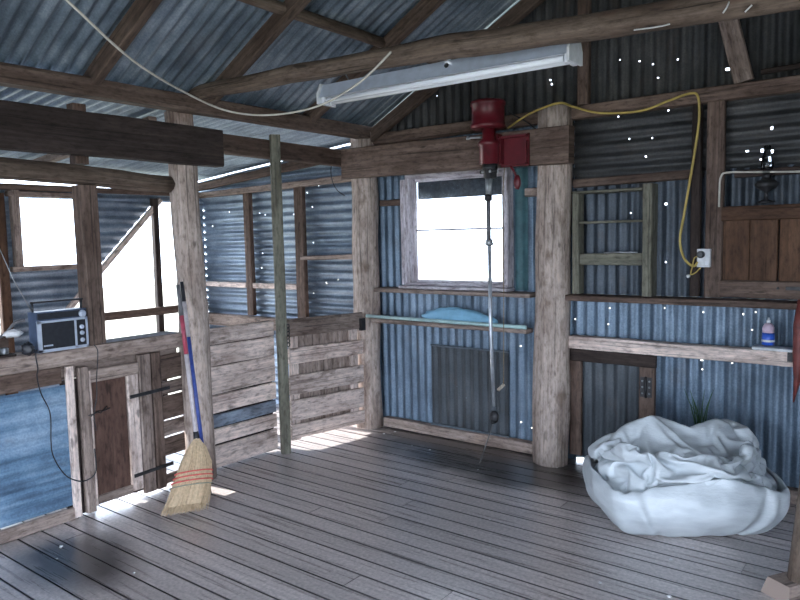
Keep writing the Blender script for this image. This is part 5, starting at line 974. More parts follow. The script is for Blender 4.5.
-973,992,-1006,1018,-1029,1038,-1042,1047,-1042,1050,-1028,1009,-1018,1018,-1014,1011,-1013,1002,-980,958,-964,953,-929,939,-918,945,-955,959,-976,961,
-973,958,-961,943,-919,943,-925,931,-914,899,-876,867,-878,865,-891,865,-885,862,-882,864,-846,856,-871,868,-846,835,-816,812,-753,762,-786,809,-833,854,
-879,902,-924,949,-967,987,-1005,1017,-1029,1037,-1042,1046,-1041,1055,-1038,1015,-1023,1026,-1028,1023,-1016,1005,-984,970,-964,957,-939,935,-919,944,
-959,968,-988,977,-990,973,-976,959,-946,969,-950,967,-946,933,-917,892,-886,863,-887,865,-873,861,-885,875,-871,885,-881,880,-884,869,-852,850,-768,756,
-781,802,-826,849,-872,899,-919,944,-962,981,-999,1012,-1024,1032,-1039,1043,-1042,1058,-1042,1016,-1016,1021,-1037,1027,-1014,1009,-996,983,-964,945,-925,
922,-920,947,-971,983,-995,995,-988,966,-977,963,-957,980,-954,975,-947,926,-909,887,-901,874,-891,890,-896,888,-907,901,-926,909,-911,921,-907,900,-882,
877,-785,753,-777,801,-824,850,-872,899,-917,941,-959,979,-998,1012,-1023,1031,-1037,1038,-1042,1060,-1050,1026,-1013,1013,-1027,1026,-1037,1027,-1001,
989,-967,943,-918,916,-927,955,-981,980,-970,987,-1000,975,-976,969,-964,987,-964,986,-959,939,-921,901,-925,898,-908,914,-938,932,-949,945,-959,942,-941,
947,-923,906,-890,872,-785,759,-780,804,-826,852,-876,901,-920,943,-960,980,-997,1012,-1023,1030,-1036,1038,-1040,1058,-1056,1038,-1016,1017,-1033,1020,
-1018,1008,-1006,998,-977,951,-927,932,-931,957,-984,974,-963,986,-997,969,-952,960,-965,987,-971,991,-967,947,-937,917,-941,916,-937,951,-959,956,-979,
972,-984,963,-955,945,-920,904,-888,869,-784,761,-785,807,-829,854,-877,901,-920,943,-959,979,-993,1006,-1016,1025,-1032,1037,-1040,1057,-1058,1042,-1017,
1016,-1028,1010,-1005,1000,-1001,991,-986,960,-942,964,-947,957,-983,968,-957,982,-990,968,-948,968,-958,982,-988,976,-952,929,-929,922,-947,946,-959,968,
-984,981,-1001,994,-1003,979,-962,940,-924,911,-888,870,-784,761,-788,811,-836,861,-884,906,-925,945,-959,977,-990,1003,-1012,1020,-1025,1030,-1030,1050,
-1053,1038,-1012,1010,-1022,1001,-1003,1000,-995,986,-982,956,-935,958,-946,946,-971,955,-945,958,-962,977,-956,973,-958,976,-997,973,-945,922,-938,952,
-966,969,-990,992,-1003,995,-1010,1000,-1009,983,-971,950,-925,906,-884,867,-776,757,-787,812,-840,864,-889,909,-927,945,-960,980,-992,1006,-1015,1021,
-1025,1029,-1026,1046,-1045,1026,-1003,1007,-1011,989,-996,981,-975,962,-959,959,-939,932,-939,948,-957,960,-955,951,-947,963,-961,984,-963,980,-973,946,
-943,918,-936,942,-962,974,-983,983,-999,998,-1010,1007,-1015,990,-978,955,-931,910,-888,869,-767,748,-778,805,-836,861,-887,907,-926,944,-960,979,-993,
1007,-1015,1021,-1022,1022,-1018,1038,-1032,1013,-1004,1010,-1004,982,-991,975,-972,970,-960,940,-917,903,-909,914,-909,915,-912,927,-929,948,-960,973,
-949,967,-983,955,-952,929,-933,927,-949,959,-972,970,-982,985,-994,996,-1005,1000,-989,963,-938,915,-895,875,-764,742,-771,800,-830,856,-883,905,-924,
943,-961,978,-992,1003,-1011,1015,-1017,1016,-1020,1042,-1022,1007,-999,1004,-1009,992,-995,974,-969,964,-951,927,-904,893,-890,913,-905,904,-913,918,-910,
921,-939,964,-943,947,-970,943,-967,945,-927,917,-926,933,-942,937,-964,964,-972,973,-978,976,-956,958,-936,917,-899,879,-780,750,-778,803,-830,854,-877,
901,-921,941,-959,974,-988,998,-1007,1013,-1017,1017,-1018,1024,-999,1008,-1013,996,-988,973,-973,976,-977,956,-937,920,-904,885,-865,884,-887,913,-920,
926,-913,893,-911,931,-934,939,-941,916,-933,912,-930,915,-894,894,-919,915,-938,945,-954,963,-961,970,-947,960,-942,916,-899,877,-791,763,-788,809,-834,
857,-881,902,-924,942,-960,975,-987,1000,-1008,1015,-1018,1020,-1016,1026,-1002,999,-1008,986,-981,979,-975,964,-958,939,-922,904,-880,885,-866,867,-880,
896,-883,898,-889,865,-881,888,-885,894,-910,889,-902,883,-907,894,-880,878,-903,913,-939,965,-965,975,-965,970,-960,958,-940,917,-900,881,-805,766,-788,
811,-835,857,-881,900,-923,941,-960,976,-989,1001,-1007,1017,-1017,1022,-1022,1028,-1001,993,-987,963,-969,965,-958,941,-925,909,-890,872,-853,849,-839,
853,-857,871,-853,871,-867,846,-861,876,-881,868,-888,872,-873,866,-891,868,-882,890,-909,930,-941,968,-953,954,-947,940,-935,942,-927,910,-896,878,-809,
763,-786,810,-832,854,-875,890,-911,927,-949,966,-981,996,-1004,1014,-1018,1026,-1023,1027,-999,987,-972,947,-954,944,-930,917,-899,880,-859,847,-830,821,
-821,835,-823,839,-826,845,-845,841,-853,845,-860,853,-861,836,-849,836,-859,881,-893,895,-914,928,-933,948,-941,932,-924,923,-908,921,-910,896,-882,861,
-806,760,-785,808,-829,852,-871,887,-907,922,-945,963,-980,994,-1002,1013,-1017,1025,-1024,1025,-1000,982,-959,944,-945,920,-901,884,-864,850,-829,814,
-798,801,-794,801,-796,811,-797,816,-820,810,-830,819,-834,832,-832,809,-827,814,-833,854,-867,890,-910,921,-916,923,-915,905,-904,901,-893,909,-892,883,
-866,846,-806,758,-781,804,-824,848,-868,889,-908,927,-949,967,-985,998,-1007,1015,-1019,1022,-1024,1017,-995,975,-947,937,-926,906,-888,862,-839,821,-801,
783,-775,774,-750,772,-774,796,-788,790,-791,770,-792,788,-800,796,-798,787,-807,793,-813,834,-855,877,-888,902,-890,900,-901,890,-883,880,-881,899,-883,
875,-857,842,-806,759,-782,807,-830,853,-874,895,-911,931,-947,963,-981,993,-1004,1011,-1015,1014,-1014,997,-973,958,-934,917,-911,898,-872,854,-834,813,
-808,805,-780,760,-744,763,-746,767,-767,765,-765,743,-763,764,-771,765,-773,761,-783,770,-790,812,-828,844,-858,875,-865,885,-878,876,-877,865,-868,886,
-870,863,-848,835,),
(
-210,3,16,-6,-44,21,1,-21,63,-4,-20,-2,44,-1,-24,1,28,18,-29,1,28,10,-27,2,35,9,-30,4,33,-5,-13,0,21,3,-6,-2,29,-11,4,-3,28,-7,2,-4,30,-6,-2,-3,16,-1,6,
0,20,1,-3,0,26,2,-10,1,26,-2,-6,4,26,-4,-5,3,28,-4,-11,1,34,-6,-10,0,19,-3,4,-4,16,-2,6,-6,20,-2,1,-1,28,-2,-8,-2,24,8,-16,0,24,6,-8,-1,13,9,2,-2,0,-2,
20,-2,1,-7,24,2,-452,14,-27,-21,68,-32,44,-25,23,-3,24,-6,17,-1,19,-6,30,-18,41,-25,48,-28,45,-22,22,2,18,2,22,-1,26,-5,24,-6,29,-17,41,-26,28,-14,28,-12,
21,-1,24,-7,24,-9,33,-15,28,-7,11,7,-2,26,-461,17,-22,-23,72,-35,32,-15,20,2,14,5,12,6,20,-7,18,-9,38,-23,47,-26,49,-25,28,-6,18,5,19,4,23,-5,31,-17,37,
-22,46,-32,36,-24,37,-19,23,-4,23,-4,28,-10,34,-19,38,-20,33,-12,9,16,-451,12,-28,-21,66,-31,23,-3,15,8,9,11,8,9,19,-8,34,-25,51,-36,44,-26,44,-22,39,-16,
28,-2,17,6,22,-8,36,-25,48,-32,55,-39,48,-35,38,-18,27,-9,26,-8,36,-16,40,-22,37,-20,37,-16,16,10,-441,18,-48,-22,63,-23,12,8,14,7,6,16,9,8,17,-8,36,-26,
45,-32,57,-41,57,-34,48,-24,40,-16,24,-2,28,-14,40,-27,50,-35,59,-45,52,-33,36,-13,30,-11,34,-20,40,-19,44,-25,43,-26,40,-19,29,-4,-425,-6,-47,-25,80,-31,
9,9,11,10,12,10,17,3,17,-8,35,-23,51,-40,61,-45,47,-24,36,-13,30,-7,29,-7,30,-15,44,-31,45,-31,57,-42,48,-25,37,-16,38,-18,41,-25,40,-21,46,-31,48,-32,
52,-32,50,-25,-442,17,-67,-26,92,-26,13,4,16,7,10,14,10,9,19,-8,37,-27,45,-33,53,-37,53,-32,46,-25,42,-19,39,-16,34,-17,43,-32,41,-28,49,-31,58,-35,44,
-24,48,-28,51,-33,50,-32,50,-38,58,-43,60,-39,53,-28,-437,14,-63,-19,77,-26,21,-1,15,10,10,11,13,3,28,-14,43,-34,54,-39,53,-35,54,-36,51,-32,41,-20,45,
-23,49,-30,52,-37,47,-31,47,-29,53,-31,50,-28,52,-34,56,-39,50,-34,54,-42,61,-47,66,-44,51,-27,-431,13,-49,-20,68,-35,32,-8,24,-1,6,14,13,2,29,-18,46,-35,
57,-41,60,-43,54,-35,58,-39,48,-29,46,-27,53,-32,58,-37,53,-35,47,-30,53,-33,57,-35,58,-39,46,-32,55,-40,57,-45,65,-51,72,-50,61,-37,-432,18,-52,-23,62,
-27,43,-19,16,5,7,16,13,5,24,-15,38,-25,49,-34,53,-38,56,-34,55,-36,57,-42,52,-33,55,-33,59,-36,47,-32,52,-34,59,-42,66,-45,51,-31,44,-29,52,-38,58,-45,
65,-48,70,-46,48,-27,-440,19,-58,-20,76,-32,25,-2,11,9,13,10,10,11,15,-4,29,-16,42,-27,50,-34,53,-30,53,-36,62,-48,63,-44,55,-33,57,-35,50,-34,58,-41,63,
-48,59,-40,52,-31,51,-34,61,-44,64,-48,52,-35,51,-31,45,-25,-454,20,-49,-15,55,-13,20,4,9,14,4,16,11,10,21,-10,35,-23,49,-33,51,-30,49,-29,50,-36,59,-43,
67,-48,55,-37,58,-37,59,-40,57,-39,53,-40,56,-38,58,-36,57,-40,62,-42,62,-43,61,-44,57,-39,38,-17,-471,21,-30,-14,58,-22,32,-9,10,13,7,12,14,5,27,-18,44,
-29,57,-37,57,-34,53,-35,57,-43,61,-44,61,-44,62,-45,54,-35,51,-31,50,-33,54,-42,67,-50,64,-41,59,-39,59,-38,55,-38,56,-36,55,-32,27,-8,-489,22,-13,-13,
46,-15,12,10,7,14,7,11,13,4,27,-16,46,-29,60,-36,56,-34,50,-32,50,-34,53,-40,54,-38,55,-37,52,-34,54,-36,58,-40,62,-46,71,-54,72,-51,66,-43,63,-44,58,-41,
61,-36,40,-16,22,-8,-492,11,3,-16,30,1,15,8,9,10,9,10,13,3,29,-17,45,-29,53,-30,45,-20,35,-16,33,-17,40,-31,51,-37,57,-36,50,-28,54,-37,61,-44,67,-48,73,
-57,76,-57,76,-55,76,-59,74,-53,55,-29,41,-22,34,-20,-484,12,0,-18,21,10,13,10,-2,21,3,16,14,0,30,-18,42,-25,36,-13,38,-14,33,-12,32,-16,41,-32,48,-34,
49,-28,51,-28,49,-31,54,-37,64,-45,68,-51,70,-52,73,-55,69,-53,77,-54,66,-45,56,-38,43,-26,-484,12,1,-17,21,10,1,23,-1,18,1,17,12,4,22,-7,27,-9,36,-13,
37,-17,37,-19,37,-22,41,-32,48,-32,56,-34,57,-32,49,-31,52,-33,57,-37,63,-47,66,-50,71,-52,67,-53,66,-46,66,-47,63,-42,54,-33,-498,16,9,-19,25,10,-1,25,
1,17,4,11,10,8,14,4,23,-6,31,-8,30,-12,27,-13,33,-22,40,-30,56,-37,62,-40,61,-34,50,-29,43,-24,52,-34,56,-44,61,-44,65,-46,68,-53,65,-48,59,-40,55,-30,
44,-23,-503,24,5,-20,24,12,7,18,-2,24,-3,17,-1,17,10,8,20,-5,26,-1,14,4,18,-5,27,-17,40,-27,57,-35,56,-39,59,-33,52,-31,41,-21,42,-26,49,-36,57,-39,63,
-46,63,-47,71,-53,62,-45,50,-27,42,-20,-500,25,3,-18,32,1,9,15,1,22,-3,19,2,15,8,9,12,5,11,13,10,8,15,-2,23,-11,37,-24,55,-34,56,-39,58,-35,51,-30,38,-19,
37,-20,42,-27,53,-35,60,-42,60,-44,65,-52,54,-37,49,-25,36,-15,-490,22,1,-17,21,10,13,10,6,14,4,13,10,7,-3,19,0,21,6,16,8,9,13,3,22,-9,36,-24,49,-30,59,
-40,55,-35,47,-24,35,-16,31,-15,35,-19,46,-33,60,-41,65,-46,51,-37,52,-35,54,-31,37,-17,-470,-3,6,-12,21,5,17,7,-2,21,3,15,-4,20,2,16,0,21,4,16,9,9,16,
2,22,-7,36,-24,44,-29,55,-37,44,-23,39,-14,31,-12,25,-10,30,-15,44,-33,59,-42,65,-44,54,-35,53,-36,55,-35,44,-24,-457,-16,5,-12,21,7,4,20,4,16,-13,30,-2,
16,8,9,9,13,5,18,7,10,19,-2,22,-6,37,-24,49,-33,49,-35,42,-20,29,-4,23,-1,21,-6,27,-13,42,-31,52,-36,58,-35,56,-36,48,-29,49,-32,44,-27,-447,-22,5,-17,
25,8,-6,26,2,18,-9,25,-1,16,9,11,10,9,8,13,10,10,21,-5,24,-9,41,-27,48,-28,30,-15,32,-11,18,7,10,11,9,5,22,-8,36,-25,47,-29,49,-26,47,-30,48,-29,50,-31,
45,-32,-438,-24,3,-20,15,20,-10,28,-9,27,-1,20,0,20,4,14,6,10,8,12,12,7,27,-12,30,-16,46,-31,45,-23,19,1,21,1,20,1,17,3,6,10,12,1,30,-18,48,-28,39,-20,
38,-22,45,-24,50,-33,53,-40,-432,-15,-14,-21,14,24,-5,27,-4,19,-3,24,-1,24,-2,17,5,10,8,14,8,7,26,-14,32,-17,45,-29,35,-12,34,-13,23,1,20,-2,20,0,5,14,
8,8,25,-12,33,-16,36,-21,42,-24,48,-26,48,-32,51,-37,-435,-8,-20,-23,20,19,-1,22,0,17,5,16,-3,26,0,19,4,13,3,13,11,1,30,-17,38,-21,33,-14,41,-18,33,-14,
31,-9,24,-4,13,8,3,16,7,9,21,-7,34,-17,36,-22,38,-20,44,-27,47,-30,50,-32,-444,0,-20,-24,25,12,-3,23,0,20,-3,22,4,18,8,14,7,13,3,10,17,-7,34,-19,30,-14,
30,-8,27,0,20,-4,27,-9,24,-2,11,8,8,11,11,5,23,-5,31,-13,25,-13,34,-17,43,-31,50,-33,46,-24,-458,16,-21,-23,27,7,-4,24,-7,24,2,17,10,12,14,8,8,13,11,3,
21,-9,30,-12,35,-20,38,-18,27,2,9,6,22,-6,23,-2,18,-3,16,2,22,0,27,-8,23,-6,25,-13,34,-19,42,-31,47,-29,42,-21,-464,20,-2,-25,21,5,-2,18,-8,22,5,14,14,
9,18,4,6,14,16,-1,24,-12,32,-12,33,-13,32,-14,34,-7,22,-7,17,-4,25,-6,22,-6,26,-10,32,-12,30,-7,26,-8,27,-12,36,-21,37,-25,45,-28,45,-26,-460,9,9,-22,28,
-2,3,10,0,13,2,15,7,14,14,7,14,4,21,-6,20,-7,28,-8,27,-2,18,2,17,8,19,-6,29,-17,25,-7,27,-12,32,-16,36,-16,36,-12,33,-14,35,-19,35,-17,34,-22,33,-18,24,
-4,-466,8,-8,-20,37,11,5,9,4,9,0,14,7,13,15,5,7,10,13,4,20,-5,25,-7,25,-2,24,0,8,14,7,7,19,-6,29,-15,30,-13,36,-22,45,-23,45,-23,45,-25,38,-20,28,-9,22,
-7,28,-15,18,4,-475,9,-14,-24,47,15,-2,19,-4,18,1,13,7,10,13,4,21,-4,31,-11,36,-18,35,-16,31,-12,23,-1,5,17,4,11,14,-2,18,-4,26,-10,37,-24,49,-29,49,-26,
37,-14,30,-11,33,-15,22,-4,25,-10,33,-12,-473,12,-3,-25,42,5,-13,29,-7,22,1,13,8,6,21,-5,25,-8,36,-14,40,-20,42,-22,17,3,0,18,5,16,1,14,7,4,20,-3,25,-10,
34,-22,39,-22,42,-17,34,-8,29,-9,20,-3,24,-6,21,-6,31,-13,-461,14,-15,-18,43,-5,4,16,-2,18,1,12,8,5,21,-6,30,-14,42,-19,45,-25,43,-23,9,11,6,10,10,8,13,
1,19,-5,23,-4,25,-8,30,-18,39,-20,34,-9,27,-4,15,6,18,0,25,-7,18,-6,23,-5,-461,15,-18,-15,37,1,15,8,10,7,8,3,11,3,22,-6,33,-16,43,-22,48,-31,44,-24,9,11,
6,11,13,1,16,-2,22,-6,25,-5,31,-14,29,-16,35,-15,22,3,22,2,14,7,20,-1,26,-13,34,-21,34,-15,-456,18,-28,-18,59,-19,33,-10,30,-9,20,-5,21,-9,27,-11,40,-21,
43,-24,47,-30,40,-20,3,15,3,14,11,5,20,-5,25,-7,23,-3,23,-6,24,-11,23,-4,24,0,17,8,16,4,21,-4,22,-14,40,-25,43,-25,-440,22,-49,-18,80,-40,55,-31,41,-17,
38,-20,38,-25,41,-26,42,-23,47,-30,50,-33,38,-19,3,11,9,9,13,6,23,-6,26,-7,28,-6,8,8,10,4,19,-2,24,0,17,7,14,6,14,2,22,-14,39,-24,42,-27,-430,24,-57,-19,
90,-50,55,-32,53,-29,51,-34,53,-38,54,-38,44,-24,49,-34,45,-29,36,-20,6,8,9,12,12,9,21,-6,33,-13,26,-3,1,14,6,8,15,1,19,4,16,9,6,17,4,11,19,-11,36,-22,
41,-28,-427,26,-63,-17,99,-60,71,-47,51,-28,51,-34,54,-39,62,-48,56,-36,56,-40,36,-18,25,-9,13,0,16,6,8,15,16,1,27,-8,22,0,-12,27,-1,17,8,8,10,11,10,13,
1,22,-3,19,9,1,23,-11,28,-14,-490,-1,508,5,-528,4,535,3,-559,6,569,0,-594,8,604,-1,-630,9,637,2,-666,11,662,5,-690,11,677,9,-702,11,683,11,-705,16,681,
7,-683,8,654,9,-661,13,626,13,-634,9,597,12,-603,9,570,16,-584,10,566,-8,-551,10,539,14,-544,9,504,10,-514,11,484,16,-524,14,493,11,-527,14,499,-6,-513,
16,490,13,-516,12,490,13,-496,9,487,12,-489,8,462,15,-477,13,465,2,-476,15,459,15,-491,6,480,8,-511,13,500,18,-551,16,530,3,-565,11,532,1,-556,11,529,0,
-525,9,504,16,-510,-8,511,10,-493,-9,490,-9,-463,2,454,-12,-481,516,-532,547,-566,581,-601,618,-638,656,-675,688,-701,701,-706,717,-714,716,-698,685,-680,
671,-652,629,-616,625,-613,598,-580,565,-546,546,-540,533,-549,531,-540,546,-549,554,-547,542,-522,512,-496,511,-507,514,-511,523,-524,531,-547,562,-581,
571,-588,567,-568,549,-522,534,-518,499,-485,468,-459,439,-475,516,-532,547,-566,583,-606,622,-643,659,-678,693,-707,706,-710,725,-721,725,-715,696,-670,
665,-648,628,-615,601,-587,608,-600,586,-583,582,-583,569,-567,549,-575,572,-572,582,-573,554,-532,548,-538,549,-541,548,-544,548,-554,571,-588,596,-616,
604,-612,589,-584,572,-558,537,-515,500,-480,467,-455,456,-486,517,-533,547,-568,586,-611,626,-648,663,-681,696,-709,713,-721,736,-738,745,-732,714,-691,
681,-656,644,-642,620,-608,614,-610,634,-628,622,-608,584,-593,583,-597,583,-568,561,-571,574,-559,579,-562,574,-551,561,-580,581,-592,612,-619,608,-614,
610,-611,586,-570,540,-534,514,-493,479,-460,473,-466,469,-507,521,-538,549,-571,588,-615,631,-659,674,-695,708,-721,730,-734,751,-746,753,-745,721,-690,
682,-657,650,-636,612,-620,620,-606,625,-603,586,-569,587,-596,584,-607,591,-573,562,-560,568,-559,573,-566,581,-581,594,-590,592,-587,604,-607,587,-590,
583,-593,565,-553,523,-524,498,-474,469,-450,464,-460,461,-522,531,-551,563,-588,604,-633,649,-674,689,-699,713,-713,724,-719,738,-728,732,-722,693,-691,
686,-669,662,-633,613,-615,627,-628,622,-598,579,-572,599,-585,595,-607,592,-611,594,-599,611,-600,615,-605,619,-627,641,-638,642,-637,645,-642,620,-621,
603,-580,554,-544,516,-519,495,-477,475,-458,473,-454,463,-557,548,-563,579,-594,610,-627,642,-655,669,-676,688,-691,710,-711,728,-723,721,-717,691,-695,
686,-663,658,-647,629,-637,646,-637,616,-591,581,-577,603,-583,600,-615,615,-633,615,-622,640,-642,657,-647,658,-666,676,-676,686,-686,685,-684,664,-638,
610,-582,553,-531,504,-507,490,-479,475,-456,471,-455,467,-549,534,-547,563,-579,595,-613,627,-642,655,-670,684,-695,713,-719,738,-736,732,-728,707,-693,
677,-664,661,-666,649,-654,658,-637,625,-608,585,-580,603,-582,605,-606,599,-616,624,-642,660,-651,651,-675,698,-706,721,-717,728,-718,705,-689,665,-638,
610,-583,555,-526,499,-495,482,-478,473,-468,484,-476,487,-541,518,-537,555,-577,595,-619,634,-655,667,-684,696,-708,725,-729,750,-747,745,-740,720,-711,
692,-673,671,-671,657,-667,655,-640,646,-624,600,-578,580,-579,602,-586,607,-621,629,-647,665,-683,686,-708,724,-721,744,-720,718,-707,693,-689,661,-635,
609,-582,556,-529,501,-501,492,-471,465,-453,470,-467,478,-553,522,-543,561,-585,605,-627,647,-668,682,-697,705,-712,727,-729,751,-749,747,-744,720,-716,
701,-680,677,-675,662,-676,660,-649,659,-636,613,-588,592,-574,582,-575,598,-622,650,-672,679,-697,722,-746,743,-737,761,-739,736,-712,693,-691,662,-634,
610,-582,557,-533,506,-492,487,-479,473,-476,494,-488,489,-560,532,-552,573,-593,613,-632,653,-672,687,-700,706,-713,726,-729,751,-750,753,-750,723,-717,
703,-682,677,-685,668,-680,665,-652,665,-650,629,-604,611,-586,594,-587,605,-630,650,-670,691,-713,737,-759,754,-754,779,-758,751,-723,699,-684,659,-634,
609,-584,558,-532,507,-494,483,-488,502,-508,518,-505,496,-556,536,-554,575,-593,612,-633,652,-671,686,-700,710,-719,726,-730,750,-751,761,-759,732,-727,
717,-700,689,-699,683,-691,671,-663,681,-661,643,-624,623,-596,608,-593,602,-628,650,-673,698,-722,746,-768,765,-763,792,-771,759,-730,703,-671,649,-633,
608,-583,554,-534,512,-514,506,-513,532,-533,531,-511,499,-544,534,-553,572,-590,607,-630,649,-671,687,-702,713,-726,731,-736,756,-759,772,-770,745,-737,
720,-708,701,-687,676,-689,663,-677,694,-671,668,-646,632,-610,620,-595,614,-640,645,-670,696,-721,734,-758,783,-779,805,-783,761,-732,706,-676,655,-626,
602,-581,554,-553,530,-538,534,-540,558,-547,533,-514,498,-530,529,-550,569,-589,609,-633,651,-675,690,-708,715,-727,739,-745,764,-767,781,-777,752,-743,
724,-714,706,-684,675,-688,663,-678,694,-668,671,-655,639,-613,628,-612,634,-661,650,-676,703,-727,744,-762,791,-792,812,-787,764,-736,709,-683,663,-636,
613,-591,564,-574,552,-561,565,-562,572,-552,531,-529,517,-529,525,-546,566,-587,607,-632,649,-676,689,-708,720,-732,753,-759,776,-777,786,-778,753,-743,
720,-713,707,-681,673,-687,664,-676,688,-662,653,-637,646,-623,647,-641,646,-672,660,-685,713,-733,754,-774,802,-800,815,-791,765,-741,718,-692,672,-644,
623,-610,583,-597,576,-584,594,-577,582,-560,539,-524,512,-534,524,-547,563,-587,604,-628,645,-669,685,-705,724,-739,764,-771,788,-788,786,-777,754,-744,
721,-712,704,-678,671,-683,660,-668,680,-654,650,-637,662,-639,655,-656,640,-668,674,-699,723,-739,763,-781,809,-797,805,-798,779,-754,730,-702,677,-651,
631,-633,608,-620,603,-584,593,-573,576,-560,547,-532,520,-545,526,-551,565,-591,606,-631,646,-668,686,-705,724,-740,768,-777,795,-795,788,-779,759,-746,
723,-710,701,-680,673,-684,658,-658,669,-650,651,-631,657,-641,657,-662,646,-674,681,-705,727,-739,765,-784,814,-796,797,-800,786,-765,741,-710,686,-670,
645,-655,636,-614,599,-578,586,-577,573,-555,547,-551,544,-554,527,-552,566,-591,606,-631,645,-669,686,-705,726,-742,770,-778,797,-796,785,-774,757,-743,
719,-703,693,-676,669,-676,650,-646,647,-641,661,-633,653,-654,670,-670,655,-673,679,-701,724,-745,770,-785,813,-789,788,-799,787,-767,748,-722,696,-695,
673,-664,647,-619,610,-591,580,-566,550,-550,546,-549,551,-551,525,-549,565,-589,605,-628,645,-668,684,-706,730,-746,774,-780,796,-792,771,-759,746,-731,
708,-693,688,-671,658,-668,645,-653,661,-643,652,-619,639,-643,664,-685,673,-687,692,-705,729,-751,775,-783,809,-784,780,-799,793,-769,746,-742,721,-712,
687,-660,640,-620,603,-587,574,-553,545,-547,541,-548,551,-543,520,-543,559,-583,600,-624,643,-668,687,-710,733,-750,778,-783,795,-787,764,-750,737,-722,
701,-687,684,-670,650,-670,653,-647,651,-632,643,-610,631,-658,678,-692,685,-687,690,-711,738,-761,783,-776,800,-779,769,-791,788,-765,741,-754,736,-712,
689,-665,642,-622,604,-583,571,-551,540,-545,550,-553,545,-533,513,-534,550,-576,593,-621,640,-668,690,-712,736,-751,778,-780,793,-783,762,-747,731,-716,
693,-680,677,-666,642,-666,658,-647,652,-631,632,-603,625,-652,672,-664,669,-679,672,-697,725,-741,763,-770,795,-776,766,-771,760,-784,767,-759,743,-713,
690,-670,646,-623,604,-580,567,-548,538,-532,539,-546,529,-521,508,-529,544,-571,588,-620,641,-671,695,-717,740,-752,778,-777,791,-780,758,-742,726,-710,
688,-675,673,-666,644,-668,660,-640,644,-630,623,-597,616,-636,656,-636,651,-666,657,-681,705,-719,743,-742,768,-778,759,-773,761,-786,782,-763,739,-712,
697,-673,649,-622,601,-577,563,-553,544,-534,543,-531,521,-528,506,-527,541,-568,585,-618,640,-673,696,-719,740,-750,778,-776,792,-781,762,-746,728,-711,
691,-679,675,-672,656,-671,668,-644,634,-624,612,-613,629,-610,629,-611,635,-654,648,-669,687,-702,728,-748,773,-791,781,-789,767,-789,784,-760,737,-711,
694,-668,650,-624,600,-574,561,-540,534,-517,526,-515,510,-535,507,-528,543,-571,590,-624,645,-678,700,-721,742,-750,776,-773,790,-782,773,-758,738,-721,
697,-687,681,-680,665,-659,657,-642,624,-606,600,-607,615,-592,614,-603,627,-642,642,-657,671,-697,725,-746,769,-793,786,-808,783,-790,778,-752,730,-704,
692,-664,645,-619,595,-569,557,-540,537,-517,524,-501,502,-539,507,-530,547,-577,595,-627,648,-677,699,-717,739,-748,769,-768,785,-776,774,-761,737,-725,
704,-697,691,-688,670,-657,658,-634,616,-616,607,-592,599,-582,599,-593,610,-627,650,-661,658,-684,713,-737,760,-789,789,-812,787,-777,755,-733,715,-692,
681,-657,638,-616,593,-567,556,-532,534,-512,514,-493,499,-547,513,-539,554,-584,602,-630,651,-673,695,-711,734,-744,765,-766,782,-773,769,-756,733,-727,
710,-706,700,-689,673,-649,650,-627,608,-620,609,-586,597,-584,584,-576,597,-614,641,-656,654,-680,709,-735,759,-784,785,-808,784,-762,742,-719,697,-675,
664,-643,625,-609,586,-566,555,-530,536,-514,519,-497,499,-554,521,-549,563,-591,610,-635,655,-673,693,-706,728,-737,760,-762,777,-771,765,-755,733,-726,
713,-711,703,-689,679,-654,653,-633,610,-619,610,-587,592,-583,584,-570,595,-613,623,-641,655,-681,707,-733,759,-785,782,-799,781,-755,733,-706,681,-659,
647,-634,617,-593,571,-563,554,-529,535,-510,515,-496,499,-558,526,-555,569,-595,616,-637,658,-674,692,-703,721,-729,754,-757,770,-768,757,-748,730,-722,
713,-710,704,-686,673,-649,647,-633,610,-615,603,-580,582,-571,578,-569,589,-612,617,-634,661,-683,707,-734,750,-779,782,-779,766,-749,727,-710,684,-667,
647,-622,605,-596,580,-558,556,-530,523,-500,504,-493,496,-550,523,-552,568,-592,613,-633,655,-673,692,-704,722,-729,753,-755,765,-761,748,-741,727,-720,
714,-711,702,-678,660,-637,640,-634,622,-620,612,-592,578,-564,574,-567,585,-608,611,-633,658,-678,688,-715,732,-753,764,-752,748,-733,714,-704,678,-672,
651,-623,612,-604,583,-560,546,-524,531,-511,512,-495,489,-528,508,-536,553,-577,599,-623,643,-667,685,-701,719,-726,749,-749,760,-756,743,-740,727,-720,
716,-709,699,-679,658,-634,632,-643,626,-608,623,-604,591,-571,587,-585,568,-589,610,-634,652,-675,673,-701,717,-717,733,-716,719,-703,693,-680,655,-671,
649,-627,619,-609,584,-561,540,-523,527,-507,509,-504,497,-507,499,-522,539,-561,581,-606,625,-651,667,-687,706,-716,738,-741,753,-753,739,-738,730,-723,
716,-699,688,-668,645,-634,629,-643,631,-602,628,-614,608,-585,590,-596,573,-591,592,-612,632,-659,657,-675,700,-690,690,-671,682,-664,671,-662,641,-661,
639,-642,636,-609,582,-559,536,-519,506,-500,507,-492,484,-511,518,-535,551,-567,584,-602,618,-638,654,-668,689,-698,718,-725,738,-743,735,-737,724,-706,
698,-682,670,-655,628,-639,627,-627,636,-613,639,-620,631,-607,587,-598,575,-582,569,-594,607,-634,644,-651,671,-655,643,-625,637,-620,643,-636,631,-651,
626,-639,635,-609,582,-563,536,-517,526,-528,514,-499,483,-526,540,-561,576,-593,609,-622,637,-650,667,-672,692,-693,712,-713,727,-727,722,-727,712,-693,
685,-667,653,-661,633,-637,626,-610,632,-609,629,-621,630,-615,598,-581,556,-578,562,-588,606,-634,623,-613,632,-618,604,-585,607,-594,616,-608,613,-633,
613,-634,623,-604,578,-558,552,-533,510,-497,484,-474,486,-526,523,-550,565,-593,610,-634,652,-672,689,-699,715,-713,731,-724,737,-729,725,-715,699,-689,
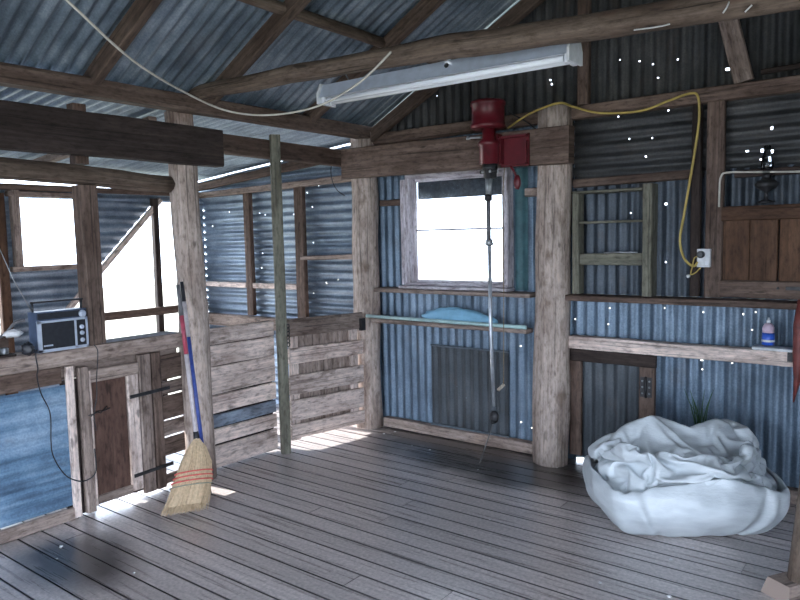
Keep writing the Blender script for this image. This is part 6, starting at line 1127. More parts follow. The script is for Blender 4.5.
680,-678,664,-660,635,-630,623,-603,615,-592,616,-604,613,-594,585,-574,552,-574,550,-576,585,-600,582,-584,600,-582,568,-547,567,-555,575,-568,582,-603,
602,-624,601,-581,555,-540,534,-523,502,-481,471,-483,498,-517,512,-535,552,-575,592,-616,635,-660,678,-699,716,-728,738,-741,756,-752,750,-740,721,-693,
683,-654,638,-635,632,-635,627,-608,600,-578,603,-584,591,-578,571,-573,561,-587,567,-595,579,-581,569,-554,562,-545,531,-514,533,-515,530,-535,554,-569,
578,-604,582,-585,562,-542,527,-505,500,-482,468,-475,489,-515,511,-532,548,-568,586,-606,626,-643,663,-678,696,-708,714,-723,737,-739,732,-732,719,-695,
682,-666,643,-615,604,-602,593,-576,593,-577,589,-594,602,-582,568,-567,574,-581,560,-563,542,-550,533,-521,521,-507,497,-495,516,-493,497,-513,529,-549,
561,-578,580,-576,558,-541,522,-529,507,-492,491,-475,492,-523,511,-528,544,-562,581,-598,621,-634,657,-670,685,-696,698,-705,717,-721,719,-725,710,-687,
666,-658,637,-613,598,-577,568,-573,584,-586,596,-586,604,-589,590,-595,594,-603,582,-566,544,-518,501,-507,497,-498,495,-477,495,-474,481,-487,489,-510,
524,-537,541,-551,544,-540,528,-522,499,-485,490,-479,494,-528,511,-525,541,-557,577,-594,616,-629,651,-663,677,-688,690,-698,708,-711,710,-707,689,-675,
651,-625,607,-608,608,-599,576,-562,560,-546,560,-547,565,-551,559,-565,560,-573,551,-529,512,-507,501,-487,490,-489,481,-486,476,-463,472,-452,460,-479,
483,-492,500,-506,503,-511,511,-501,481,-469,473,-465,478,-525,507,-521,537,-553,573,-589,609,-622,640,-650,664,-673,680,-687,693,-698,695,-684,664,-651,
629,-608,605,-600,594,-584,559,-550,531,-526,540,-520,539,-531,538,-549,549,-541,519,-500,500,-498,480,-468,462,-456,447,-457,447,-451,462,-454,457,-438,
440,-446,457,-466,466,-492,490,-483,492,-477,482,-470,469,-522,508,-520,534,-549,567,-580,598,-608,624,-634,646,-653,660,-667,673,-679,679,-668,647,-629,
612,-603,585,-570,572,-586,571,-561,547,-534,527,-506,524,-515,520,-526,541,-528,501,-486,480,-478,467,-455,451,-443,433,-439,423,-433,437,-431,435,-420,
421,-410,417,-440,448,-471,466,-462,473,-459,467,-456,454,-483,-10,-4,-9,-8,-7,-12,-1,-16,7,-19,10,-20,11,-15,11,-11,7,-1,6,9,11,2,12,4,-17,30,-21,40,-34,
33,-20,41,-45,39,-26,24,-11,9,10,-10,22,-5,12,6,8,5,2,2,-8,-6,-7,-6,17,-35,49,-70,62,-71,45,-31,19,-17,38,-26,40,-26,37,-35,-10,-5,-9,-8,-7,-11,-1,-13,
4,-15,5,-14,6,-8,4,-6,2,-2,3,6,-2,5,0,8,2,23,-16,13,-4,14,-1,19,-22,41,-33,24,-5,11,10,-8,12,3,14,3,7,8,-2,2,-17,9,-12,-2,13,-30,42,-61,42,-54,30,-22,26,
-18,34,-23,41,-30,41,-37,-6,-7,-9,-7,-7,-11,-2,-12,-1,-9,0,-7,1,-4,0,-2,-3,3,-2,5,-1,9,-2,7,3,4,5,7,1,3,10,1,-4,17,-12,27,-8,7,13,-9,15,-2,16,0,1,16,-3,
4,-18,-3,4,-8,3,-13,31,-44,24,-35,16,-8,22,-19,29,-17,37,-28,25,-25,0,-13,-4,-11,-7,-8,-6,-8,-5,-4,-5,0,-5,2,-5,1,-3,2,-1,3,2,1,7,1,9,-8,18,-4,13,-10,24,
-8,8,0,-3,23,-8,16,-1,1,18,-6,-1,17,-1,16,-22,-2,5,-6,10,-10,-2,-6,21,-32,12,-21,10,-1,10,-7,31,-22,31,-18,8,-23,9,-19,5,-15,-4,-8,-7,-7,-3,-6,-3,-2,-4,
-1,0,-1,2,0,0,1,1,0,5,-4,14,-8,19,-3,14,-11,23,-9,7,7,-9,10,2,19,-5,8,7,3,-10,26,-33,34,-16,-5,13,-7,13,-19,7,-12,1,-8,2,-9,14,-6,11,-8,25,-13,15,-4,7,
-27,8,-16,4,-12,-2,-8,-5,-8,-2,-7,0,-6,3,-4,4,-4,3,-3,2,-1,4,-1,5,-3,11,-5,13,-2,12,-4,11,2,-4,17,-19,13,-1,15,-14,29,-26,36,-15,22,-40,16,3,8,8,-4,-2,
-8,10,-17,1,-7,10,-13,19,-9,12,-12,8,2,12,-3,16,-30,0,-8,0,-7,-2,-6,-2,-8,-1,-8,3,-6,4,-3,1,0,-1,-3,5,-5,6,-1,4,-2,8,-3,10,-1,10,-3,4,7,-9,21,-21,13,-13,
27,-24,16,-10,9,-5,18,-11,10,0,7,14,-3,-2,-7,-6,-2,6,-14,14,-13,16,-6,8,-8,9,-6,23,-35,41,-31,2,-7,-1,-4,-4,-3,-2,-9,5,-11,6,-7,2,-1,-1,1,2,-6,8,-7,6,-1,
1,2,2,4,2,4,6,-2,4,4,-6,0,0,7,-6,19,-17,10,-6,3,0,13,-18,22,-3,9,9,0,-6,-5,1,-5,0,-8,-4,6,-7,11,-11,22,-3,-3,19,-33,43,-28,0,-5,-1,-2,-5,0,-6,-2,-2,-6,
4,-8,5,-5,5,-3,3,-3,3,-2,4,1,1,3,0,4,-1,5,3,-1,7,-3,4,-10,9,-2,2,7,-7,4,-4,0,2,11,-17,29,-11,19,-3,11,-13,-1,0,-9,-12,6,-14,20,-19,21,-24,30,-18,1,19,-16,
32,-17,-5,2,-5,0,-5,0,-8,1,-6,-3,1,-6,5,-4,4,-1,2,0,1,2,0,2,0,5,-1,2,0,2,3,1,6,-4,7,-13,14,-13,13,-13,11,-8,7,-2,4,5,-10,27,-27,37,-25,35,-12,1,-26,14,
-22,20,-21,20,-19,19,-29,23,-15,19,-4,-1,4,9,-7,6,-6,1,-3,-3,-3,-3,-2,-6,4,-8,6,-5,5,-4,4,-3,3,0,0,4,-3,6,0,5,-1,5,-2,8,-4,-2,9,-7,8,-10,8,-10,6,-3,3,1,
0,3,-7,20,-26,44,-29,13,-5,26,-30,20,-22,20,-20,17,-21,20,-36,25,-27,4,12,-8,-2,31,-9,10,-6,3,-4,1,-5,-2,-1,-6,5,-8,8,-9,8,-7,5,-3,-1,4,-4,7,-4,10,-5,10,
-7,11,-7,13,-11,3,4,-2,3,-8,5,-4,-2,0,3,4,-6,10,-14,15,-22,22,-6,13,3,17,-18,4,-23,39,-48,36,-43,33,-19,-7,-14,19,-20,20,-12,39,-7,8,-5,4,-5,4,-7,3,-4,
-1,1,-2,1,-2,1,1,-1,4,-6,8,-10,11,-10,14,-11,13,-7,11,-5,10,-11,4,-2,4,-4,0,-7,5,-2,-2,7,-1,-1,5,-10,10,-19,24,-16,23,-12,11,3,1,-26,30,-39,22,-27,7,8,
-5,-16,19,-14,17,-13,35,-3,5,-5,6,-6,4,-6,3,-3,2,-1,1,-1,0,-2,3,-3,7,-6,9,-9,11,-12,15,-13,8,-2,-4,11,-9,7,-2,1,2,-7,2,-10,11,-4,4,1,-7,6,2,-7,7,-17,24,
-18,23,-8,0,12,-9,-13,-2,-11,1,-9,9,4,-1,-12,15,-7,14,-18,35,-3,4,-4,6,-5,6,-4,5,-3,3,-1,0,0,-1,0,3,-7,12,-9,12,-9,8,-3,7,-5,1,4,-10,15,-19,17,-14,8,-3,
-1,-3,-7,10,-1,4,-7,-1,-3,-1,-8,20,-25,30,-35,37,-13,2,7,-12,-6,-3,-11,8,-18,18,-16,18,-13,18,-6,8,-5,24,-3,5,-2,5,-4,8,-5,8,-4,5,-5,5,-6,8,-8,9,-9,8,-6,
6,-5,3,5,-1,6,-9,17,-22,26,-31,28,-32,24,-12,6,-3,-8,12,-23,23,-15,7,-19,17,-13,24,-28,36,-45,40,-25,15,-17,10,-15,8,-19,18,-29,28,-21,19,-12,14,-2,4,-10,
30,-1,8,-5,11,-9,14,-11,15,-10,11,-9,8,-7,7,-5,5,-4,1,1,-3,0,-2,6,-6,10,-8,11,-14,16,-18,21,-25,13,-5,9,-1,-7,7,-25,25,-19,6,-13,1,1,12,-16,38,-49,45,-45,
35,-24,17,-20,14,-24,24,-36,34,-26,23,-13,12,-21,21,-18,37,-5,13,-8,12,-7,13,-6,12,-6,9,-5,5,-1,0,1,-4,3,-6,7,-8,2,-4,6,-8,11,-9,12,-10,11,-13,16,-20,7,
-1,3,-14,8,-21,12,-18,17,4,-8,-2,1,0,-6,29,-39,49,-58,52,-39,31,-45,36,-34,32,-38,36,-41,39,-36,37,-35,34,-30,45,-7,13,-5,8,-1,7,1,7,0,5,0,3,2,-1,4,-7,
5,-10,13,-14,5,-7,7,-10,9,-6,11,-9,9,-11,9,-16,4,-7,7,-24,26,-27,24,-38,21,-2,9,-3,-7,8,-14,17,-24,39,-52,59,-52,38,-55,54,-58,57,-57,54,-48,43,-34,21,
-21,18,-17,41,0,7,1,6,-1,8,-1,7,2,2,6,-2,8,-2,7,-4,4,-5,2,-5,1,-6,-1,-2,-1,0,3,-2,-9,2,-12,-2,12,-24,16,-21,28,-29,26,-40,32,-13,15,-3,-8,2,-10,11,-15,
32,-45,48,-61,63,-69,70,-62,58,-52,46,-40,35,-33,24,-24,13,-13,34,7,1,5,5,0,7,-1,8,1,5,5,1,8,-1,10,-4,5,-4,2,-3,2,-4,-6,2,-4,-1,-4,0,-15,-1,-10,1,4,-15,
3,-5,19,-32,36,-43,37,-16,12,-12,5,6,-17,14,-20,31,-43,52,-63,64,-66,70,-69,61,-53,45,-38,34,-27,21,-21,11,-15,29,10,0,7,5,2,9,-3,12,-4,14,-3,11,0,4,7,
-2,6,-3,4,-6,3,-6,-5,5,-10,2,-16,5,-12,-2,-11,1,-12,1,-1,-5,19,-31,40,-44,38,-16,13,-9,-14,24,-27,20,-43,48,-46,53,-58,67,-62,70,-71,60,-53,48,-44,42,-36,
28,-28,16,-17,23,15,0,6,9,-1,14,-7,18,-9,21,-10,19,-8,10,0,2,4,-3,6,-8,6,-10,-2,3,-9,3,-15,1,-13,-3,-11,0,-12,4,-3,-12,26,-36,46,-47,38,-15,7,4,-25,20,
-29,33,-54,63,-56,63,-65,74,-72,74,-66,58,-56,50,-47,32,-28,30,-31,22,-27,32,8,6,1,13,-3,19,-10,27,-16,29,-15,20,-11,13,-7,9,-3,2,2,-6,-1,-4,-19,22,-28,
22,-34,17,-15,-1,-17,8,-11,0,1,-12,28,-40,44,-45,30,-16,-3,20,-25,18,-31,42,-62,70,-66,72,-59,68,-69,59,-52,42,-41,45,-43,26,-22,10,-11,4,-11,33,-1,12,
-4,20,-7,25,-12,31,-18,32,-16,21,-9,10,-4,5,-1,-1,1,-3,-13,9,-34,10,-9,-6,-8,21,-18,6,-18,-8,-2,-1,13,-18,32,-43,34,-39,23,-9,-3,15,-25,20,-34,46,-62,69,
-60,66,-52,60,-61,48,-41,41,-40,35,-33,21,-17,0,1,-10,7,22,-1,14,-4,23,-9,27,-11,29,-13,26,-12,17,-5,7,1,1,1,-3,-5,-5,-19,9,-32,9,0,-6,-8,2,-6,-12,-10,
1,9,-2,11,-25,43,-47,32,-42,30,-16,7,-9,-4,16,-34,33,-46,56,-47,61,-57,65,-63,54,-46,36,-32,13,-15,22,-14,3,3,-16,18,),
(
460,6,2,1,-432,-5,-7,6,433,4,-436,-8,430,9,-434,-9,418,10,-421,-12,420,-11,-400,-13,415,-5,-398,-9,397,-11,-376,-6,381,-16,-358,-4,369,6,-367,-4,387,-1,
-377,-6,384,-4,-372,-6,404,-4,-392,-6,394,2,-389,-7,394,-5,-387,-9,387,-5,-376,-10,396,-7,-379,-9,402,-12,-377,-11,400,-3,-388,-9,375,-2,-366,-8,351,-2,
-344,-7,334,0,-332,-9,329,-1,-319,-12,314,2,-304,-9,325,-1,-311,-12,342,-6,-322,-9,349,-1,-336,-4,344,8,-340,-2,423,-6,-435,9,426,-437,421,-426,413,-418,
410,-410,405,-405,394,-390,395,-391,372,-369,383,-380,395,-391,413,-412,399,-403,404,-412,403,-406,415,-415,419,-417,411,-409,384,-384,365,-366,343,-348,
334,-336,320,-318,319,-319,338,-333,336,-327,342,-330,422,-3,-435,9,414,-426,411,-414,397,-402,392,-393,382,-382,377,-373,380,-376,391,-392,404,-400,404,
-403,425,-424,407,-409,408,-417,421,-423,422,-422,431,-429,418,-414,389,-388,369,-370,349,-352,335,-338,331,-331,337,-337,334,-330,341,-331,332,-321,399,
-5,-408,12,394,-409,397,-398,382,-387,390,-392,377,-377,380,-375,365,-361,381,-383,409,-407,420,-419,431,-431,418,-421,436,-443,444,-444,432,-432,438,-436,
424,-420,395,-392,369,-372,353,-357,341,-343,346,-346,350,-350,338,-338,340,-328,348,-336,371,6,-388,11,372,-387,381,-383,377,-383,374,-375,380,-380,367,
-364,365,-359,387,-387,392,-392,405,-406,417,-420,433,-434,455,-459,460,-460,443,-443,433,-433,433,-428,401,-399,376,-377,361,-365,353,-355,341,-341,343,
-343,353,-353,347,-336,352,-341,364,-8,-365,15,340,-359,359,-359,353,-359,357,-360,367,-367,383,-382,388,-382,380,-378,391,-392,412,-416,430,-434,451,-451,
465,-465,472,-472,466,-466,446,-446,439,-438,408,-404,385,-383,371,-373,364,-369,353,-353,344,-344,359,-358,363,-355,355,-344,372,-5,-371,15,347,-369,354,
-354,348,-350,360,-366,377,-378,379,-379,387,-383,405,-401,393,-392,403,-409,421,-424,439,-439,458,-458,478,-478,479,-479,456,-456,436,-436,421,-418,398,
-396,387,-385,376,-380,364,-367,349,-349,358,-357,370,-364,354,-341,384,-7,-381,16,351,-376,357,-356,366,-366,357,-361,365,-367,373,-375,389,-388,400,-395,
413,-409,402,-404,417,-424,446,-447,460,-460,476,-476,488,-488,466,-466,446,-446,427,-422,408,-408,402,-400,389,-392,370,-374,358,-356,368,-365,368,-366,
351,-338,387,-6,-388,18,353,-378,358,-359,359,-358,378,-378,378,-380,375,-378,391,-389,400,-395,404,-400,415,-415,414,-419,444,-448,470,-473,489,-489,495,
-495,478,-478,458,-458,439,-430,422,-421,411,-413,391,-397,385,-387,365,-360,372,-367,363,-363,347,-340,381,0,-389,18,360,-383,374,-375,357,-357,373,-370,
369,-372,381,-382,396,-392,408,-402,414,-411,410,-411,418,-423,443,-445,473,-480,497,-497,502,-502,486,-486,470,-470,457,-448,437,-433,410,-413,394,-401,
386,-386,371,-367,358,-354,358,-356,332,-328,400,-6,-404,17,364,-388,380,-379,361,-359,365,-362,381,-383,397,-397,410,-407,421,-417,428,-424,430,-431,432,
-435,447,-449,473,-480,503,-505,510,-510,497,-497,488,-488,471,-464,439,-433,413,-415,404,-410,403,-402,389,-388,369,-368,351,-347,328,-321,404,-2,-413,
15,374,-397,381,-381,363,-363,377,-375,385,-384,394,-391,402,-401,415,-413,429,-424,436,-436,448,-448,459,-463,472,-479,506,-509,511,-511,511,-511,495,
-494,470,-463,440,-436,421,-424,421,-425,409,-407,392,-390,377,-379,361,-357,332,-323,407,1,-423,14,384,-403,387,-387,365,-365,371,-371,382,-382,394,-389,
400,-398,415,-412,425,-420,433,-434,448,-446,459,-463,477,-485,504,-508,526,-526,510,-510,493,-489,469,-463,453,-450,430,-433,416,-420,404,-402,388,-388,
374,-376,364,-361,339,-329,408,-8,-419,17,385,-402,383,-383,374,-374,381,-381,398,-398,410,-407,415,-410,420,-417,434,-430,443,-442,457,-456,473,-478,493,
-500,515,-520,534,-534,518,-518,504,-499,482,-477,466,-464,446,-449,426,-427,409,-409,394,-398,389,-390,367,-364,347,-337,408,-15,-408,16,373,-390,380,
-380,401,-401,393,-393,412,-411,419,-416,418,-414,433,-433,457,-453,464,-462,474,-472,486,-490,500,-507,515,-520,534,-534,527,-527,512,-508,494,-490,473,
-473,459,-460,444,-442,422,-422,405,-409,388,-390,370,-369,356,-346,407,-12,-406,15,369,-387,389,-389,414,-414,409,-409,413,-413,418,-413,426,-423,448,
-450,462,-459,467,-465,473,-470,479,-480,492,-502,519,-522,520,-520,528,-528,510,-507,492,-491,472,-473,459,-457,444,-438,415,-416,406,-409,392,-395,376,
-377,361,-347,394,-12,-399,16,366,-382,405,-405,414,-414,432,-431,433,-434,426,-422,443,-439,436,-437,447,-445,455,-454,465,-463,480,-482,499,-509,505,
-505,513,-513,525,-525,512,-507,485,-484,472,-475,461,-458,442,-436,416,-419,395,-399,392,-397,383,-381,366,-349,376,-9,-386,15,376,-391,413,-413,414,-413,
431,-427,417,-418,431,-428,422,-419,429,-428,441,-440,457,-458,464,-467,484,-485,480,-487,496,-496,506,-506,517,-514,495,-490,482,-481,465,-466,448,-448,
431,-431,420,-422,398,-400,380,-384,372,-371,359,-341,383,-4,-398,13,398,-411,401,-399,418,-413,421,-419,407,-410,409,-407,416,-413,428,-428,449,-448,458,
-458,464,-467,463,-463,464,-469,481,-485,498,-498,509,-507,487,-484,470,-468,463,-461,442,-445,434,-436,419,-418,403,-404,384,-388,369,-369,359,-343,398,
3,-416,12,405,-417,396,-390,405,-401,413,-412,413,-414,401,-403,420,-420,442,-443,444,-442,444,-442,441,-442,444,-443,450,-454,467,-472,485,-488,502,-502,
481,-481,465,-460,449,-449,445,-447,438,-437,423,-424,410,-413,391,-391,373,-373,359,-344,384,-3,-392,14,391,-405,406,-401,387,-386,404,-403,399,-396,414,
-416,426,-428,423,-427,424,-421,421,-419,422,-421,429,-429,448,-452,461,-467,482,-484,497,-497,477,-477,457,-455,442,-442,431,-429,424,-424,424,-428,406,
-406,392,-392,385,-382,365,-352,393,-23,-380,16,365,-383,384,-381,394,-394,387,-386,412,-407,410,-410,405,-408,407,-412,417,-415,410,-408,423,-421,426,
-426,446,-450,461,-466,489,-491,483,-483,476,-476,454,-454,432,-431,423,-419,421,-424,418,-420,400,-400,407,-407,395,-391,376,-363,389,-13,-385,14,373,
-391,371,-371,378,-377,397,-393,397,-392,385,-387,389,-394,394,-399,403,-401,406,-405,425,-422,424,-421,437,-442,464,-467,486,-488,472,-473,468,-468,452,
-452,426,-422,426,-422,403,-409,401,-403,393,-393,407,-407,404,-401,383,-369,384,-4,-389,15,368,-388,368,-367,374,-373,394,-391,382,-378,381,-385,383,-387,
389,-393,403,-402,403,-402,425,-421,424,-421,441,-444,468,-470,479,-481,463,-465,454,-454,438,-438,423,-418,424,-420,399,-404,389,-393,390,-390,397,-397,
407,-405,388,-374,376,3,-391,16,361,-381,367,-366,383,-381,378,-375,386,-382,378,-381,393,-396,399,-400,392,-395,401,-401,426,-421,424,-424,445,-445,467,
-467,461,-464,457,-459,462,-462,443,-443,424,-418,412,-409,403,-405,383,-389,393,-394,398,-396,401,-396,389,-380,378,-12,-379,14,357,-374,373,-373,371,
-370,388,-385,380,-374,390,-391,399,-401,401,-404,392,-396,397,-397,422,-418,424,-424,451,-450,459,-458,473,-477,469,-471,468,-468,448,-447,429,-423,420,
-417,398,-399,381,-385,374,-376,379,-377,383,-375,382,-374,376,-20,-375,14,361,-377,363,-363,367,-367,378,-373,389,-384,389,-388,387,-389,400,-404,392,
-397,394,-392,411,-410,436,-436,451,-449,469,-466,464,-469,484,-487,471,-471,452,-450,435,-431,418,-417,412,-412,394,-395,372,-371,375,-372,370,-365,369,
-360,374,-23,-371,12,363,-379,358,-358,363,-363,381,-377,374,-370,376,-372,379,-380,397,-402,392,-398,394,-392,415,-415,438,-437,460,-458,472,-470,468,
-473,488,-490,475,-475,459,-459,450,-449,434,-432,419,-418,394,-393,375,-372,365,-361,369,-365,374,-364,372,-15,-378,10,362,-376,355,-353,370,-369,361,
-359,363,-360,368,-363,382,-383,393,-398,396,-404,398,-398,409,-409,428,-426,449,-446,469,-471,474,-477,491,-491,488,-488,471,-471,462,-462,446,-445,421,
-419,401,-397,379,-376,360,-358,372,-367,376,-367,365,-1,-383,13,351,-371,353,-350,368,-366,361,-358,352,-349,356,-357,377,-378,379,-381,388,-395,402,-402,
415,-415,425,-423,436,-432,458,-460,486,-490,487,-487,497,-497,485,-485,470,-470,448,-448,426,-426,412,-407,394,-387,366,-362,353,-350,362,-354,343,10,
-371,15,344,-365,348,-348,361,-360,378,-374,355,-354,348,-353,366,-367,386,-387,411,-413,423,-423,433,-433,444,-442,453,-449,455,-455,474,-478,499,-501,
503,-503,489,-489,471,-471,453,-453,435,-435,427,-425,405,-397,379,-374,355,-352,363,-354,349,-7,-362,15,330,-347,348,-347,362,-364,381,-380,366,-366,353,
-356,379,-381,398,-398,414,-414,427,-427,438,-438,442,-441,461,-458,470,-465,476,-478,486,-491,508,-508,497,-499,480,-480,465,-465,449,-449,431,-431,409,
-403,385,-382,372,-370,381,-370,339,-8,-349,17,329,-348,356,-354,373,-374,367,-368,376,-378,358,-358,365,-365,377,-377,393,-393,408,-408,420,-420,435,-432,
455,-451,461,-456,461,-464,482,-487,497,-496,493,-497,485,-486,471,-471,447,-447,430,-430,418,-418,414,-410,401,-397,390,-377,346,-4,-360,18,346,-367,367,
-367,361,-360,359,-358,360,-362,369,-369,358,-358,371,-371,386,-386,399,-399,417,-417,433,-428,433,-428,445,-443,457,-460,471,-473,487,-485,483,-488,467,
-470,454,-455,444,-444,443,-443,439,-439,442,-441,417,-411,401,-388,366,-3,-380,18,367,-388,381,-381,369,-367,352,-352,349,-351,349,-349,350,-350,364,-364,
377,-377,396,-396,415,-414,417,-412,418,-414,429,-430,447,-449,467,-467,480,-476,471,-474,458,-461,442,-446,459,-460,460,-460,462,-462,458,-458,431,-427,
404,-391,403,-4,-413,16,385,-404,393,-393,379,-375,361,-363,348,-349,349,-347,348,-350,362,-363,375,-375,399,-399,417,-415,416,-411,407,-406,424,-424,438,
-440,458,-457,469,-464,448,-449,446,-448,429,-435,437,-440,457,-457,465,-465,470,-470,449,-449,422,-406,433,-5,-438,14,395,-414,389,-390,379,-374,354,-354,
357,-357,349,-348,347,-350,358,-358,371,-369,393,-395,410,-410,407,-402,398,-398,409,-407,425,-428,447,-446,450,-446,445,-443,423,-424,415,-422,437,-441,
446,-448,455,-455,472,-472,459,-457,434,-417,426,3,-436,12,396,-415,391,-393,364,-358,347,-346,347,-347,349,-349,357,-358,353,-350,362,-363,384,-388,406,
-406,409,-405,392,-391,396,-395,415,-419,425,-425,449,-445,427,-426,415,-416,416,-420,427,-430,439,-442,461,-462,472,-470,460,-456,439,-426,429,-6,-429,
12,392,-410,384,-385,369,-362,351,-349,343,-342,346,-345,361,-361,358,-359,364,-368,384,-388,404,-403,395,-393,393,-389,384,-382,396,-401,417,-419,445,
-441,424,-422,426,-428,427,-430,428,-429,443,-447,461,-462,466,-461,451,-445,433,-423,417,-6,-417,10,387,-402,381,-379,352,-346,339,-338,349,-349,352,-351,
364,-364,363,-365,369,-373,385,-388,407,-407,395,-392,375,-371,373,-369,384,-390,408,-413,433,-428,432,-427,426,-431,424,-428,428,-428,442,-443,452,-453,
453,-450,439,-432,417,-408,2,7,1,-2,14,9,-2,-4,21,9,0,-7,25,9,-1,-9,28,11,-7,-9,34,10,-10,-9,38,7,-8,-9,38,7,-10,-8,38,7,-14,-6,9,18,-7,-1,-1,4,-25,-3,
12,3,-17,6,-5,0,-5,-2,-10,-1,29,-15,-21,2,43,-9,-32,-1,28,-3,-5,0,26,4,-13,5,-6,10,18,3,-39,18,46,0,-43,6,57,3,-39,3,28,10,-35,-7,26,6,-45,-5,56,2,-57,
16,57,1,-63,1,85,-3,-90,-12,117,6,-125,2,135,-2,-119,15,110,-13,-98,10,105,-14,-85,8,112,-14,-86,9,105,-10,-82,10,75,7,-71,-12,94,-9,-70,-9,-322,5,15,2,
20,2,21,3,25,-2,32,-6,34,-7,34,-9,35,-10,31,-9,-10,-15,2,-14,5,2,-10,20,-28,23,-20,43,-22,27,-13,-7,34,-14,41,-25,43,-24,13,-27,28,-38,52,-34,52,-65,92,
-111,128,-111,111,-84,94,-87,109,-92,107,-87,105,-94,83,-75,91,-98,-317,6,14,5,19,1,22,2,25,0,28,-6,32,-6,31,-9,37,-10,38,-17,18,-45,36,-51,42,-31,20,-10,
0,0,-13,35,-14,0,27,-31,35,-17,41,-24,42,-34,25,-12,31,-45,61,-49,68,-89,102,-112,114,-88,104,-76,97,-92,115,-88,101,-114,120,-111,116,-104,105,-96,-319,
3,19,2,22,-1,26,-2,26,-1,24,-2,26,-2,27,-9,37,-12,40,-18,30,-55,49,-70,44,-42,20,-1,7,-1,1,25,-12,12,-8,-9,30,-22,37,-17,33,-10,24,-22,40,-40,36,-35,51,
-75,92,-99,124,-94,120,-88,111,-95,108,-108,89,-104,102,-91,97,-89,90,-73,-312,-4,25,-3,27,-2,25,-1,22,2,20,2,22,0,25,-8,35,-9,35,-19,18,-43,55,-76,50,
-55,33,-13,-6,15,-13,36,-20,38,-12,-2,7,-3,18,-1,16,5,1,-15,30,-31,47,-35,63,-84,110,-105,129,-103,127,-97,122,-116,101,-106,82,-88,85,-64,59,-61,63,-50,
-304,-6,26,-3,28,-3,26,-3,24,0,24,-2,25,-2,26,-8,32,-3,26,-22,49,-74,58,-79,67,-76,50,-32,8,6,-1,19,5,5,9,13,6,-8,23,-14,16,4,-1,-11,17,-28,54,-40,71,-90,
118,-97,127,-105,128,-103,114,-126,109,-116,92,-82,67,-45,52,-54,46,-31,-303,-7,26,-4,29,-7,31,-8,28,-1,25,2,22,-4,28,-6,29,-2,24,-27,49,-72,87,-111,85,
-97,67,-50,29,-19,19,6,19,-15,16,2,5,17,-6,15,7,3,21,-34,45,-62,69,-52,80,-88,117,-92,121,-97,110,-104,108,-114,103,-115,90,-75,58,-38,36,-37,46,-31,-299,
-9,28,-8,31,-7,29,-2,23,4,19,6,19,0,25,-4,27,-1,26,-33,53,-72,97,-124,97,-111,81,-62,49,-28,14,-3,29,-22,36,-31,44,-19,22,-3,15,-9,33,-55,70,-78,83,-66,
86,-79,104,-82,107,-91,91,-96,103,-101,98,-110,85,-65,45,-26,45,-47,66,-49,-298,-13,31,-10,30,-2,23,5,19,7,19,4,21,-1,25,-7,31,-3,29,-43,69,-83,104,-128,
102,-119,93,-75,53,-30,25,-19,36,-11,38,-28,40,-45,58,-33,47,-39,54,-75,65,-50,73,-86,84,-60,82,-61,88,-79,77,-86,86,-84,91,-100,77,-56,51,-32,49,-49,68,
-51,-296,-12,31,-8,27,-2,23,1,25,1,24,4,20,1,24,-10,39,-11,37,-48,73,-93,109,-131,106,-124,102,-83,59,-37,41,-33,47,-21,41,-18,39,-34,29,-24,33,-56,72,
-74,78,-53,74,-85,76,-50,59,-39,66,-68,70,-80,79,-78,90,-92,76,-53,70,-52,70,-69,71,-51,-299,-8,28,-6,25,-4,27,-6,31,-3,27,4,21,2,27,-18,48,-22,47,-52,
77,-100,114,-138,114,-131,108,-89,70,-50,67,-56,61,-36,52,-28,52,-67,61,-49,63,-80,90,-82,78,-54,74,-83,76,-49,42,-25,49,-63,78,-83,74,-77,80,-72,91,-70,
83,-69,81,-66,81,-66,-303,-6,25,-4,23,-1,27,-4,30,-2,27,1,26,-2,32,-27,55,-31,55,-52,77,-100,120,-144,121,-143,121,-108,86,-71,86,-69,89,-61,67,-44,67,
-87,84,-82,93,-91,95,-90,85,-59,79,-83,77,-49,49,-36,34,-49,71,-78,74,-76,88,-79,98,-77,84,-71,86,-66,73,-61,-305,-6,26,-4,24,2,25,1,26,0,26,-2,30,-8,37,
-32,58,-35,59,-55,78,-92,115,-139,118,-144,126,-126,106,-88,103,-79,97,-78,95,-71,84,-95,100,-77,82,-79,73,-95,91,-75,96,-77,74,-53,56,-45,37,-52,56,-65,
78,-81,104,-92,100,-76,88,-72,87,-71,75,-71,-301,-6,27,-2,25,3,23,2,26,0,27,-1,30,-12,41,-36,62,-41,64,-60,80,-90,114,-138,122,-148,131,-140,122,-100,96,
-72,98,-83,98,-77,101,-94,97,-75,74,-76,80,-100,88,-78,100,-76,78,-61,64,-51,41,-58,61,-71,88,-91,105,-87,100,-76,96,-77,74,-70,87,-72,-307,-6,28,-3,24,
6,20,6,24,2,29,-2,31,-18,45,-38,60,-38,60,-65,86,-91,116,-142,135,-158,139,-151,131,-105,95,-68,94,-75,95,-92,119,-96,94,-71,76,-84,72,-89,87,-77,98,-73,
87,-77,68,-52,48,-64,65,-77,104,-108,119,-100,113,-92,106,-86,89,-78,78,-61,-312,-3,23,-2,24,5,21,8,23,3,30,-4,32,-20,45,-33,54,-32,51,-60,81,-91,117,-141,
150,-174,152,-160,133,-107,94,-66,92,-84,102,-86,117,-99,103,-76,71,-83,69,-82,85,-75,92,-64,88,-74,65,-58,48,-58,73,-90,118,-125,139,-121,127,-108,103,
-82,73,-50,65,-47,-326,4,16,4,21,4,25,4,27,0,29,-2,28,-17,43,-28,50,-28,46,-61,83,-90,116,-139,159,-184,160,-165,136,-111,91,-63,82,-75,100,-85,117,-98,
104,-75,69,-88,73,-71,81,-78,92,-64,89,-72,57,-61,60,-71,96,-102,121,-136,153,-133,121,-99,82,-59,67,-44,65,-47,-331,6,14,5,23,2,27,2,26,2,23,2,24,-13,
